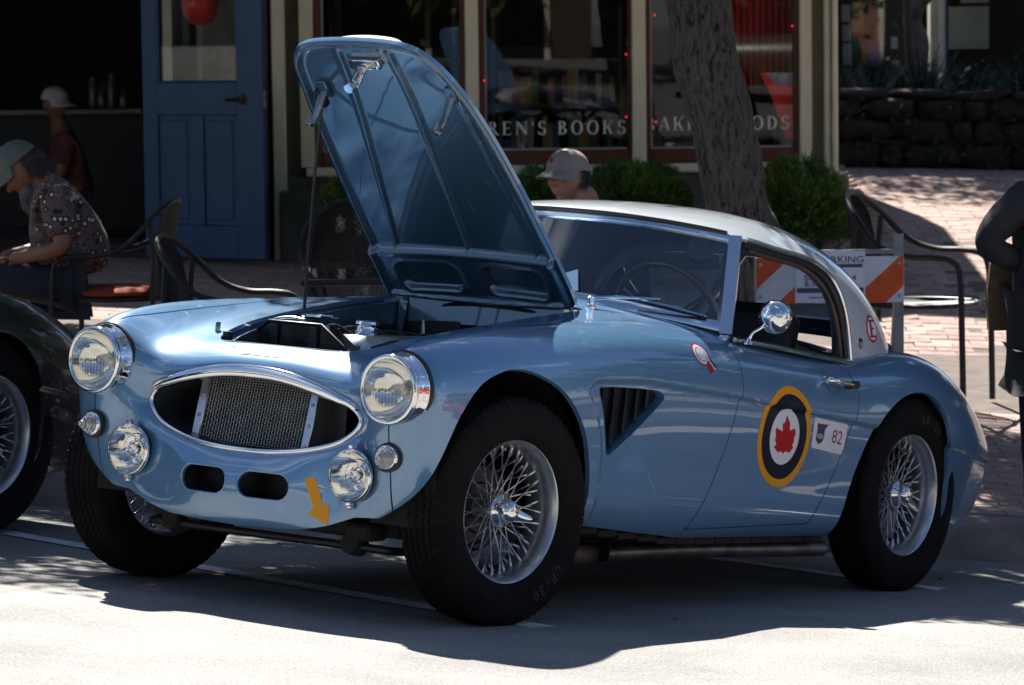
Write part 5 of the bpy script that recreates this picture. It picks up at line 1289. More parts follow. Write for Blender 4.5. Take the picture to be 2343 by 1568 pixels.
# curtains, hanging red banner, display shelves
CUR = vary('red_curtain', (.95, .045, .015), (.60, .02, .01), 7, .8)
xs_ = np.linspace(X(1690), X(1822), 90); P = np.array([[(x, FY + .55 + .045 * math.sin(i * .62) + .01 * math.sin(i * 1.9), z) for i, x in enumerate(xs_)] for z in (Zp(205, 23.3), 1.3, 1.8, 2.6)])
tag(MB().grid(P).build('curtain', CUR), 'red striped curtain hanging behind the BAKED GOODS window', 'curtain')
bnr = [(1735, 172), (1815, 172), (1815, 322), (1792, 322), (1770, 250), (1752, 205)]
tag(MB().prism([(X(u, 23.0), Zp(v, 23.0)) for u, v in bnr], FY + .062, FY + .074, ((0, 0, 0), (1, 0, 0), (0, 0, 1), (0, 1, 0))).build('hanging_banner', vary('banner_red', (.85, .016, .010), (.72, .014, .008), 5, .5), smooth=False), 'bright red banner with a pale top hanging in the BAKED GOODS window', 'banner')
BAN = bpy.data.objects['hanging_banner']  # flat red cut-out with a pale upper part inside the pane
MB().prism([(X(u, 23.0), Zp(v, 23.0)) for u, v in ((1748, 174), (1813, 174), (1814, 196), (1795, 203), (1770, 198))], FY + .052, FY + .060, ((0, 0, 0), (1, 0, 0), (0, 0, 1), (0, 1, 0))).build('banner_panel', vary('banner_pale', (.50, .48, .52), (.25, .2, .4), 30, .5), BAN, smooth=False)
def shelf_unit(x0, x1, y, lab):
    t = empty('display_shelf', lab, 'shelf', mw=Matrix.Translation((0, 0, 0))); wm = vary('shelf_wood', (.09, .055, .03), (.05, .03, .018), 8, .6)
    for z in (.55, .85, 1.15, 1.45): MB().box(((x0 + x1) / 2, y, z), (x1 - x0, .25, .02)).build('shelf_board', wm, t, smooth=False)
    for x in (x0, x1): MB().box((x, y, 1.0), (.02, .25, 1.6)).build('side_panel', wm, t, smooth=False)
    rs = random.Random(int(x0 * 100) + 9); x = x0 + .02
    for z in (.56, .86, 1.16):
        x = x0 + .03
        while x < x1 - .06:
            w = rs.uniform(.02, .045); h = rs.uniform(.16, .24); c = rs.choice([(.25, .05, .04), (.05, .08, .2), (.3, .26, .2), (.05, .12, .07), (.35, .22, .05)])
            MB().box((x + w / 2, y, z + h / 2), (w, .16, h)).build('book', mat('book_cover_%d' % int(c[0] * 1000 + c[2] * 100), c, .6), t, smooth=False); x += w + rs.choice((0.002, .004, .06))
shelf_unit(X(760, 24.3), X(1040, 24.3), 24.45, 'dark wooden bookshelf inside the left display window'); shelf_unit(X(1130, 24.3), X(1420, 24.3), 24.45, "dark wooden bookshelf behind the CHILDREN'S BOOKS window")
AW = bbox('awning', X(625), xR, FY - .8, FY - .02, 2.72, 2.78, vary('awning_canvas', (.10, .09, .07), (.07, .065, .05), 6, .9)); bbox('cafe_awning', -8.8, X(610), FY - 1.35, FY - .02, 2.62, 2.68, MATS['awning_canvas'])  # unseen awnings above the view, added to cut skylight on the shop front
# string of red fairy lights round the frames
for k, (u, v) in enumerate(((727, 256), (1432, 125), (1432, 268), (1497, 35), (1500, 280), (1062, 268), (1108, 185), (1812, 60))):
    p = at(u, v, FY - .02); o = MB().lathe([(.0001, -.007), (.004, -.004), (.005, 0), (.004, .005), (.0001, .007)], 10, c=p).build('fairy_light', mat('fairy_red', (.8, .02, .01), .3, emit=(1, .04, .02), estr=.5), None)
    tag(o, ['red fairy light low on the left window frame, left of the bonnet', "red fairy light high on the right edge of the CHILDREN'S BOOKS window", "red fairy light low on the right edge of the CHILDREN'S BOOKS window", 'red fairy light at the top left of the BAKED GOODS window', 'red fairy light low on the left edge of the BAKED GOODS window', 'red fairy light on the right edge of the left window', "red fairy light on the left edge of the CHILDREN'S BOOKS window", 'red fairy light at the top right of the BAKED GOODS window'][k], 'light', 'red fairy lights round the shop windows')
# the blue door, swung open
DB = vary('blue_door_paint', (.022, .072, .160), (.017, .058, .135), 4, .45)
pa, pb = at(338, 587, 22.60), at(612, 597, 22.16); dx = pb - pa; Wd = math.hypot(dx[0], dx[1]); DZ0 = float(pa[2]); DM = Matrix.Translation((pa[0], pa[1], DZ0)) @ Matrix.Rotation(math.atan2(dx[1], dx[0]), 4, 'Z')
DOOR = empty('blue_door', 'blue panelled shop door with a glass pane and dark lever handle, swung open', 'door', mw=DM)
def dloc(u, v): # pixel -> door-local x, z
    s = (X(u, 22.4) - X(338, 22.4)) / (X(612, 22.4) - X(338, 22.4)) * Wd; return s, float(at(u, v, 22.4)[2]) - DZ0
def dbx(name, x0, x1, z0, z1, y0, y1, m, bev=.004, par=None): return MB().box(((x0 + x1) / 2, (y0 + y1) / 2, (z0 + z1) / 2), (x1 - x0, abs(y1 - y0), z1 - z0), bev=bev).build(name, m, par or DOOR, smooth=False)
gx0, gz = dloc(372, 190); gx1, _ = dloc(552, 190); H = 2.05
dbx('stile', 0, gx0, 0, H, -.022, .022, DB); dbx('stile', gx1, Wd, 0, H, -.022, .022, DB); dbx('rail', gx0, gx1, 0, .20, -.022, .022, DB); dbx('rail', gx0, gx1, gz - .20, gz, -.022, .022, DB); dbx('rail', gx0, gx1, H - .12, H, -.022, .022, DB)
mx_ = (gx0 + gx1) / 2; dbx('muntin', mx_ - .045, mx_ + .045, .20, gz - .20, -.022, .022, DB)
for a, b in ((gx0, mx_ - .045), (mx_ + .045, gx1)):
    dbx('door_panel', a, b, .20, gz - .20, -.006, .006, DB); dbx('raised_field', a + .035, b - .035, .235, gz - .235, -.016, -.004, DB, bev=.009)
dbx('pane', gx0, gx1, gz, H - .12, -.002, .002, M['shopglass'], bev=0); dbx('pane_bead', gx0, gx0 + .014, gz, H - .12, -.02, -.004, DB); dbx('pane_bead', gx0, gx1, gz, gz + .012, -.02, -.004, DB)
hx_, hz_ = dloc(567, 226)
MB().lathe([(.0001, -.052), (.016, -.05), (.016, -.03), (.030, -.028), (.034, -.022)], 24, c=(hx_, 0, hz_), ax=(0, 1, 0)).tube([(hx_, -.045, hz_), (hx_ - .035, -.05, hz_), (hx_ - .105, -.048, hz_ - .004)], .009, 8).build('handle', vary('dark_bronze', (.03, .025, .02), (.05, .04, .03), 20, .35, .8), DOOR)
MB().box((Wd + .0015, 0, hz_), (.004, .026, .10)).build('latch_plate', M['steel'], DOOR)
MB().box((gx1 + .02, -.024, gz + .06), (.006, .006, .006)).build('stopper', M['black'], DOOR)
# balloon tied inside the door glass
bp = at(458, 12, 23.3); o = MB().lathe([(.0001, -.135), (.03, -.13), (.075, -.105), (.108, -.06), (.122, 0), (.115, .05), (.085, .10), (.04, .128), (.0001, .135)], 32, c=bp).build('red_balloon', mat('balloon_red', (.75, .02, .008), .3, sheen=.2), None); tag(o, 'red balloon seen through the glass of the blue door', 'balloon')
MB().tube([bp - [0, 0, .13], bp - [.01, 0, .6]], .0015, 5).build('string', M['dwhite'], o)
bbox('door_post', X(604), X(616), FY - .02, FY + .2, -.1, 2.75, REDF); bbox('inner_jamb', X(380, 24), X(400, 24), 23.9, 24.1, 0, 2.7, CREAM)
o = MB().box(at(505, 100, 24.4), (.32, .1, 1.0), bev=.06).build('hanging_cloth', vary('pale_cloth', (.45, .42, .38), (.3, .27, .25), 6, .9)); tag(o, 'pale coat hanging inside the cafe behind the door glass', 'coat')
# cafe counter and its crockery
CT = empty('cafe_counter', 'long dark counter inside the unlit cafe', 'counter')
x0, x1 = -4.5, X(330, 26); MB().box(((x0 + x1) / 2, 26.2, .62), (x1 - x0, .5, .95)).build('front_panel', vary('counter_wood', (.015, .011, .009), (.01, .008, .007), 5, .6), CT, smooth=False); MB().box(((x0 + x1) / 2, 26.15, 1.11), (x1 - x0, .62, .04), bev=.006).build('counter_top', vary('counter_stone', (.12, .11, .10), (.08, .075, .07), 20, .3), CT, smooth=False)
for k, (u, h) in enumerate(((215, .22), (235, .16), (258, .24), (285, .14))):
    p = at(u, 225, 26.0); o = MB().lathe([(.0001, 0), (.045, 0), (.05, .02), (.048, h * .75), (.03, h * .9), (.032, h)], 20, c=(p[0], 26.0, 1.13)).build('coffee_jar', vary('jar_grey', (.07, .065, .06), (.05, .045, .04), 12, .3, .3)); tag(o, ['tall grey jar farthest left on the cafe counter', 'short grey jar between the two tall jars', 'tallest grey jar on the cafe counter', 'short grey jar nearest the blue door'][k], 'jar', 'jars on the cafe counter')

# ---------------------------------------------------------------- recessed shop, planting bed and stone wall on the right
SB = empty('rear_shop', 'recessed cream shop front behind the planting bed', 'building')
def b2(name, u0, u1, y, z0, z1, m, dy=.1, bev=.0): x0, x1 = X(u0, y), X(u1, y); return MB().box(((x0 + x1) / 2, y + dy / 2, (z0 + z1) / 2), (x1 - x0, dy, z1 - z0), bev=bev).build(name, m, SB, smooth=False)
b2('wall', 1780, 2070, 31.2, 0, 3.1, DARK); b2('wall', 2070, 2900, 31.5, 0, 3.1, DARK); b2('upper_wall', 1500, 3000, 31.0, 3.0, 7, TAN)  # unseen upper wall, made tall to throw shade over the planting bed
b2('window_rail', 1900, 2072, 30.7, Zp(206, 30.7), Zp(186, 30.7), REDF, .06); b2('pilaster', 2128, 2146, 30.7, .2, 3.2, CREAM, .2, .01); b2('pilaster', 2148, 2163, 30.6, .2, 3.2, CREAM, .2, .01); b2('blue_edging', 2163, 2167, 30.6, .2, 3.2, DB, .2)
b2('back_panel', 2172, 2262, 31.3, Zp(125, 31.3), Zp(28, 31.3), vary('pale_panel', (.26, .27, .23), (.20, .21, .18), 4, .7), .08); b2('back_panel', 2200, 2262, 31.3, Zp(20, 31.3), 2.6, MATS['pale_panel'], .08)
b2('pane', 1912, 2072, 30.72, Zp(186, 30.7), 3.0, M['shopglass'], .01)
POST = [((1925, 12), (1945, 50), (.22, .22, .24)), ((1927, 58), (1946, 95), (.20, .20, .22)), ((1928, 100), (1947, 150), (.22, .22, .25)), ((1930, 158), (1948, 182), (.2, .2, .22)), ((1985, 95), (2020, 150), (.03, .04, .18)), ((2002, 60), (2012, 100), (.35, .07, .02)), ((2038, 85), (2052, 112), (.30, .34, .36)), ((2035, 138), (2055, 146), (.26, .28, .3)), ((1950, 5), (1975, 75), (.16, .13, .05)), ((2005, 22), (2020, 40), (.03, .14, .06))]
for (a, b, c) in POST:
    p, q = at(*a, 31.0), at(*b, 31.0); o = MB().box((p + q) / 2, (abs(q[0] - p[0]), .02, abs(p[2] - q[2]))).build('poster', mat('poster_%d_%d' % a, c, .6), SB, smooth=False)
DEBRIS = vary('dry_leaf', (.10, .055, .02), (.18, .11, .04), 30, .8)
STN = [vary('stone_a', (.026, .021, .019), (.012, .010, .009), 7, .9, bump=.5, bscale=25), vary('stone_b', (.016, .013, .012), (.03, .025, .022), 9, .9, bump=.5, bscale=25)]
SW = empty('stone_wall', 'low dark rubble stone wall holding up the planting bed', 'wall'); rs = random.Random(3); wy = 25.3
def rock(c, r, m, par, seed):
    rr = random.Random(seed); bm = bmesh.new(); bmesh.ops.create_icosphere(bm, subdivisions=2, radius=1)
    for v in bm.verts:
        n = v.co.normalized(); k = 1 + .30 * noise.noise(n * 1.3 + Vector((seed, 0, 0))) + .16 * noise.noise(n * 3.1 + Vector((0, seed, 0))); s_ = Vector([math.copysign(abs(q) ** .62, q) for q in n]); v.co = Vector((s_.x * r[0] * k, s_.y * r[1] * k, s_.z * r[2] * k)) * .97
    me = bpy.data.meshes.new('stone'); bm.to_mesh(me); bm.free(); me.materials.append(m); me.polygons.foreach_set('use_smooth', [True] * len(me.polygons))
    o = link(bpy.data.objects.new('stone', me), par); o.location = c; o.rotation_euler = (0, rr.uniform(-.08, .08), 0); return o
k = 0
for row, (z, h) in enumerate(((.08, .15), (.25, .14), (.40, .12))):
    x = 2.35 + rs.uniform(0, .2)
    while x < 6.2:
        w = rs.choice((.12, .18, .26, .34, .44)) * rs.uniform(.85, 1.15); zz = float(walk_z(x, wy)) + z; rock((x + w / 2, wy + rs.uniform(-.02, .02) + .03 * row, zz), (w / 2 + .01, .13, h / 2 + .012), STN[k % 2], SW, k); x += w + .01; k += 1
for x in np.arange(2.4, 6.2, .42): rock((x + .2, wy + .1, float(walk_z(x, wy)) + .50), (.22, .18, .035), STN[0], SW, int(x * 40))
xx = np.array([2.2, 3.5, 6.5]); MB().box((4.4, wy + .16, .55), (4.6, .12, .95)).build('wall_core', MORT, SW, smooth=False)
soil = vary('bed_soil', (.035, .026, .02), (.06, .045, .033), 9, .95); X_, Y_ = np.meshgrid(np.linspace(2.4, 8, 20), np.linspace(25.4, 31, 14), indexing='ij')
o = MB().grid(np.stack([X_, Y_, .92 + .05 * np.sin(X_ * 2) + .05 * np.cos(Y_ * 3) + .02 * (Y_ - 25)], -1)[:, ::-1]).build('planting_bed', soil); tag(o, kind='structure')
LEAFD = vary('strap_leaf_green', (.005, .016, .008), (.011, .028, .011), 6, .5)
def strappy(c, n, h, seed):
    rs = random.Random(seed); mb = MB()
    for _ in range(n):
        a = rs.uniform(0, 2 * math.pi); L = h * rs.uniform(.6, 1.1); lean = rs.uniform(.15, .8); w = rs.uniform(.005, .009); d = np.array([math.cos(a), math.sin(a), 0]); s = np.array([-d[1], d[0], 0]); b0 = np.array(c) + d * rs.uniform(0, .07)
        rows = []
        for t in (0, .35, .7, 1): p = b0 + d * lean * L * t ** 1.8 + np.array([0, 0, L * (t - .35 * lean * t * t)]); ww = w * (1 - t * .85); rows.append([p - s * ww, p + s * ww])
        mb.grid(np.array(rows))
    return mb
PL = ['strap-leaved plant nearest the shop corner above the stone wall', 'strap-leaved plant just right of the shop corner, second row', 'strap-leaved plant left of the slim tree stake at the wall edge', 'strap-leaved plant between the stake and the slim trunk', 'strap-leaved plant directly below the slim pale trunk', 'strap-leaved plant right of the slim trunk, second row', 'strap-leaved plant behind the slim trunk, third row', 'strap-leaved plant behind the stake, third row', 'strap-leaved plant farthest right at the wall edge', 'strap-leaved plant farthest right in the back row', 'strap-leaved plant at the left end of the third row', 'strap-leaved plant in the middle of the back row']
spots = [(2.95, 26.0), (3.25, 26.6), (3.55, 25.9), (3.9, 26.4), (4.25, 26.0), (4.55, 26.6), (4.1, 27.3), (3.5, 27.4), (4.75, 25.9), (4.4, 27.9), (3.05, 27.6), (3.8, 28.2)]
for i, (x, y) in enumerate(spots):
    o = strappy((x, y, .93), 170, .46 + .08 * (i % 3), i).build('strappy_plant', LEAFD, None, smooth=True); tag(o, PL[i], 'plant', 'strap-leaved plants in the raised bed')
BARK = vary('pale_bark', (.17, .145, .125), (.09, .075, .065), 9, .9, bump=.6, bscale=18, detail=9)
def bark2():
    m = mat('fissured_bark', (.2, .17, .15), .92); L = m.node_tree.links; b = m.node_tree.nodes['Principled BSDF']; tc = nnode(m, 'ShaderNodeTexCoord'); mp_ = nnode(m, 'ShaderNodeMapping'); mp_.inputs['Scale'].default_value = (34, 34, 10)
    n = nnode(m, 'ShaderNodeTexNoise'); n.inputs['Scale'].default_value = 1.5; n.inputs['Detail'].default_value = 9; n.inputs['Roughness'].default_value = .62; n.inputs['Distortion'].default_value = .5
    r = nnode(m, 'ShaderNodeValToRGB'); r.color_ramp.elements[0].position = .36; r.color_ramp.elements[0].color = (.010, .007, .006, 1); r.color_ramp.elements[1].position = .47; r.color_ramp.elements[1].color = (.105, .097, .092, 1); e = r.color_ramp.elements.new(.75); e.color = (.20, .19, .18, 1)
    bp_ = nnode(m, 'ShaderNodeBump'); bp_.inputs['Strength'].default_value = .9; bp_.inputs['Distance'].default_value = .03
    L.new(tc.outputs['Object'], mp_.inputs[0]); L.new(mp_.outputs[0], n.inputs[0]); L.new(n.outputs[0], r.inputs[0]); L.new(r.outputs[0], b.inputs['Base Color']); L.new(n.outputs[0], bp_.inputs['Height']); L.new(bp_.outputs[0], b.inputs['Normal'])
    return m
BARK2 = bark2()
def limb(pts, rad, name, m, par, n=18, seed=0, amp=.05):
    P = spline(pts, 7); R = np.interp(np.linspace(0, 1, len(P)), np.linspace(0, 1, len(rad)), rad); mb = MB().tube(P, R, n)
    V = np.array(mb.V); 
    for i in range(len(P)):
        for k in range(n):
            j = i * n + k; d = V[j] - P[i]; V[j] = P[i] + d * (1 + amp * noise.noise(Vector((k * .5 + seed, i * .35, 0))) + amp * .8 * noise.noise(Vector((math.cos(k * 2 * math.pi / n) * 2.3, math.sin(k * 2 * math.pi / n) * 2.3, i * .22 + seed))))
    mb.V = [tuple(v) for v in V]; return mb.build(name, m, par)
# leaf crowns: thin leaves around twigs
def leaf_faces(centres, size, rs, aspect=.42):
    n = len(centres); C_ = np.array(centres); d = rs.normal(size=(n, 3)); d /= np.linalg.norm(d, axis=1)[:, None]; e = np.cross(d, rs.normal(size=(n, 3))); e /= np.linalg.norm(e, axis=1)[:, None]
    L = size * rs.uniform(.7, 1.3, (n, 1)); V = np.stack([C_ - d * L * .5, C_ + e * L * aspect * .5, C_ + d * L * .5, C_ - e * L * aspect * .5], 1).reshape(-1, 3)
    F = np.arange(n * 4).reshape(n, 4); return V, F
def big_mesh(name, V, F, m, par):
    me = bpy.data.meshes.new(name); nv, nf = len(V), len(F); me.vertices.add(nv); me.vertices.foreach_set('co', np.asarray(V, np.float32).ravel()); me.loops.add(nf * 4); me.loops.foreach_set('vertex_index', np.asarray(F, np.int32).ravel()); me.polygons.add(nf); me.polygons.foreach_set('loop_start', np.arange(0, nf * 4, 4, dtype=np.int32)); me.polygons.foreach_set('loop_total', np.full(nf, 4, np.int32)); me.materials.append(m); me.update(); me.validate()
    return link(bpy.data.objects.new(name, me), par)
LEAFG = vary('tree_leaf_green', (.045, .10, .018), (.09, .15, .03), 3, .5)
rsg = np.random.RandomState(77); ng = 9000; PG = np.c_[rsg.uniform(2.3, 6.4, ng), 25.15 + np.abs(rsg.normal(size=ng)) * .8, .86 + np.abs(rsg.normal(size=ng)) * .16]; PG[:, 2] -= .30 * (PG[:, 1] < 25.3) * rsg.uniform(0, 1, ng)
VG, FG = leaf_faces(PG, .055, rsg, .5); tag(big_mesh('ground_cover', VG, FG, vary('ground_cover_green', (.010, .022, .009), (.02, .04, .015), 5, .7), None), 'dark leafy ground cover spilling over the stone wall', 'ground cover', kind='stuff')
def shade_density(x, y):
    """how much of the pavement lies in leaf shade where the photograph shows it"""
    d = np.zeros_like(x)
    edge = 9.95 + .47 * np.clip(x + .5, 0, 2.3)
    d = smooth01((y - edge) / (1.5 - .35 * np.clip(x + .5, 0, 2.3))) * 1.0
    left = smooth01((-.3 - x) / .8); d *= 1 - .35 * left * (1 - smooth01((y - 12.4) / .7))
    gap = smooth01((x - 1.75) / .25) * smooth01((y - 16.2) / .35) * (1 - smooth01((y - 24.3) / .3)) * (1 - smooth01((x - 4.6) / .4))
    d *= 1 - gap
    mid = smooth01((x + .2) / .3) * (1 - smooth01((x - 1.0) / .4)) * smooth01((y - 12.9) / .4) * (1 - smooth01((y - 15) / .4)); d *= 1 - .25 * mid
    return d
def canopy(par, xr, yr, zr, n, seed, clumps):
    rs = np.random.RandomState(seed); cc = np.c_[rs.uniform(*xr, clumps), rs.uniform(*yr, clumps), rs.uniform(*zr, clumps)]
    rr = rs.uniform(.22, .55, clumps); k = rs.randint(0, clumps, n); off = rs.normal(size=(n, 3)); off /= np.linalg.norm(off, axis=1)[:, None]; off *= (rs.uniform(0, 1, (n, 1)) ** .5) * rr[k][:, None]; off[:, 2] *= .6
    P = cc[k] + off; sx = P[:, 0] - SUNV[0] / SUNV[2] * P[:, 2]; sy = P[:, 1] - SUNV[1] / SUNV[2] * P[:, 2]
    keep = rs.uniform(0, 1, n) < shade_density(sx, sy); keepc = np.array([True] * n)
    # whole clumps thin out too, so that gaps are clump-sized
    cs = shade_density(cc[:, 0] - SUNV[0] / SUNV[2] * cc[:, 2], cc[:, 1] - SUNV[1] / SUNV[2] * cc[:, 2]); ck = rs.uniform(0, 1, clumps) < np.clip(cs * 1.4, 0, 1)
    keep &= ck[k] & (P[:, 2] > 2.15) & (P[:, 1] > 3)
    P = P[keep]; V, F = leaf_faces(P, .085, rs); return big_mesh('crown', V, F, LEAFG, par), cc[ck]
T1 = empty('street_tree', 'leaning street tree with rough grey bark in front of the BAKED GOODS window', 'tree')
td = 16.6; base = at(1735, 700, td); gx = lambda u, v: at(u, v, td)
tp = [(*(gx(1752, 900)[:2]), float(walk_z(2.0, td)) - .2), tuple(gx(1722, 600)), tuple(gx(1690, 480)), tuple(gx(1655, 300)), tuple(gx(1612, 130)), tuple(gx(1598, 0)), (1.42, 16.5, 2.3), (1.35, 16.3, 2.9)]
limb(tp, [.15, .145, .142, .145, .150, .140, .13, .12], 'trunk', BARK2, T1, 26, 3, .07)
rs = np.random.RandomState(11)
for a, b, c in (((1.35, 16.3, 2.8), (.2, 15.2, 3.6), (-1.8, 14.2, 4.3)), ((1.35, 16.3, 2.85), (1.6, 14.9, 3.7), (1.9, 13.2, 4.4)), ((1.35, 16.3, 2.9), (2.4, 17, 3.9), (3.8, 18, 4.8)), ((1.35, 16.3, 2.9), (.6, 17.4, 3.9), (-.6, 18.6, 4.6)), ((1.4, 16.3, 2.6), (2.3, 15.1, 3.2), (3.8, 14.4, 3.9))):
    limb([a, b, c], [.09, .06, .02], 'limb', BARK2, T1, 12, 5, .04)
canopy(T1, (-3.6, 5.6), (12.2, 20.5), (2.5, 4.8), 400000, 21, 470)
T2 = empty('street_tree', 'slim pale tree trunk with a bare stake in the raised bed', 'tree')
t2 = 27.5; limb([tuple(at(2140, 330, t2)), tuple(at(2112, 280, t2)), tuple(at(2103, 200, t2)), tuple(at(2106, 100, t2)), tuple(at(2105, 0, t2)), (4.5, 27, 2.8), (4.6, 26.5, 3.6)], [.20, .07, .062, .066, .07, .06, .05], 'trunk', BARK, T2, 16, 1, .05)
canopy(T2, (2.6, 6.6), (24.5, 29.5), (2.9, 4.6), 45000, 31, 70) if False else None
rs = np.random.RandomState(4); P = rs.normal(size=(60000, 3)); P /= np.linalg.norm(P, axis=1)[:, None]; P *= rs.uniform(.35, 1, (60000, 1)); P = P * [2.9, 2.6, .9] + [3.6, 28.9, 4.2]; P = P[rs.uniform(size=len(P)) < .8 * (np.sin(P[:, 0] * 4.1) * np.sin(P[:, 1] * 3.7) * np.sin(P[:, 2] * 5) > -.25)]
V, F = leaf_faces(P, .10, rs); big_mesh('crown', V, F, LEAFG, T2)  # unseen crown, set towards the sun to shade the bed plants
o = MB().tube([tuple(at(2093, 330, 27.3)), tuple(at(2080, 120, 27.3)), tuple(at(2073, -20, 27.3))], [.035, .033, .03], 10).build('tree_stake', vary('stake_wood', (.085, .055, .035), (.05, .033, .022), 8, .8), T2)
# drooping chain
ch_pts = spline([tuple(at(1930, 262, 26.3)), tuple(at(2060, 280, 26.3)), tuple(at(2160, 268, 26.3)), tuple(at(2260, 225, 26.3)), tuple(at(2350, 180, 26.3))], 10)
o = MB().tube(ch_pts, .008, 6).build('rope', vary('rusty_chain', (.10, .05, .03), (.05, .03, .02), 40, .8)); tag(o, 'rusty brown rope sagging across the planting bed', 'rope')
o = MB().lathe([(.0001, .10), (.05, .085), (.085, .05), (.09, .04), (.07, .04), (.06, -.05), (.065, -.06), (.03, -.07), (.03, -.40)], 20, c=at(2318, 255, 26.6)).build('garden_lamp', vary('lamp_metal', (.35, .35, .33), (.28, .28, .27), 8, .4, .6)); tag(o, 'small domed garden lamp among the strap-leaved plants', 'lamp')

# ---------------------------------------------------------------- shrubs against the shop wall
NEED = vary('rosemary_green', (.026, .075, .012), (.085, .185, .028), 5, .55)
def shrub(cx, cy, z0, rx, ry, h, n, seed, lab):
    rs = np.random.RandomState(seed); t = empty('shrub', lab, 'shrub', 'rosemary shrubs in front of the shop wall', mw=Matrix.Translation((cx, cy, z0)))

    th = rs.uniform(0, 2 * np.pi, n); ph = np.arccos(rs.uniform(-.15, 1, n)); r = rs.uniform(.45, 1, n) ** .6; lump = 1 + .12 * np.sin(th * 3 + seed) * np.sin(ph * 4 + seed) + .08 * np.sin(th * 7)
    d = np.c_[np.cos(th) * np.sin(ph), np.sin(th) * np.sin(ph), np.cos(ph)]; dd = d.copy(); dd = np.sign(dd) * np.abs(dd) ** .8; P = dd * (r * lump)[:, None] * [rx * 1.02, ry, h * .40] + [0, 0, h * .50]
    up = d * 1.3 + np.array([0, 0, .7]) + rs.normal(size=(n, 3)) * .35; up /= np.linalg.norm(up, axis=1)[:, None]; s = np.cross(up, rs.normal(size=(n, 3))); s /= np.linalg.norm(s, axis=1)[:, None]; L = rs.uniform(.025, .060, (n, 1)); w = .0042
    Vv = np.stack([P - s * w, P + s * w, P + up * L + s * w * .4, P + up * L - s * w * .4], 1).reshape(-1, 3); m3 = n // 2; d3 = rs.normal(size=(m3, 3)); Q3 = P[:m3] + d3 * .012; V3, F3 = leaf_faces(Q3, .030, rs, .5); kk = len(Vv[: (n - m3 // 2) * 4]); Vv = np.vstack([Vv[:kk], V3]); big_mesh('foliage', Vv, np.arange(len(Vv)).reshape(-1, 4), NEED, t)
    for k in range(5): a = k * 1.3 + seed; MB().tube([(0.02 * k - .04, 0, -.02), (math.cos(a) * rx * .3, math.sin(a) * ry * .3, h * .3), (math.cos(a) * rx * .6, math.sin(a) * ry * .6, h * .55)], [.018, .012, .006], 7).build('stem', BARK, t)
def shr(u0, u1, vt, d, n, seed, lab):
    x0, x1 = X(u0, d), X(u1, d); z0 = float(walk_z((x0 + x1) / 2, d)); zt = Zp(vt, d); shrub((x0 + x1) / 2, d, z0, (x1 - x0) / 2, .32, zt - z0, n, seed, lab)
shr(735, 905, 385, 21.9, 26000, 1, 'dark green rosemary shrub behind the raised bonnet under the left window')
shr(1185, 1345, 362, 21.6, 22000, 2, "rosemary shrub behind the seated woman's cap"); shr(1330, 1570, 358, 21.6, 30000, 3, "wide rosemary shrub under the CHILDREN'S BOOKS window, left of the tree trunk")
shr(1712, 1925, 352, 21.0, 32000, 4, 'bright green rosemary shrub at the building corner, right of the tree trunk')

# fallen leaves and grit on the road
rs_ = random.Random(12)
for k, (u, v) in enumerate(((1300, 1200), (2196, 1182), (1545, 1422), (1790, 1368), (1230, 1398), (2150, 1330), (330, 1210), (640, 1250))):
    d = 9.5
    for _ in range(12): p = at(u, v, d); zz = float(road_z(p[0], p[1])); d = d + (p[2] - zz) * 6
    p = at(u, v, d); a = rs_.uniform(0, 6); L = rs_.uniform(.010, .018); z = float(road_z(p[0], p[1])) + .004
    if abs(p[1]) > 13.4 or p[1] < 6: continue
    V = [(math.cos(a) * L, math.sin(a) * L, .003), (-math.sin(a) * L * .4, math.cos(a) * L * .4, .009), (-math.cos(a) * L, -math.sin(a) * L, .004), (math.sin(a) * L * .4, -math.cos(a) * L * .4, .001)]
    o = mesh_obj('fallen_leaf', V, [(0, 1, 2, 3)], DEBRIS, None, False); o.location = (p[0], p[1], z); tag(o, 'small dry brown leaf lying on the asphalt', 'leaf', 'dry leaves scattered on the road')
# ================================================================ the black car next to it
BC = empty('black_car', 'glossy black sports car with chrome wire wheels at the left edge of the photo', 'car', mw=CARM @ Matrix.Translation((1.96, -2.40, .0)))
BKP = M['blackpaint']; BIN = {}
def recol(o, m):
    k = o.data.name
    if k not in BIN:
        me = o.data.copy(); me.materials.clear(); me.materials.append(m); BIN[k] = me
    return BIN[k]
for o in list(CAR.children):
    nm = o.name.split('.')[0]
    if nm in ('front_shroud', 'rear_shroud', 'front_wing', 'rear_wing', 'door', 'sill'):
        c = o.copy(); c.data = recol(o, BKP); link(c, BC)
    if nm in ('wheel_arch_liner', 'floor_pan', 'chassis', 'cockpit_tub', 'dashboard', 'seat'):
        c = o.copy(); link(c, BC)
    if nm == 'wheel':
        c = o.copy(); c.data = recol(o, M['silver']) ; link(c, BC)
        for ch in o.children:
            n2 = ch.name.split('.')[0]
            if n2 == 'chalk_mark': continue
            if n2 == 'spoke' and o.name != WRL.name: continue
            d = ch.copy(); 
            if n2 == 'hub': d.data = recol(ch, M['chrome'])
            link(d, c)
c = BN.copy(); c.data = recol(BN, BKP); link(c, BC); c.matrix_local = Matrix.Identity(4)
MB().tube([(-3.02, .46, .20), (-3.05, .50, .185), (-3.05, .53, .15), (-3.02, .53, .13), (-2.98, .50, .15)], .008, 8).build('tow_hook', M['black'], BC)

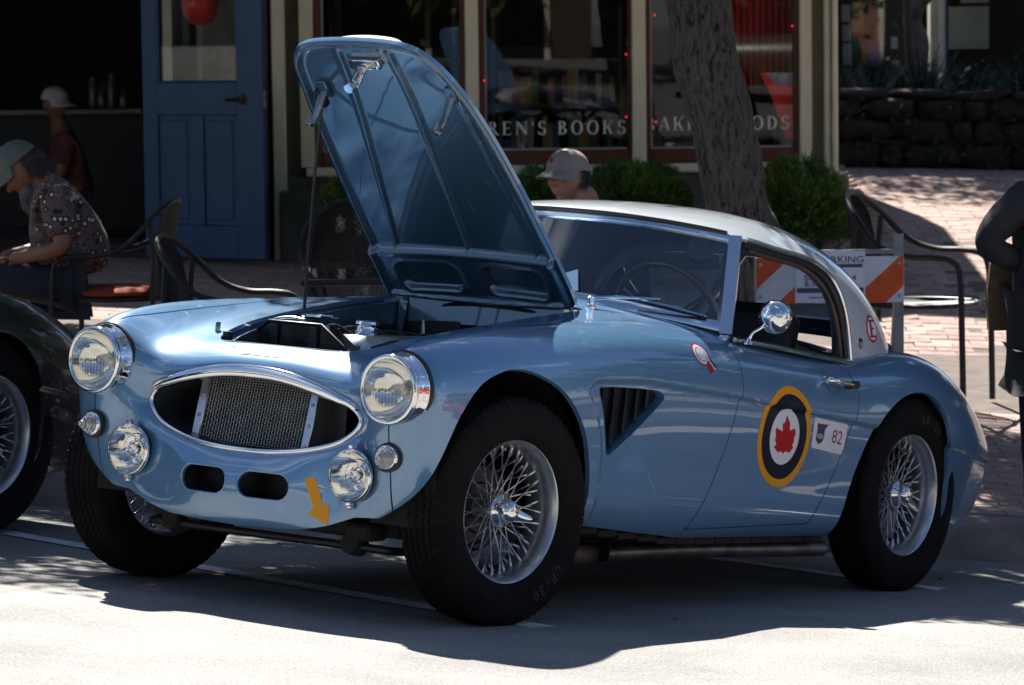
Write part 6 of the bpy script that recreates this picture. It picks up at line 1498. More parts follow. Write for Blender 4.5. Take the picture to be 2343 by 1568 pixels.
# ================================================================ chairs, table, barricade
IRON = vary('black_iron', (.006, .006, .007), (.010, .010, .010), 14, .5)
def wire_net(P, step_u, step_v, t=.0026):
    """diamond net of thin wires over a grid of points"""
    mb = MB(); a, b = P.shape[:2]
    for i in range(0, a, step_u): mb.tube(P[i], t, 3, cap=False)
    for j in range(0, b, step_v): mb.tube(P[:, j], t, 3, cap=False)
    return mb
def chair(x, y, rot, label, cushion=False, s=1.0, name='bistro_chair'):
    z = float(walk_z(x, y)); t = empty(name, label, 'chair', 'black mesh bistro chairs on the pavement', mw=Matrix.Translation((x, y, z)) @ Matrix.Rotation(rot, 4, 'Z') @ Matrix.Scale(s, 4))
    half = [(.25, .275, 0), (.245, .275, .30), (.235, .27, .56), (.20, .27, .625), (.12, .27, .64), (.0, .27, .645), (-.12, .262, .69), (-.22, .22, .80), (-.285, .12, .875), (-.30, 0, .895)]
    hp = spline(half + [(p[0], -p[1], p[2]) for p in half[::-1][1:]], 6); MB().tube(hp, .0135, 9).build('arm_hoop', IRON, t)
    for sgn in (1, -1): MB().tube(spline([(-.27, sgn * .20, 0), (-.24, sgn * .20, .30), (-.225, sgn * .205, .44), (-.235, sgn * .215, .62), (-.225, sgn * .218, .79)], 5), .012, 8).build('leg', IRON, t)
    a = np.linspace(0, 2 * np.pi, 40, endpoint=False); MB().tube(np.c_[.245 * np.cos(a), .235 * np.sin(a), np.full(40, .43)], .011, 8, closed=True).tube([(.238, -.26, .43), (.238, .26, .43)], .010, 8).build('seat_ring', IRON, t)
    r = np.linspace(-1, 1, 36); P = np.array([[(u * .235 * math.sqrt(max(0, 1 - v * v)), v * .225, .432 - .012 * (1 - u * u)) for u in r] for v in np.linspace(-.985, .985, 36)])
    tag(wire_net(P, 1, 1).build('seat_net', IRON, t), kind='stuff')
    P = []
    for v in np.linspace(0, 1, 40):
        row = []
        for u in np.linspace(-1, 1, 36):
            yy = u * (.20 + .02 * v - .10 * max(0, v - .6) ** 1.0 * (1 + 0)); zt = .885 - .09 * abs(u) ** 2.4; row.append((-.235 - .06 * v * (1 - .5 * u * u) + .03 * u * u * (1 - v), yy, .445 + (zt - .445) * v))
        P.append(row)
    tag(wire_net(np.array(P), 1, 1).build('back_net', IRON, t), kind='stuff')
    if cushion: MB().lathe([(.0001, -.022), (.20, -.022), (.232, -.010), (.235, .004), (.215, .020), (.0001, .026)], 32, c=(.0, 0, .462)).build('cushion', vary('orange_cushion', (.36, .055, .015), (.28, .04, .012), 9, .85), t)
    return t
px = lambda u, v, d: at(u, v, d)
chair(-1.13, 15.95, RAD(172), 'black bistro chair with an orange cushion that the man in the patterned shirt sits on', cushion=True, s=.92)
chair(-.50, 14.3, RAD(-10), 'empty black mesh chair standing in front of the blue door', s=.93)
chair(-.02, 15.6, RAD(-80), 'black mesh chair drawn up behind the small iron table')
chair(2.50, 16.95, RAD(-20), 'large black mesh armchair behind the orange and white barricade', s=1.10)
chair(.86, 15.05, RAD(205), "chair under the woman in the beige cap, hidden behind the car roof")
tb = empty('iron_table', 'small black iron table with a glassy top behind the raised bonnet', 'table', mw=Matrix.Translation((.16, 14.25, float(walk_z(.16, 14.25)))))
MB().box((0, 0, .735), (.72, .60, .012), bev=.004).build('table_top', mat('table_top_gloss', (.035, .04, .04), .12, coat=1), tb); MB().tube([(-.36, -.30, .725), (.36, -.30, .725), (.36, .30, .725), (-.36, .30, .725)], .012, 8, closed=True).build('table_rim', IRON, tb)
for a, b in ((-1, -1), (1, -1), (1, 1), (-1, 1)): MB().tube(spline([(a * .33, b * .27, .72), (a * .24, b * .2, .45), (a * .20, b * .17, .3), (a * .30, b * .25, .0)], 5), .012, 8).build('leg', IRON, tb)
# barricade
BD = 15.15
bx0, bx1 = float(at(1727, 640, BD)[0]), float(at(2066, 640, BD)[0]); bz0, bz1 = float(at(1900, 693, BD)[2]), float(at(1900, 587, BD)[2])
BR = empty('barricade', 'folding road barricade with orange and white diagonal stripes and a taped notice', 'barricade', mw=Matrix.Translation(((bx0 + bx1) / 2, BD, float(walk_z((bx0 + bx1) / 2, BD)))))
ob = np.array(BR.matrix_world.translation); w2 = (bx1 - bx0) / 2; l0, l1 = bz0 - ob[2], bz1 - ob[2]
BW = vary('reflective_white', (.80, .82, .86), (.68, .70, .74), 14, .35); BO = vary('reflective_orange', (.80, .12, .015), (.68, .09, .01), 14, .4)
ZINC = vary('galvanised_steel', (.30, .33, .36), (.20, .22, .25), 12, .4, .6)
def board(zl, zh, yy, par):
    b = MB().box((0, yy, (zl + zh) / 2), (2 * w2, .022, zh - zl), bev=.003).build('board', BW, par, smooth=False); h = zh - zl
    def stripe(x0):   # slants up to the right
        P = [(x0, zl), (x0 + .15, zl), (x0 + .15 + h * 1.09, zh), (x0 + h * 1.09, zh)]; Q = []
        # clip to the board
        for i in range(4):
            (ax, az), (bx_, bz_) = P[i], P[(i + 1) % 4]
            ins = lambda q: -w2 <= q <= w2
            for t in np.linspace(0, 1, 12, endpoint=False):
                xx, zz = ax + (bx_ - ax) * t, az + (bz_ - az) * t; Q.append((min(max(xx, -w2 + .002), w2 - .002), zz))
        return Q
    for x0 in (-w2 - .214, -w2 + .087, -w2 + .388):
        Q = stripe(x0)
        if max(q[0] for q in Q) - min(q[0] for q in Q) < .02: continue
        MB().prism([(a, c) for a, c in Q], -.0006, .0006, ((0, yy - .0125, 0), (1, 0, 0), (0, 0, 1), (0, 1, 0))).build('stripe', BO, b, smooth=False)
    for sx in (-1, 1):
        for zz in (zl + .03, zh - .03): MB().lathe([(.0001, .006), (.006, .005), (.009, 0)], 12, c=(sx * (w2 - .02), yy - .011, zz), ax=(0, -1, 0)).build('bolt', M['steel'], b)
    return b
B1 = board(l0, l1, -.02, BR)
for sx in (-1, 1):
    MB().box((sx * (w2 - .018), .005, .46), (.040, .004, .94 if sx > 0 else .80)).box((sx * (w2 - .0), .020, .46), (.004, .03, .94 if sx > 0 else .80)).build('post', ZINC, BR, smooth=False)
    MB().tube([(sx * (w2 - .02), .03, .78), (sx * (w2 - .02), .42, .0)], .014, 6).build('rear_leg', ZINC, BR)
MB().box((0, .006, l1 + .018), (2 * w2 - .06, .03, .018)).build('cross_rail', ZINC, BR, smooth=False); MB().box((0, .0, .14), (2 * w2 - .06, .03, .03)).build('cross_rail', ZINC, BR, smooth=False)
# the notice
n0, n1 = float(at(1817, 640, BD)[0]) - ob[0], float(at(1977, 640, BD)[0]) - ob[0]; z1_, z0_ = float(at(1900, 574, BD)[2]) - ob[2], float(at(1900, 691, BD)[2]) - ob[2]
NT = tag(MB().grid(np.array([[(ob[0] + n0, ob[1] - .035, ob[2] + z0_), (ob[0] + n1, ob[1] - .035, ob[2] + z0_)], [(ob[0] + n0, ob[1] - .036, ob[2] + z1_), (ob[0] + n1, ob[1] - .036, ob[2] + z1_)]])).build('paper_notice', vary('notice_paper', (.86, .85, .94), (.80, .79, .90), 8, .6), None, smooth=False), 'white NO PARKING paper notice taped to the striped barricade', 'notice')
INK = mat('notice_ink', (.03, .03, .06), .6); nw, nh = n1 - n0, z1_ - z0_; ncx = (n0 + n1) / 2
def ntext(t, fy, size, tw=None):
    V, F = text_mesh(t, size); w = V[:, 0].max() - V[:, 0].min()
    if tw: V = V * [tw / w, 1, 1]
    MB().add(np.c_[ob[0] + ncx + V[:, 0], np.full(len(V), ob[1] - .0375), ob[2] + z1_ - fy * nh + V[:, 1]], F).build('notice_text', INK, NT, smooth=False)
def nbar(fy, h, w=.92): MB().box((ob[0] + ncx, ob[1] - .0372, ob[2] + z1_ - fy * nh), (nw * w, .0006, h)).build('notice_bar', mat('notice_grey', (.08, .08, .12), .6), NT, smooth=False)
ntext('NO PARKING', .17, .040, nw * .95); nbar(.285, .014); ntext('TUESDAY', .40, .026, nw * .40); ntext('September 4', .52, .030, nw * .74); ntext('8:30 am - 4 pm', .64, .030, nw * .72); nbar(.76, .020, .95); ntext('TOW AWAY ZONE', .905, .012, nw * .6) if False else nbar(.90, .004, .6)
# ================================================================ people
def skin(name, J, E, root, m, par, sub=2, rest=None):
    """J: name -> (pos, radius or (rx, ry)); E: pairs; one continuous skinned surface"""
    names = list(J); idx = {n: i for i, n in enumerate(names)}; me = bpy.data.meshes.new(name); me.from_pydata([tuple(map(float, J[n][0])) for n in names], [(idx[a], idx[b]) for a, b in E], [])
    o = bpy.data.objects.new(name, me); COL.objects.link(o); sk = o.modifiers.new('s', 'SKIN'); ss = o.modifiers.new('u', 'SUBSURF'); ss.levels = sub; ss.render_levels = sub; sk.use_smooth_shade = True
    lay = me.skin_vertices[0] if me.skin_vertices else None
    for n in names:
        r = J[n][1]; r = (r, r) if np.isscalar(r) else r; lay.data[idx[n]].radius = r; lay.data[idx[n]].use_root = (n == root)
    bpy.context.view_layer.update(); dg = bpy.context.evaluated_depsgraph_get(); m2 = bpy.data.meshes.new_from_object(o.evaluated_get(dg)); bpy.data.objects.remove(o); m2.materials.clear(); m2.materials.append(m); m2.polygons.foreach_set('use_smooth', [True] * len(m2.polygons)); m2.name = name
    return link(bpy.data.objects.new(name, m2), par)
def head_mesh(c, fw, up, s, m, par, age=0):
    """c centre, fw facing direction, up; s = head height. Sculpted from a sphere: brow, sockets, nose, lips, chin, jaw, ears"""
    fw = np.array(fw, float); fw /= np.linalg.norm(fw); up = np.array(up, float); up -= fw * up.dot(fw); up /= np.linalg.norm(up); rt = np.cross(fw, up)
    nu, nv = 72, 56; th = np.linspace(-np.pi, np.pi, nu, endpoint=False); ph = np.linspace(.02, np.pi - .02, nv); T, P = np.meshgrid(th, ph, indexing='ij')
    x = np.sin(T) * np.sin(P); y = np.cos(T) * np.sin(P); z = np.cos(P)      # y forward
    X = x * .335; Y = y * .40 - .02; Z = z * .50
    low = smooth01((-z - .1) / .8); X = X * (1 - .28 * low); Y = np.where(y < 0, Y * (1 - .45 * low) , Y * (1 - .02 * low)); Y = Y + .02 * low * (y > 0)
    f = (y > 0)
    def g(cx, cz, sx, sz): return np.exp(-((X - cx) / sx) ** 2 - ((Z - cz) / sz) ** 2) * f
    Y = Y + .035 * g(0, .10, .22, .05)                                 # brow
    for s_ in (-1, 1): Y = Y - .050 * g(s_ * .125, .02, .075, .045); Y = Y + .022 * g(s_ * .17, -.10, .09, .08); Y = Y + .018 * g(s_ * .125, .015, .045, .022)
    nz = np.clip((.06 - Z) / .20, 0, 1); Y = Y + .115 * np.exp(-(X / (.030 + .035 * nz)) ** 2) * np.where((Z < .08) & (Z > -.20), smooth01(nz) * smooth01((Z + .175) / .035), 0) * f
    Y = Y + .030 * g(0, -.255, .10, .022) + .028 * g(0, -.300, .085, .020) - .022 * g(0, -.277, .11, .010) - .020 * g(0, -.36, .12, .03) + .045 * g(0, -.44, .13, .06)
    for s_ in (-1, 1): Y = Y - .014 * g(s_ * .10, -.19, .03, .09)
    V = c + s * (X[..., None] * rt + Y[..., None] * fw + Z[..., None] * up); V = np.concatenate([V, V[:1]], 0); mb = MB().grid(V)
    for s_ in (-1, 1):      # ears
        rows = []; ec = c + s * (s_ * .335 * rt - .03 * fw + .0 * up)
        for q in np.linspace(0, 1, 6):
            a = np.linspace(0, 2 * np.pi, 15); r = (.115 - .02 * q) * s; rows.append([ec + rt * s_ * s * (.035 * math.sin(q * np.pi) - .015) + (r * (1 - .7 * q)) * (np.sin(k) * up * (1.0) + np.cos(k) * fw * .60) - up * s * .02 for k in a])
        mb.grid(np.array(rows))
    o = mb.build('head', m, par, ang=180); return o, rt, fw, up
def eyes(c, rt, fw, up, s, par):
    for s_ in (-1, 1):
        p = c + s * (s_ * .125 * rt + .315 * fw + .020 * up); e = MB().lathe([(.0001, -.045 * s), (.03 * s, -.03 * s), (.045 * s, 0), (.03 * s, .03 * s), (.0001, .045 * s)], 16, c=p, ax=fw).build('eye', mat('eye_white', (.45, .42, .40), .2), par)
        MB().lathe([(.022 * s, .0392 * s), (.0001, .0462 * s)], 14, c=p, ax=fw).build('iris', mat('iris_dark', (.02, .015, .01), .15), e)
def cap(c, rt, fw, up, s, m, par, brim=.42, tilt=0.0, name='cap'):
    rows = []; 
    for q in np.linspace(0, 1, 12):
        z = .15 + .38 * math.sin(q * np.pi / 2); r = math.cos(q * np.pi / 2) ** .75; a = np.linspace(0, 2 * np.pi, 37)
        rows.append([c + s * ((.375 * r) * math.sin(k) * rt + (.445 * r - 0) * math.cos(k) * fw - .03 * fw + (z + (-.06 * max(0, -math.cos(k)) * (1 - q))) * up) for k in a])
    h = MB().grid(np.array(rows)).build(name, m, par, ang=60)
    rows = []
    for q in np.linspace(0, 1, 9):
        a = np.linspace(-1.25, 1.25, 25); rows.append([c + s * ((.370 + .02 * q) * math.sin(k) * rt + (.415 * math.cos(k) - .03 + brim * q * max(0, math.cos(k * 1.15)) ** .6) * fw + (.165 - .09 * (math.sin(k) ** 2) * q - (.06 + tilt) * q) * up) for k in a])
    top = np.array(rows); bot = top[::-1] - up * s * .022; MB().grid(np.concatenate([top, bot], 0)).build('brim', m, h, ang=60)
    MB().lathe([(.0001, .02 * s), (.03 * s, .012 * s), (.035 * s, 0)], 10, c=c + s * (.53 * up - .03 * fw), ax=up).build('button', m, h)
    return h
def hand(wrist, d, palm_n, s, m, par, side=1, curl=.9):
    """palm and five bent fingers"""
    wrist = np.array(wrist, float); d = np.array(d, float); d /= np.linalg.norm(d); n = np.array(palm_n, float); n -= d * n.dot(d); n /= np.linalg.norm(n); w = np.cross(d, n) * side
    J = {'w': (wrist, .026 * s), 'p': (wrist + d * .045 * s, (.036 * s, .018 * s)), 'k': (wrist + d * .085 * s, (.040 * s, .016 * s))}; E = [('w', 'p'), ('p', 'k')]
    for i, (o_, L) in enumerate(((-.028, .062), (-.010, .072), (.010, .068), (.027, .052))):
        b0 = wrist + d * .080 * s + w * o_ * s; dd = d.copy(); p = b0; prev = None
        for k in range(4):
            nm = 'f%d%d' % (i, k); J[nm] = (p, (.0098 - .0012 * k) * s)
            if prev: E.append((prev, nm))
            else: E.append(('k', nm))
            prev = nm; ang = curl * .42; dd = dd * math.cos(ang) + n * math.sin(ang); p = p + dd * L * .42 * s
    p = wrist + d * .030 * s - w * .026 * s; dd = d * .6 - w * .7 + n * .3; dd /= np.linalg.norm(dd); prev = 'p'
    for k in range(3): nm = 't%d' % k; J[nm] = (p, (.0125 - .001 * k) * s); E.append((prev, nm)); prev = nm; p = p + dd * .032 * s; dd = dd * .85 + d * .3 + n * .3; dd /= np.linalg.norm(dd)
    return skin('hand', J, E, 'w', m, par, 1)
SKN = vary('sun_tanned_skin', (.22, .095, .055), (.27, .125, .075), 9, .5); SKN2 = vary('fair_skin', (.42, .21, .145), (.48, .26, .18), 9, .5)
def mixv(a, b, t): return np.array(a) * (1 - t) + np.array(b) * t
def shirt_mat():
    m = mat('patterned_shirt', (.1, .08, .07), .8); L = m.node_tree.links; b = m.node_tree.nodes['Principled BSDF']; tc = nnode(m, 'ShaderNodeTexCoord')
    v = nnode(m, 'ShaderNodeTexVoronoi', feature='F1'); v.inputs['Scale'].default_value = 32; r = nnode(m, 'ShaderNodeValToRGB'); r.color_ramp.interpolation = 'CONSTANT'; r.color_ramp.elements[0].position = 0; r.color_ramp.elements[0].color = (.62, .58, .48, 1); r.color_ramp.elements[1].position = .26; r.color_ramp.elements[1].color = (.012, .010, .010, 1)
    e = r.color_ramp.elements.new(.50); e.color = (.13, .085, .075, 1)
    n = nnode(m, 'ShaderNodeTexNoise'); n.inputs['Scale'].default_value = 7; n.inputs['Detail'].default_value = 3; r2 = nnode(m, 'ShaderNodeValToRGB'); r2.color_ramp.interpolation = 'CONSTANT'; r2.color_ramp.elements[0].color = (0, 0, 0, 1); r2.color_ramp.elements[1].position = .52; r2.color_ramp.elements[1].color = (1, 1, 1, 1)
    n3 = nnode(m, 'ShaderNodeTexNoise'); n3.inputs['Scale'].default_value = 26; n3.inputs['Detail'].default_value = 2; r3 = nnode(m, 'ShaderNodeValToRGB'); r3.color_ramp.interpolation = 'CONSTANT'; r3.color_ramp.elements[0].color = (.10, .065, .06, 1); r3.color_ramp.elements[1].position = .47; r3.color_ramp.elements[1].color = (.20, .145, .12, 1); e = r3.color_ramp.elements.new(.56); e.color = (.03, .04, .055, 1); e = r3.color_ramp.elements.new(.63); e.color = (.35, .36, .38, 1)
    mx = nnode(m, 'ShaderNodeMix', data_type='RGBA')
    for a in (v, n, n3): L.new(tc.outputs['Object'], a.inputs['Vector'])
    L.new(v.outputs['Distance'], r.inputs[0]); L.new(n.outputs[0], r2.inputs[0]); L.new(n3.outputs[0], r3.inputs[0]); L.new(r2.outputs[0], mx.inputs[0]); L.new(r.outputs[0], mx.inputs[6]); L.new(r3.outputs[0], mx.inputs[7]); L.new(mx.outputs[2], b.inputs['Base Color'])
    mp2 = nnode(m, 'ShaderNodeTexNoise'); mp2.inputs['Scale'].default_value = 9; bp_ = nnode(m, 'ShaderNodeBump'); bp_.inputs['Strength'].default_value = .5; bp_.inputs['Distance'].default_value = .02; L.new(tc.outputs['Object'], mp2.inputs[0]); L.new(mp2.outputs[0], bp_.inputs['Height']); L.new(bp_.outputs[0], b.inputs['Normal'])
    return m
DENIM = vary('dark_denim', (.012, .014, .022), (.022, .026, .038), 14, .9, bump=.4, bscale=14)
def seated_body(J, par, skinm, shirtm, trm, kb=1.0):
    E = [('pelvis', 'waist'), ('waist', 'chest'), ('chest', 'neck'), ('neck', 'skull'), ('chest', 'shL'), ('shL', 'elL'), ('elL', 'wrL'), ('chest', 'shR'), ('shR', 'elR'), ('elR', 'wrR'), ('pelvis', 'hpL'), ('hpL', 'knL'), ('knL', 'anL'), ('pelvis', 'hpR'), ('hpR', 'knR'), ('knR', 'anR')]
    R = dict(pelvis=.13, waist=.13, chest=(.155, .13), neck=.060, skull=.055, shL=.062, elL=.044, wrL=.028, shR=.062, elR=.044, wrR=.028, hpL=.090, knL=.060, anL=.042, hpR=.090, knR=.060, anR=.042)
    b = skin('body', {k: (J[k], R[k]) for k in R}, E, 'pelvis', skinm, par)
    sh = dict(pelvis=.165 * kb, waist=.160 * kb, chest=.165 * kb, collar=.072, shL=.080, e1L=.078, shR=.080, e1R=.078)
    J2 = dict(J); J2['collar'] = mixv(J['chest'], J['neck'], .62); J2['e1L'] = mixv(J['shL'], J['elL'], J.get('sl', .78)); J2['e1R'] = mixv(J['shR'], J['elR'], J.get('sl', .78))
    skin('shirt', {k: (J2[k], sh[k]) for k in sh}, [('pelvis', 'waist'), ('waist', 'chest'), ('chest', 'collar'), ('chest', 'shL'), ('shL', 'e1L'), ('chest', 'shR'), ('shR', 'e1R')], 'pelvis', shirtm, par)
    tr = dict(pelvis=.142, hpL=.102, knL=.076, anL=.060, hpR=.102, knR=.076, anR=.060)
    skin('trousers', {k: (J[k], tr[k]) for k in tr}, [('pelvis', 'hpL'), ('hpL', 'knL'), ('knL', 'anL'), ('pelvis', 'hpR'), ('hpR', 'knR'), ('knR', 'anR')], 'pelvis', trm, par)
    for s_ in ('L', 'R'):
        a = np.array(J['an' + s_]); f = np.array(J.get('foot', (-1, 0, 0)), float); f /= np.linalg.norm(f)
        skin('shoe', dict(h=(a - f * .03 + [0, 0, -.035], .040), m=(a + f * .07 + [0, 0, -.045], .042), t=(a + f * .17 + [0, 0, -.050], .034)), [('h', 'm'), ('m', 't')], 'h', M['black'], par, 1)
        d = np.array(J['wr' + s_]) - np.array(J['el' + s_]); hand(J['wr' + s_], d, (0, 0, -1), 1.0, skinm, par, 1 if s_ == 'L' else -1, .7)
# --- the man reading at the left
g0 = float(walk_z(-1.3, 15.9)); P1 = empty('person', 'bearded man in a grey-green cap and patterned shirt, seated bowed over at the left', 'person', mw=Matrix.Identity(4))
y0 = 15.95; W = lambda u, v, dy=0: tuple(at(u, v, y0 + dy))
J = dict(pelvis=W(165, 640), waist=W(165, 555), chest=W(130, 455), neck=W(86, 408), skull=W(62, 385), shL=W(128, 448, -.19), elL=W(146, 568, -.24), wrL=W(20, 595, -.14), shR=W(118, 448, .19), elR=W(120, 565, .22), wrR=W(0, 590, .10), hpL=W(140, 655, -.10), knL=W(-60, 628, -.12), anL=(W(-40, 800)[0], y0 - .12, g0 + .09), hpR=W(140, 655, .10), knR=W(-50, 628, .12), anR=(W(-70, 800)[0], y0 + .12, g0 + .09), foot=(-1, 0, 0), sl=.86)
seated_body(J, P1, SKN, shirt_mat(), DENIM, 1.22)
hc = at(48, 388, y0 - .02); fwv = (-.70, -.12, -.72); H1, r1, f1, u1 = head_mesh(hc, fwv, (-.5, 0, .85), .232, SKN, P1); eyes(hc, r1, f1, u1, .232, P1)
cap(hc, r1, f1, u1, .240, vary('sage_cap', (.16, .19, .16), (.12, .145, .125), 8, .85), P1, brim=.30)
rs = np.random.RandomState(2); n = 2600; a = rs.uniform(-1.2, 1.2, n); q = rs.uniform(0, 1, n); Pb = hc + .232 * (np.outer(.27 * np.sin(a) * (1 - .3 * q), r1) + np.outer(.36 * np.cos(a) - .02, f1) + np.outer(-.27 - .20 * q, u1)); dn = f1 * .25 - u1 * .9 + rs.normal(size=(n, 3)) * .16; dn[:, 2] -= .5; dn /= np.linalg.norm(dn, axis=1)[:, None]; sd = np.cross(dn, rs.normal(size=(n, 3))); sd /= np.linalg.norm(sd, axis=1)[:, None]; L = rs.uniform(.03, .085, (n, 1))
big_mesh('beard', np.stack([Pb - sd * .0014, Pb + sd * .0014, Pb + dn * L + sd * .0006, Pb + dn * L - sd * .0006], 1).reshape(-1, 3), np.arange(n * 4).reshape(n, 4), vary('grey_beard', (.30, .29, .28), (.14, .13, .125), 20, .9), P1)
n = 2200; a = rs.uniform(1.7, 4.6, n); q = rs.uniform(-.28, .12, n); Pb = hc + .232 * (np.outer(.35 * np.sin(a), r1) + np.outer(.42 * np.cos(a) - .02, f1) + np.outer(q, u1)); dn = -u1 * .8 + rs.normal(size=(n, 3)) * .3; dn /= np.linalg.norm(dn, axis=1)[:, None]; sd = np.cross(dn, rs.normal(size=(n, 3))); sd /= np.linalg.norm(sd, axis=1)[:, None]; L = rs.uniform(.02, .05, (n, 1))
big_mesh('hair', np.stack([Pb - sd * .0014, Pb + sd * .0014, Pb + dn * L + sd * .0006, Pb + dn * L - sd * .0006], 1).reshape(-1, 3), np.arange(n * 4).reshape(n, 4), vary('dark_grey_hair', (.06, .055, .05), (.12, .11, .105), 20, .9), P1)
# --- the woman behind the car
g0 = float(walk_z(.85, 15.0)); P2 = empty('person', 'woman in a beige cap with a red dot, seated behind the white hardtop', 'person'); y0 = 15.0
c = at(1297, 403, y0); bx = c[0] + .06
J = dict(pelvis=(bx + .06, y0, g0 + .52), waist=(bx + .05, y0, g0 + .68), chest=(bx + .03, y0, g0 + .90), neck=(bx + .02, y0, c[2] - .12), skull=(bx - .01, y0, c[2] - .03), shL=(bx + .02, y0 - .17, g0 + .95), elL=(bx + .04, y0 - .22, g0 + .70), wrL=(bx - .18, y0 - .14, g0 + .66), shR=(bx + .02, y0 + .17, g0 + .95), elR=(bx + .04, y0 + .22, g0 + .70), wrR=(bx - .18, y0 + .14, g0 + .66), hpL=(bx, y0 - .09, g0 + .52), knL=(bx - .38, y0 - .10, g0 + .54), anL=(bx - .36, y0 - .10, g0 + .09), hpR=(bx, y0 + .09, g0 + .52), knR=(bx - .38, y0 + .10, g0 + .54), anR=(bx - .36, y0 + .10, g0 + .09), foot=(-1, 0, 0))
seated_body(J, P2, SKN2, vary('dark_top', (.05, .035, .03), (.03, .02, .02), 9, .85), DENIM)
H2, r2, f2, u2 = head_mesh(c, (-.66, -.75, .0), (0, 0, 1), .225, SKN2, P2); eyes(c, r2, f2, u2, .225, P2)
CP = cap(c + [0, 0, -.010], r2, f2, u2, .225, vary('beige_cap', (.34, .31, .27), (.28, .25, .21), 8, .85), P2, brim=.36, tilt=.03)
MB().lathe([(.0001, .004), (.010, .003), (.012, 0)], 14, c=c + .225 * (.40 * f2 + .30 * u2 + .06 * r2 + .01), ax=f2).build('cap_dot', M['red'], CP)
n = 1800; a = rs.uniform(1.5, 4.8, n); q = rs.uniform(-.16, .12, n); Pb = c + .225 * (np.outer(.345 * np.sin(a), r2) + np.outer(.41 * np.cos(a) - .02, f2) + np.outer(q, u2)); dn = -u2 * .8 + rs.normal(size=(n, 3)) * .3; dn /= np.linalg.norm(dn, axis=1)[:, None]; sd = np.cross(dn, rs.normal(size=(n, 3))); sd /= np.linalg.norm(sd, axis=1)[:, None]; L = rs.uniform(.02, .04, (n, 1))
big_mesh('hair', np.stack([Pb - sd * .0014, Pb + sd * .0014, Pb + dn * L + sd * .0006, Pb + dn * L - sd * .0006], 1).reshape(-1, 3), np.arange(n * 4).reshape(n, 4), MATS['dark_grey_hair'], P2)
MB().lathe([(.0001, -.008), (.006, 0), (.0001, .008)], 10, c=c + .225 * (.36 * (-r2 if r2[1] > 0 else r2) - .03 * f2 - .20 * u2)).build('earring', mat('gold', (.8, .55, .2), .2, 1.0), P2)
# --- the standing man at the right edge
y0 = 12.9; g0 = float(road_z(2.5, y0)); P3 = empty('person', 'person in a black jacket standing with a bent arm at the right edge', 'person'); W = lambda u, v, dy=0: tuple(at(u, v, y0 + dy))
JK = vary('black_jacket', (.014, .013, .014), (.022, .020, .021), 9, .8, bump=.6, bscale=9); SH = (0, 0, 0)
J = dict(pelvis=W(2440, 770), waist=W(2432, 700), chest=W(2425, 530), neck=W(2425, 395), skull=W(2428, 330), shL=W(2335, 455, -.02), elL=W(2250, 560, -.05), wrL=W(2350, 612, -.03), shR=W(2520, 455, .05), elR=W(2560, 600, .1), wrR=W(2480, 640, -.12), hpL=W(2385, 880), knL=W(2388, 1100), anL=(W(2385, 1300)[0], y0, g0 + .09), hpR=W(2495, 880), knR=W(2490, 1100), anR=(W(2480, 1300)[0], y0 + .05, g0 + .09))
E3 = [('pelvis', 'waist'), ('waist', 'chest'), ('chest', 'neck'), ('neck', 'skull'), ('chest', 'shL'), ('shL', 'elL'), ('elL', 'wrL'), ('chest', 'shR'), ('shR', 'elR'), ('elR', 'wrR'), ('pelvis', 'hpL'), ('hpL', 'knL'), ('knL', 'anL'), ('pelvis', 'hpR'), ('hpR', 'knR'), ('knR', 'anR')]
R3 = dict(pelvis=.13, waist=.12, chest=(.16, .11), neck=.062, skull=.06, shL=.06, elL=.043, wrL=.028, shR=.06, elR=.043, wrR=.028, hpL=.085, knL=.06, anL=.045, hpR=.085, knR=.06, anR=.045)
skin('body', {k: (J[k], R3[k]) for k in R3}, E3, 'pelvis', SKN, P3)
J['hem'] = W(2438, 800); J['collar'] = mixv(J['chest'], J['neck'], .7); J['cL'] = mixv(J['elL'], J['wrL'], .9); J['cR'] = mixv(J['elR'], J['wrR'], .9); J['uaL'] = mixv(J['shL'], J['elL'], .5); J['uaR'] = mixv(J['shR'], J['elR'], .5); J['m1'] = W(2430, 640)
RJ = dict(hem=.205, pelvis=.205, waist=.198, m1=.190, chest=.185, collar=.085, shL=.090, uaL=.076, elL=.066, cL=.046, shR=.088, uaR=.080, elR=.072, cR=.046)
skin('jacket', {k: (J[k], RJ[k]) for k in RJ}, [('hem', 'pelvis'), ('pelvis', 'waist'), ('waist', 'm1'), ('m1', 'chest'), ('chest', 'collar'), ('chest', 'shL'), ('shL', 'uaL'), ('uaL', 'elL'), ('elL', 'cL'), ('chest', 'shR'), ('shR', 'uaR'), ('uaR', 'elR'), ('elR', 'cR')], 'pelvis', JK, P3, 3)
RT3 = dict(pelvis=.14, hpL=.100, knL=.080, anL=.068, hpR=.100, knR=.080, anR=.068); skin('trousers', {k: (J[k], RT3[k]) for k in RT3}, [('pelvis', 'hpL'), ('hpL', 'knL'), ('knL', 'anL'), ('pelvis', 'hpR'), ('hpR', 'knR'), ('knR', 'anR')], 'pelvis', DENIM, P3)
for s_ in ('L', 'R'):
    a = np.array(J['an' + s_]); skin('shoe', dict(h=(a + [0, .03, -.035], .042), m=(a + [0, -.07, -.045], .044), t=(a + [0, -.17, -.05], .036)), [('h', 'm'), ('m', 't')], 'h', M['black'], P3, 1); hand(J['wr' + s_], np.array(J['wr' + s_]) - np.array(J['el' + s_]), (0, -.3, -1), 1.05, SKN, P3, 1 if s_ == 'L' else -1, .9)
hc = at(2430, 290, y0); H3, r3, f3, u3 = head_mesh(hc, (.35, -.9, 0), (0, 0, 1), .235, SKN, P3); eyes(hc, r3, f3, u3, .235, P3); cap(hc, r3, f3, u3, .24, M['black'], P3, brim=.01, name='hair')
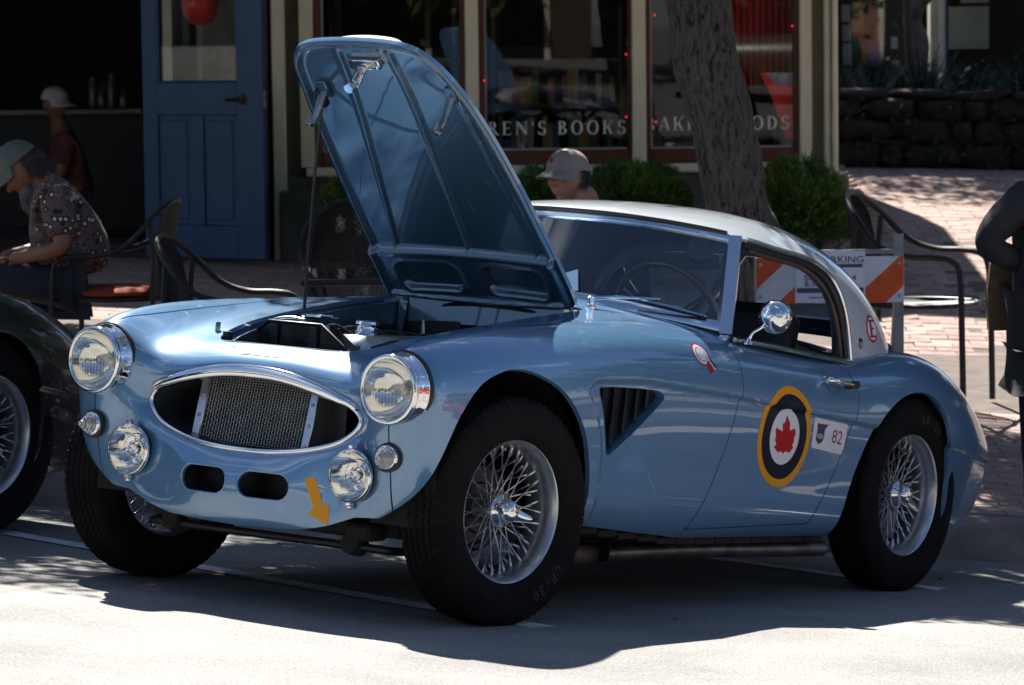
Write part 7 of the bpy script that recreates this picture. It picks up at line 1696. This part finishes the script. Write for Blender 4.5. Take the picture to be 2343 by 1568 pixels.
bgp = at(2292, 672, y0 + .14); o = MB().prism([(-.05, -.13), (.05, -.13), (.055, .08), (.045, .12), (.02, .115), (-.01, .122), (-.045, .11), (-.056, .02)], -.035, .035, (tuple(bgp), (1, 0, 0), (0, 0, 1), (0, 1, 0))).build('paper_bag', vary('tan_paper', (.16, .09, .045), (.10, .055, .03), 30, .8), None, smooth=False); tag(o, 'crumpled tan paper bag held by the person in the black jacket', 'bag')
# --- someone in a white cap inside the cafe
P4 = empty('person', 'person in a white cap leaning forward inside the dark cafe', 'person'); y0 = 24.6; W = lambda u, v, dy=0: tuple(at(u, v, y0 + dy)); g0 = .18
J = dict(pelvis=W(170, 470), waist=W(165, 420), chest=W(155, 335), neck=W(135, 285), skull=W(130, 262), shL=W(150, 325, -.17), elL=W(140, 400, -.2), wrL=W(100, 420, -.1), shR=W(150, 325, .17), elR=W(145, 400, .2), wrR=W(100, 420, .1), hpL=W(165, 480, -.1), knL=W(100, 480, -.1), anL=(W(105, 600)[0], y0 - .1, g0 + .09), hpR=W(165, 480, .1), knR=W(100, 480, .1), anR=(W(105, 600)[0], y0 + .1, g0 + .09))
seated_body(J, P4, SKN, vary('maroon_shirt', (.16, .05, .04), (.10, .03, .03), 9, .85), DENIM); hc = at(126, 240, y0); H4, r4, f4, u4 = head_mesh(hc, (.75, -.6, -.15), (0, 0, 1), .22, SKN, P4); cap(hc, r4, f4, u4, .23, vary('white_cap', (.55, .55, .56), (.45, .45, .46), 9, .8), P4, brim=.40); MB().box((W(150, 480)[0], y0, .42), (.4, .4, .04), bev=.01).build('stool_seat', IRON, tag(empty('stool'), 'stool under the person in the white cap inside the cafe', 'stool'))
for a, b in ((-1, -1), (1, -1), (1, 1), (-1, 1)): MB().tube([(W(150, 480)[0] + a * .15, y0 + b * .15, .42), (W(150, 480)[0] + a * .18, y0 + b * .18, .18)], .014, 6).build('leg', IRON, bpy.data.objects['stool'])
# ================================================================ across the street (seen in the paint, chrome and glass)
def facade(name, lab, x0, x1, y, h, wall, face=-1, nwin=6, side='y', awn=None):
    """a plain two-storey street front with real windows; side 'y': faces +-y, side 'x': faces +-x"""
    t = empty(name, lab, 'building'); w = x1 - x0; P = lambda a, b, z: (a, b, z) if side == 'y' else (b, a, z)
    def bb(n, a0, a1, d0, d1, z0, z1, m): c = P((a0 + a1) / 2, y + (d0 + d1) / 2, (z0 + z1) / 2); s = P(a1 - a0, abs(d1 - d0), z1 - z0); return MB().box(c, s).build(n, m, t, smooth=False)
    bb('wall', x0, x1, 0, -face * -3 if False else (6 if face < 0 else -6), -4, h, wall)
    for k in range(nwin):
        c = x0 + w * (k + .5) / nwin; ww = w / nwin * .30
        for z0, z1 in ((.9 if h < 5 else .7, 2.4), (4.0, 5.6)):
            if z1 > h - .3: continue
            f = bb('window', c - ww, c + ww, face * .02, face * .10, z0, z1, CREAM); c2 = P(c, y + face * .12, (z0 + z1) / 2); s2 = P(ww * 1.8, .01, z1 - z0 - .15); MB().box(c2, s2).build('pane', mat('far_glass', (.02, .025, .03), .05), f, smooth=False)
    bb('cornice', x0 - .1, x1 + .1, face * .0, face * .35, h, h + .3, CREAM)
    if awn: bb('awning', x0 + 1, x1 - 1, face * .05, face * 1.3, 2.7, 2.85, awn)
    return t
WH = vary('far_pale_stucco', (.36, .34, .31), (.30, .28, .255), 1.5, .9); OC = vary('far_ochre_stucco', (.28, .22, .16), (.23, .185, .13), 1.5, .9); BRD = vary('far_brick', (.26, .12, .09), (.32, .17, .13), 2, .9)
facade('street_house', 'pale two-storey house across the street, left part', -38, -14, -15, 6.5, WH, 1, 6); facade('street_house', 'brown shingled house directly across the street', -12, 2, -16, 4.2, vary('far_brown_shingle', (.12, .08, .055), (.08, .055, .04), 3, .9), 1, 4, awn=mat('brown_awning', (.05, .035, .025), .8)); facade('street_house', 'red brick house across the street, right part', 4, 22, -15, 6.2, BRD, 1, 5); facade('street_house', 'pale house farther right across the street', 24, 48, -15, 6.8, WH, 1, 6)
facade('street_house', 'pale shop row far to the right on the near pavement', 9, 30, 24, 5.2, WH, -1, 6, awn=mat('red_awning', (.35, .03, .02), .8)); facade('street_house', 'ochre house closing the street on the right', -14, 12, 52, 6.5, OC, -1, 6, side='x'); facade('street_house', 'pale house closing the street on the left', -14, 24, -50, 6.5, WH, 1, 8, side='x'); facade('street_house', 'brick shop row to the left of the cafe', -34, -9.2, 23.2, 5.2, BRD, -1, 6)
def far_tree(x, y, h, r, seed, lab):
    t = empty('roadside_tree', lab, 'tree', 'roadside trees across the street'); z = float(road_z(x, y)); rs = np.random.RandomState(seed)
    limb([(x, y, z - .2), (x + .1, y, z + h * .25), (x - .1, y + .1, z + h * .5), (x, y, z + h * .75)], [.22, .17, .13, .06], 'trunk', BARK2, t, 12, seed, .05)
    for k in range(5): a = k * 1.3 + seed; limb([(x, y, z + h * .45), (x + math.cos(a) * r * .4, y + math.sin(a) * r * .4, z + h * .62), (x + math.cos(a) * r * .8, y + math.sin(a) * r * .8, z + h * .75)], [.09, .05, .02], 'limb', BARK2, t, 8, seed + k, .03)
    cc = rs.normal(size=(34, 3)); cc /= np.linalg.norm(cc, axis=1)[:, None]; cc = cc * rs.uniform(.3, 1, (34, 1)) * [r, r, h * .36] + [x, y, z + h * .60]; n = 7500; k = rs.randint(0, 34, n); P = cc[k] + rs.normal(size=(n, 3)) * r * .14
    V, F = leaf_faces(P, .26, rs); big_mesh('crown', V, F, LEAFG, t)
for i, (x, y, h, r, l) in enumerate(((-9, -9, 6.5, 2.6, 'broad roadside tree across the street, left'), (-3.2, -10.5, 5.5, 2.0, 'roadside tree opposite the blue door'), (3.5, -10, 6.2, 2.4, 'roadside tree opposite the bookshop'), (10, -9.5, 6.8, 2.6, 'roadside tree across the street, right'), (17, -10, 6.0, 2.3, 'roadside tree far right across the street'), (-17, -10, 6.5, 2.6, 'roadside tree far left across the street'), (11.5, 17.5, 6.0, 2.3, 'roadside tree on the near pavement, right'), (20, 18, 6.5, 2.6, 'roadside tree on the near pavement, far right'))): far_tree(x, y, h, r, i + 5, l)
for i, (x, y, l) in enumerate(((-6, -8.2, 'low dense tree between the two trees opposite the cafe'), (.2, -8.0, 'low dense tree opposite the raised bonnet'), (6.8, -8.4, 'low dense tree opposite the shop corner'))): far_tree(x, y, 4.6, 2.3, i + 40, l)
# parked cars along the street: simple but shaped, copied from one builder
def parked(name, lab, x, y, rot, col, m_=None):
    z = float(road_z(x, y)); t = empty(name, lab, 'car', 'parked cars along the street', mw=Matrix.Translation((x, y, z)) @ Matrix.Rotation(rot, 4, 'Z')); pm = paint('paint_' + name + str(int(col[0] * 100)), col, .1)
    sec = [(-2.1, .45, .62, .55), (-2.0, .30, .88, .76), (-1.4, .25, .96, .82), (0, .22, .98, .84), (1.3, .25, .92, .82), (2.0, .30, .80, .74), (2.12, .42, .60, .55)]; rows = []
    for x_, z0, z1, w in sec: rows.append([(x_, -w * .8, z0), (x_, -w, z0 + .12), (x_, -w, (z0 + z1) / 2), (x_, -w * .93, z1 - .05), (x_, -w * .7, z1), (x_, 0, z1 + .03), (x_, w * .7, z1), (x_, w * .93, z1 - .05), (x_, w, (z0 + z1) / 2), (x_, w, z0 + .12), (x_, w * .8, z0)])
    bd = MB().grid(np.array(rows)); bd.F += [tuple(range(11))[::-1], tuple(len(sec) * 11 - 11 + i for i in range(11))]; bd.build('body', pm, t, ang=70)
    rows = []
    for x_, z1, w in ((-1.7, .98, .70), (-1.1, 1.34, .60), (-.2, 1.42, .58), (.5, 1.36, .58), (1.15, .98, .68)): rows.append([(x_, -w * 1.1, .93), (x_, -w, z1 - .04), (x_, -w * .8, z1), (x_, w * .8, z1), (x_, w, z1 - .04), (x_, w * 1.1, .93)])
    MB().grid(np.array(rows)).build('cabin_glass', mat('car_glass_dark', (.01, .012, .015), .03, coat=1), t, ang=30); MB().grid(np.array([r[1:5] for r in rows[1:4]]) * [1, 1, 1.012]).build('roof', pm, t)
    for a in (-1.3, 1.35):
        for b in (-1, 1): MB().lathe([(.20, -.09), (.31, -.09), (.32, 0), (.31, .09), (.20, .09)], 24, c=(a, b * .74, .32), ax=(0, 1, 0)).lathe([(.0001, .06), (.15, .07), (.20, .05)], 20, c=(a, b * .74, .32), ax=(0, b, 0)).build('wheel', M['rubber'], t)
    for b in (-1, 1): MB().lathe([(.0001, .04), (.06, .03), (.08, 0)], 16, c=(2.07, b * .55, .66), ax=(1, 0, 0)).build('headlight', M['chrome'], t)
parked('red_car', 'bright red car parked down the street on the right', 9.0, 9.2, RAD(215), (.55, .012, .01)); parked('red_car', 'second red car farther down the street', 13.0, 4.2, RAD(200), (.48, .015, .012)); parked('white_car', 'white car parked beyond the red cars', 17.5, 9.5, RAD(180), (.75, .75, .74)); parked('green_car', 'dark green car across the street', 5.0, -6.4, RAD(3), (.02, .09, .05)); parked('white_car', 'white car across the street on the left', -7.0, -6.6, RAD(183), (.72, .72, .70)); parked('silver_car', 'silver car across the street, far left', -14, -6.2, RAD(2), (.45, .46, .48))
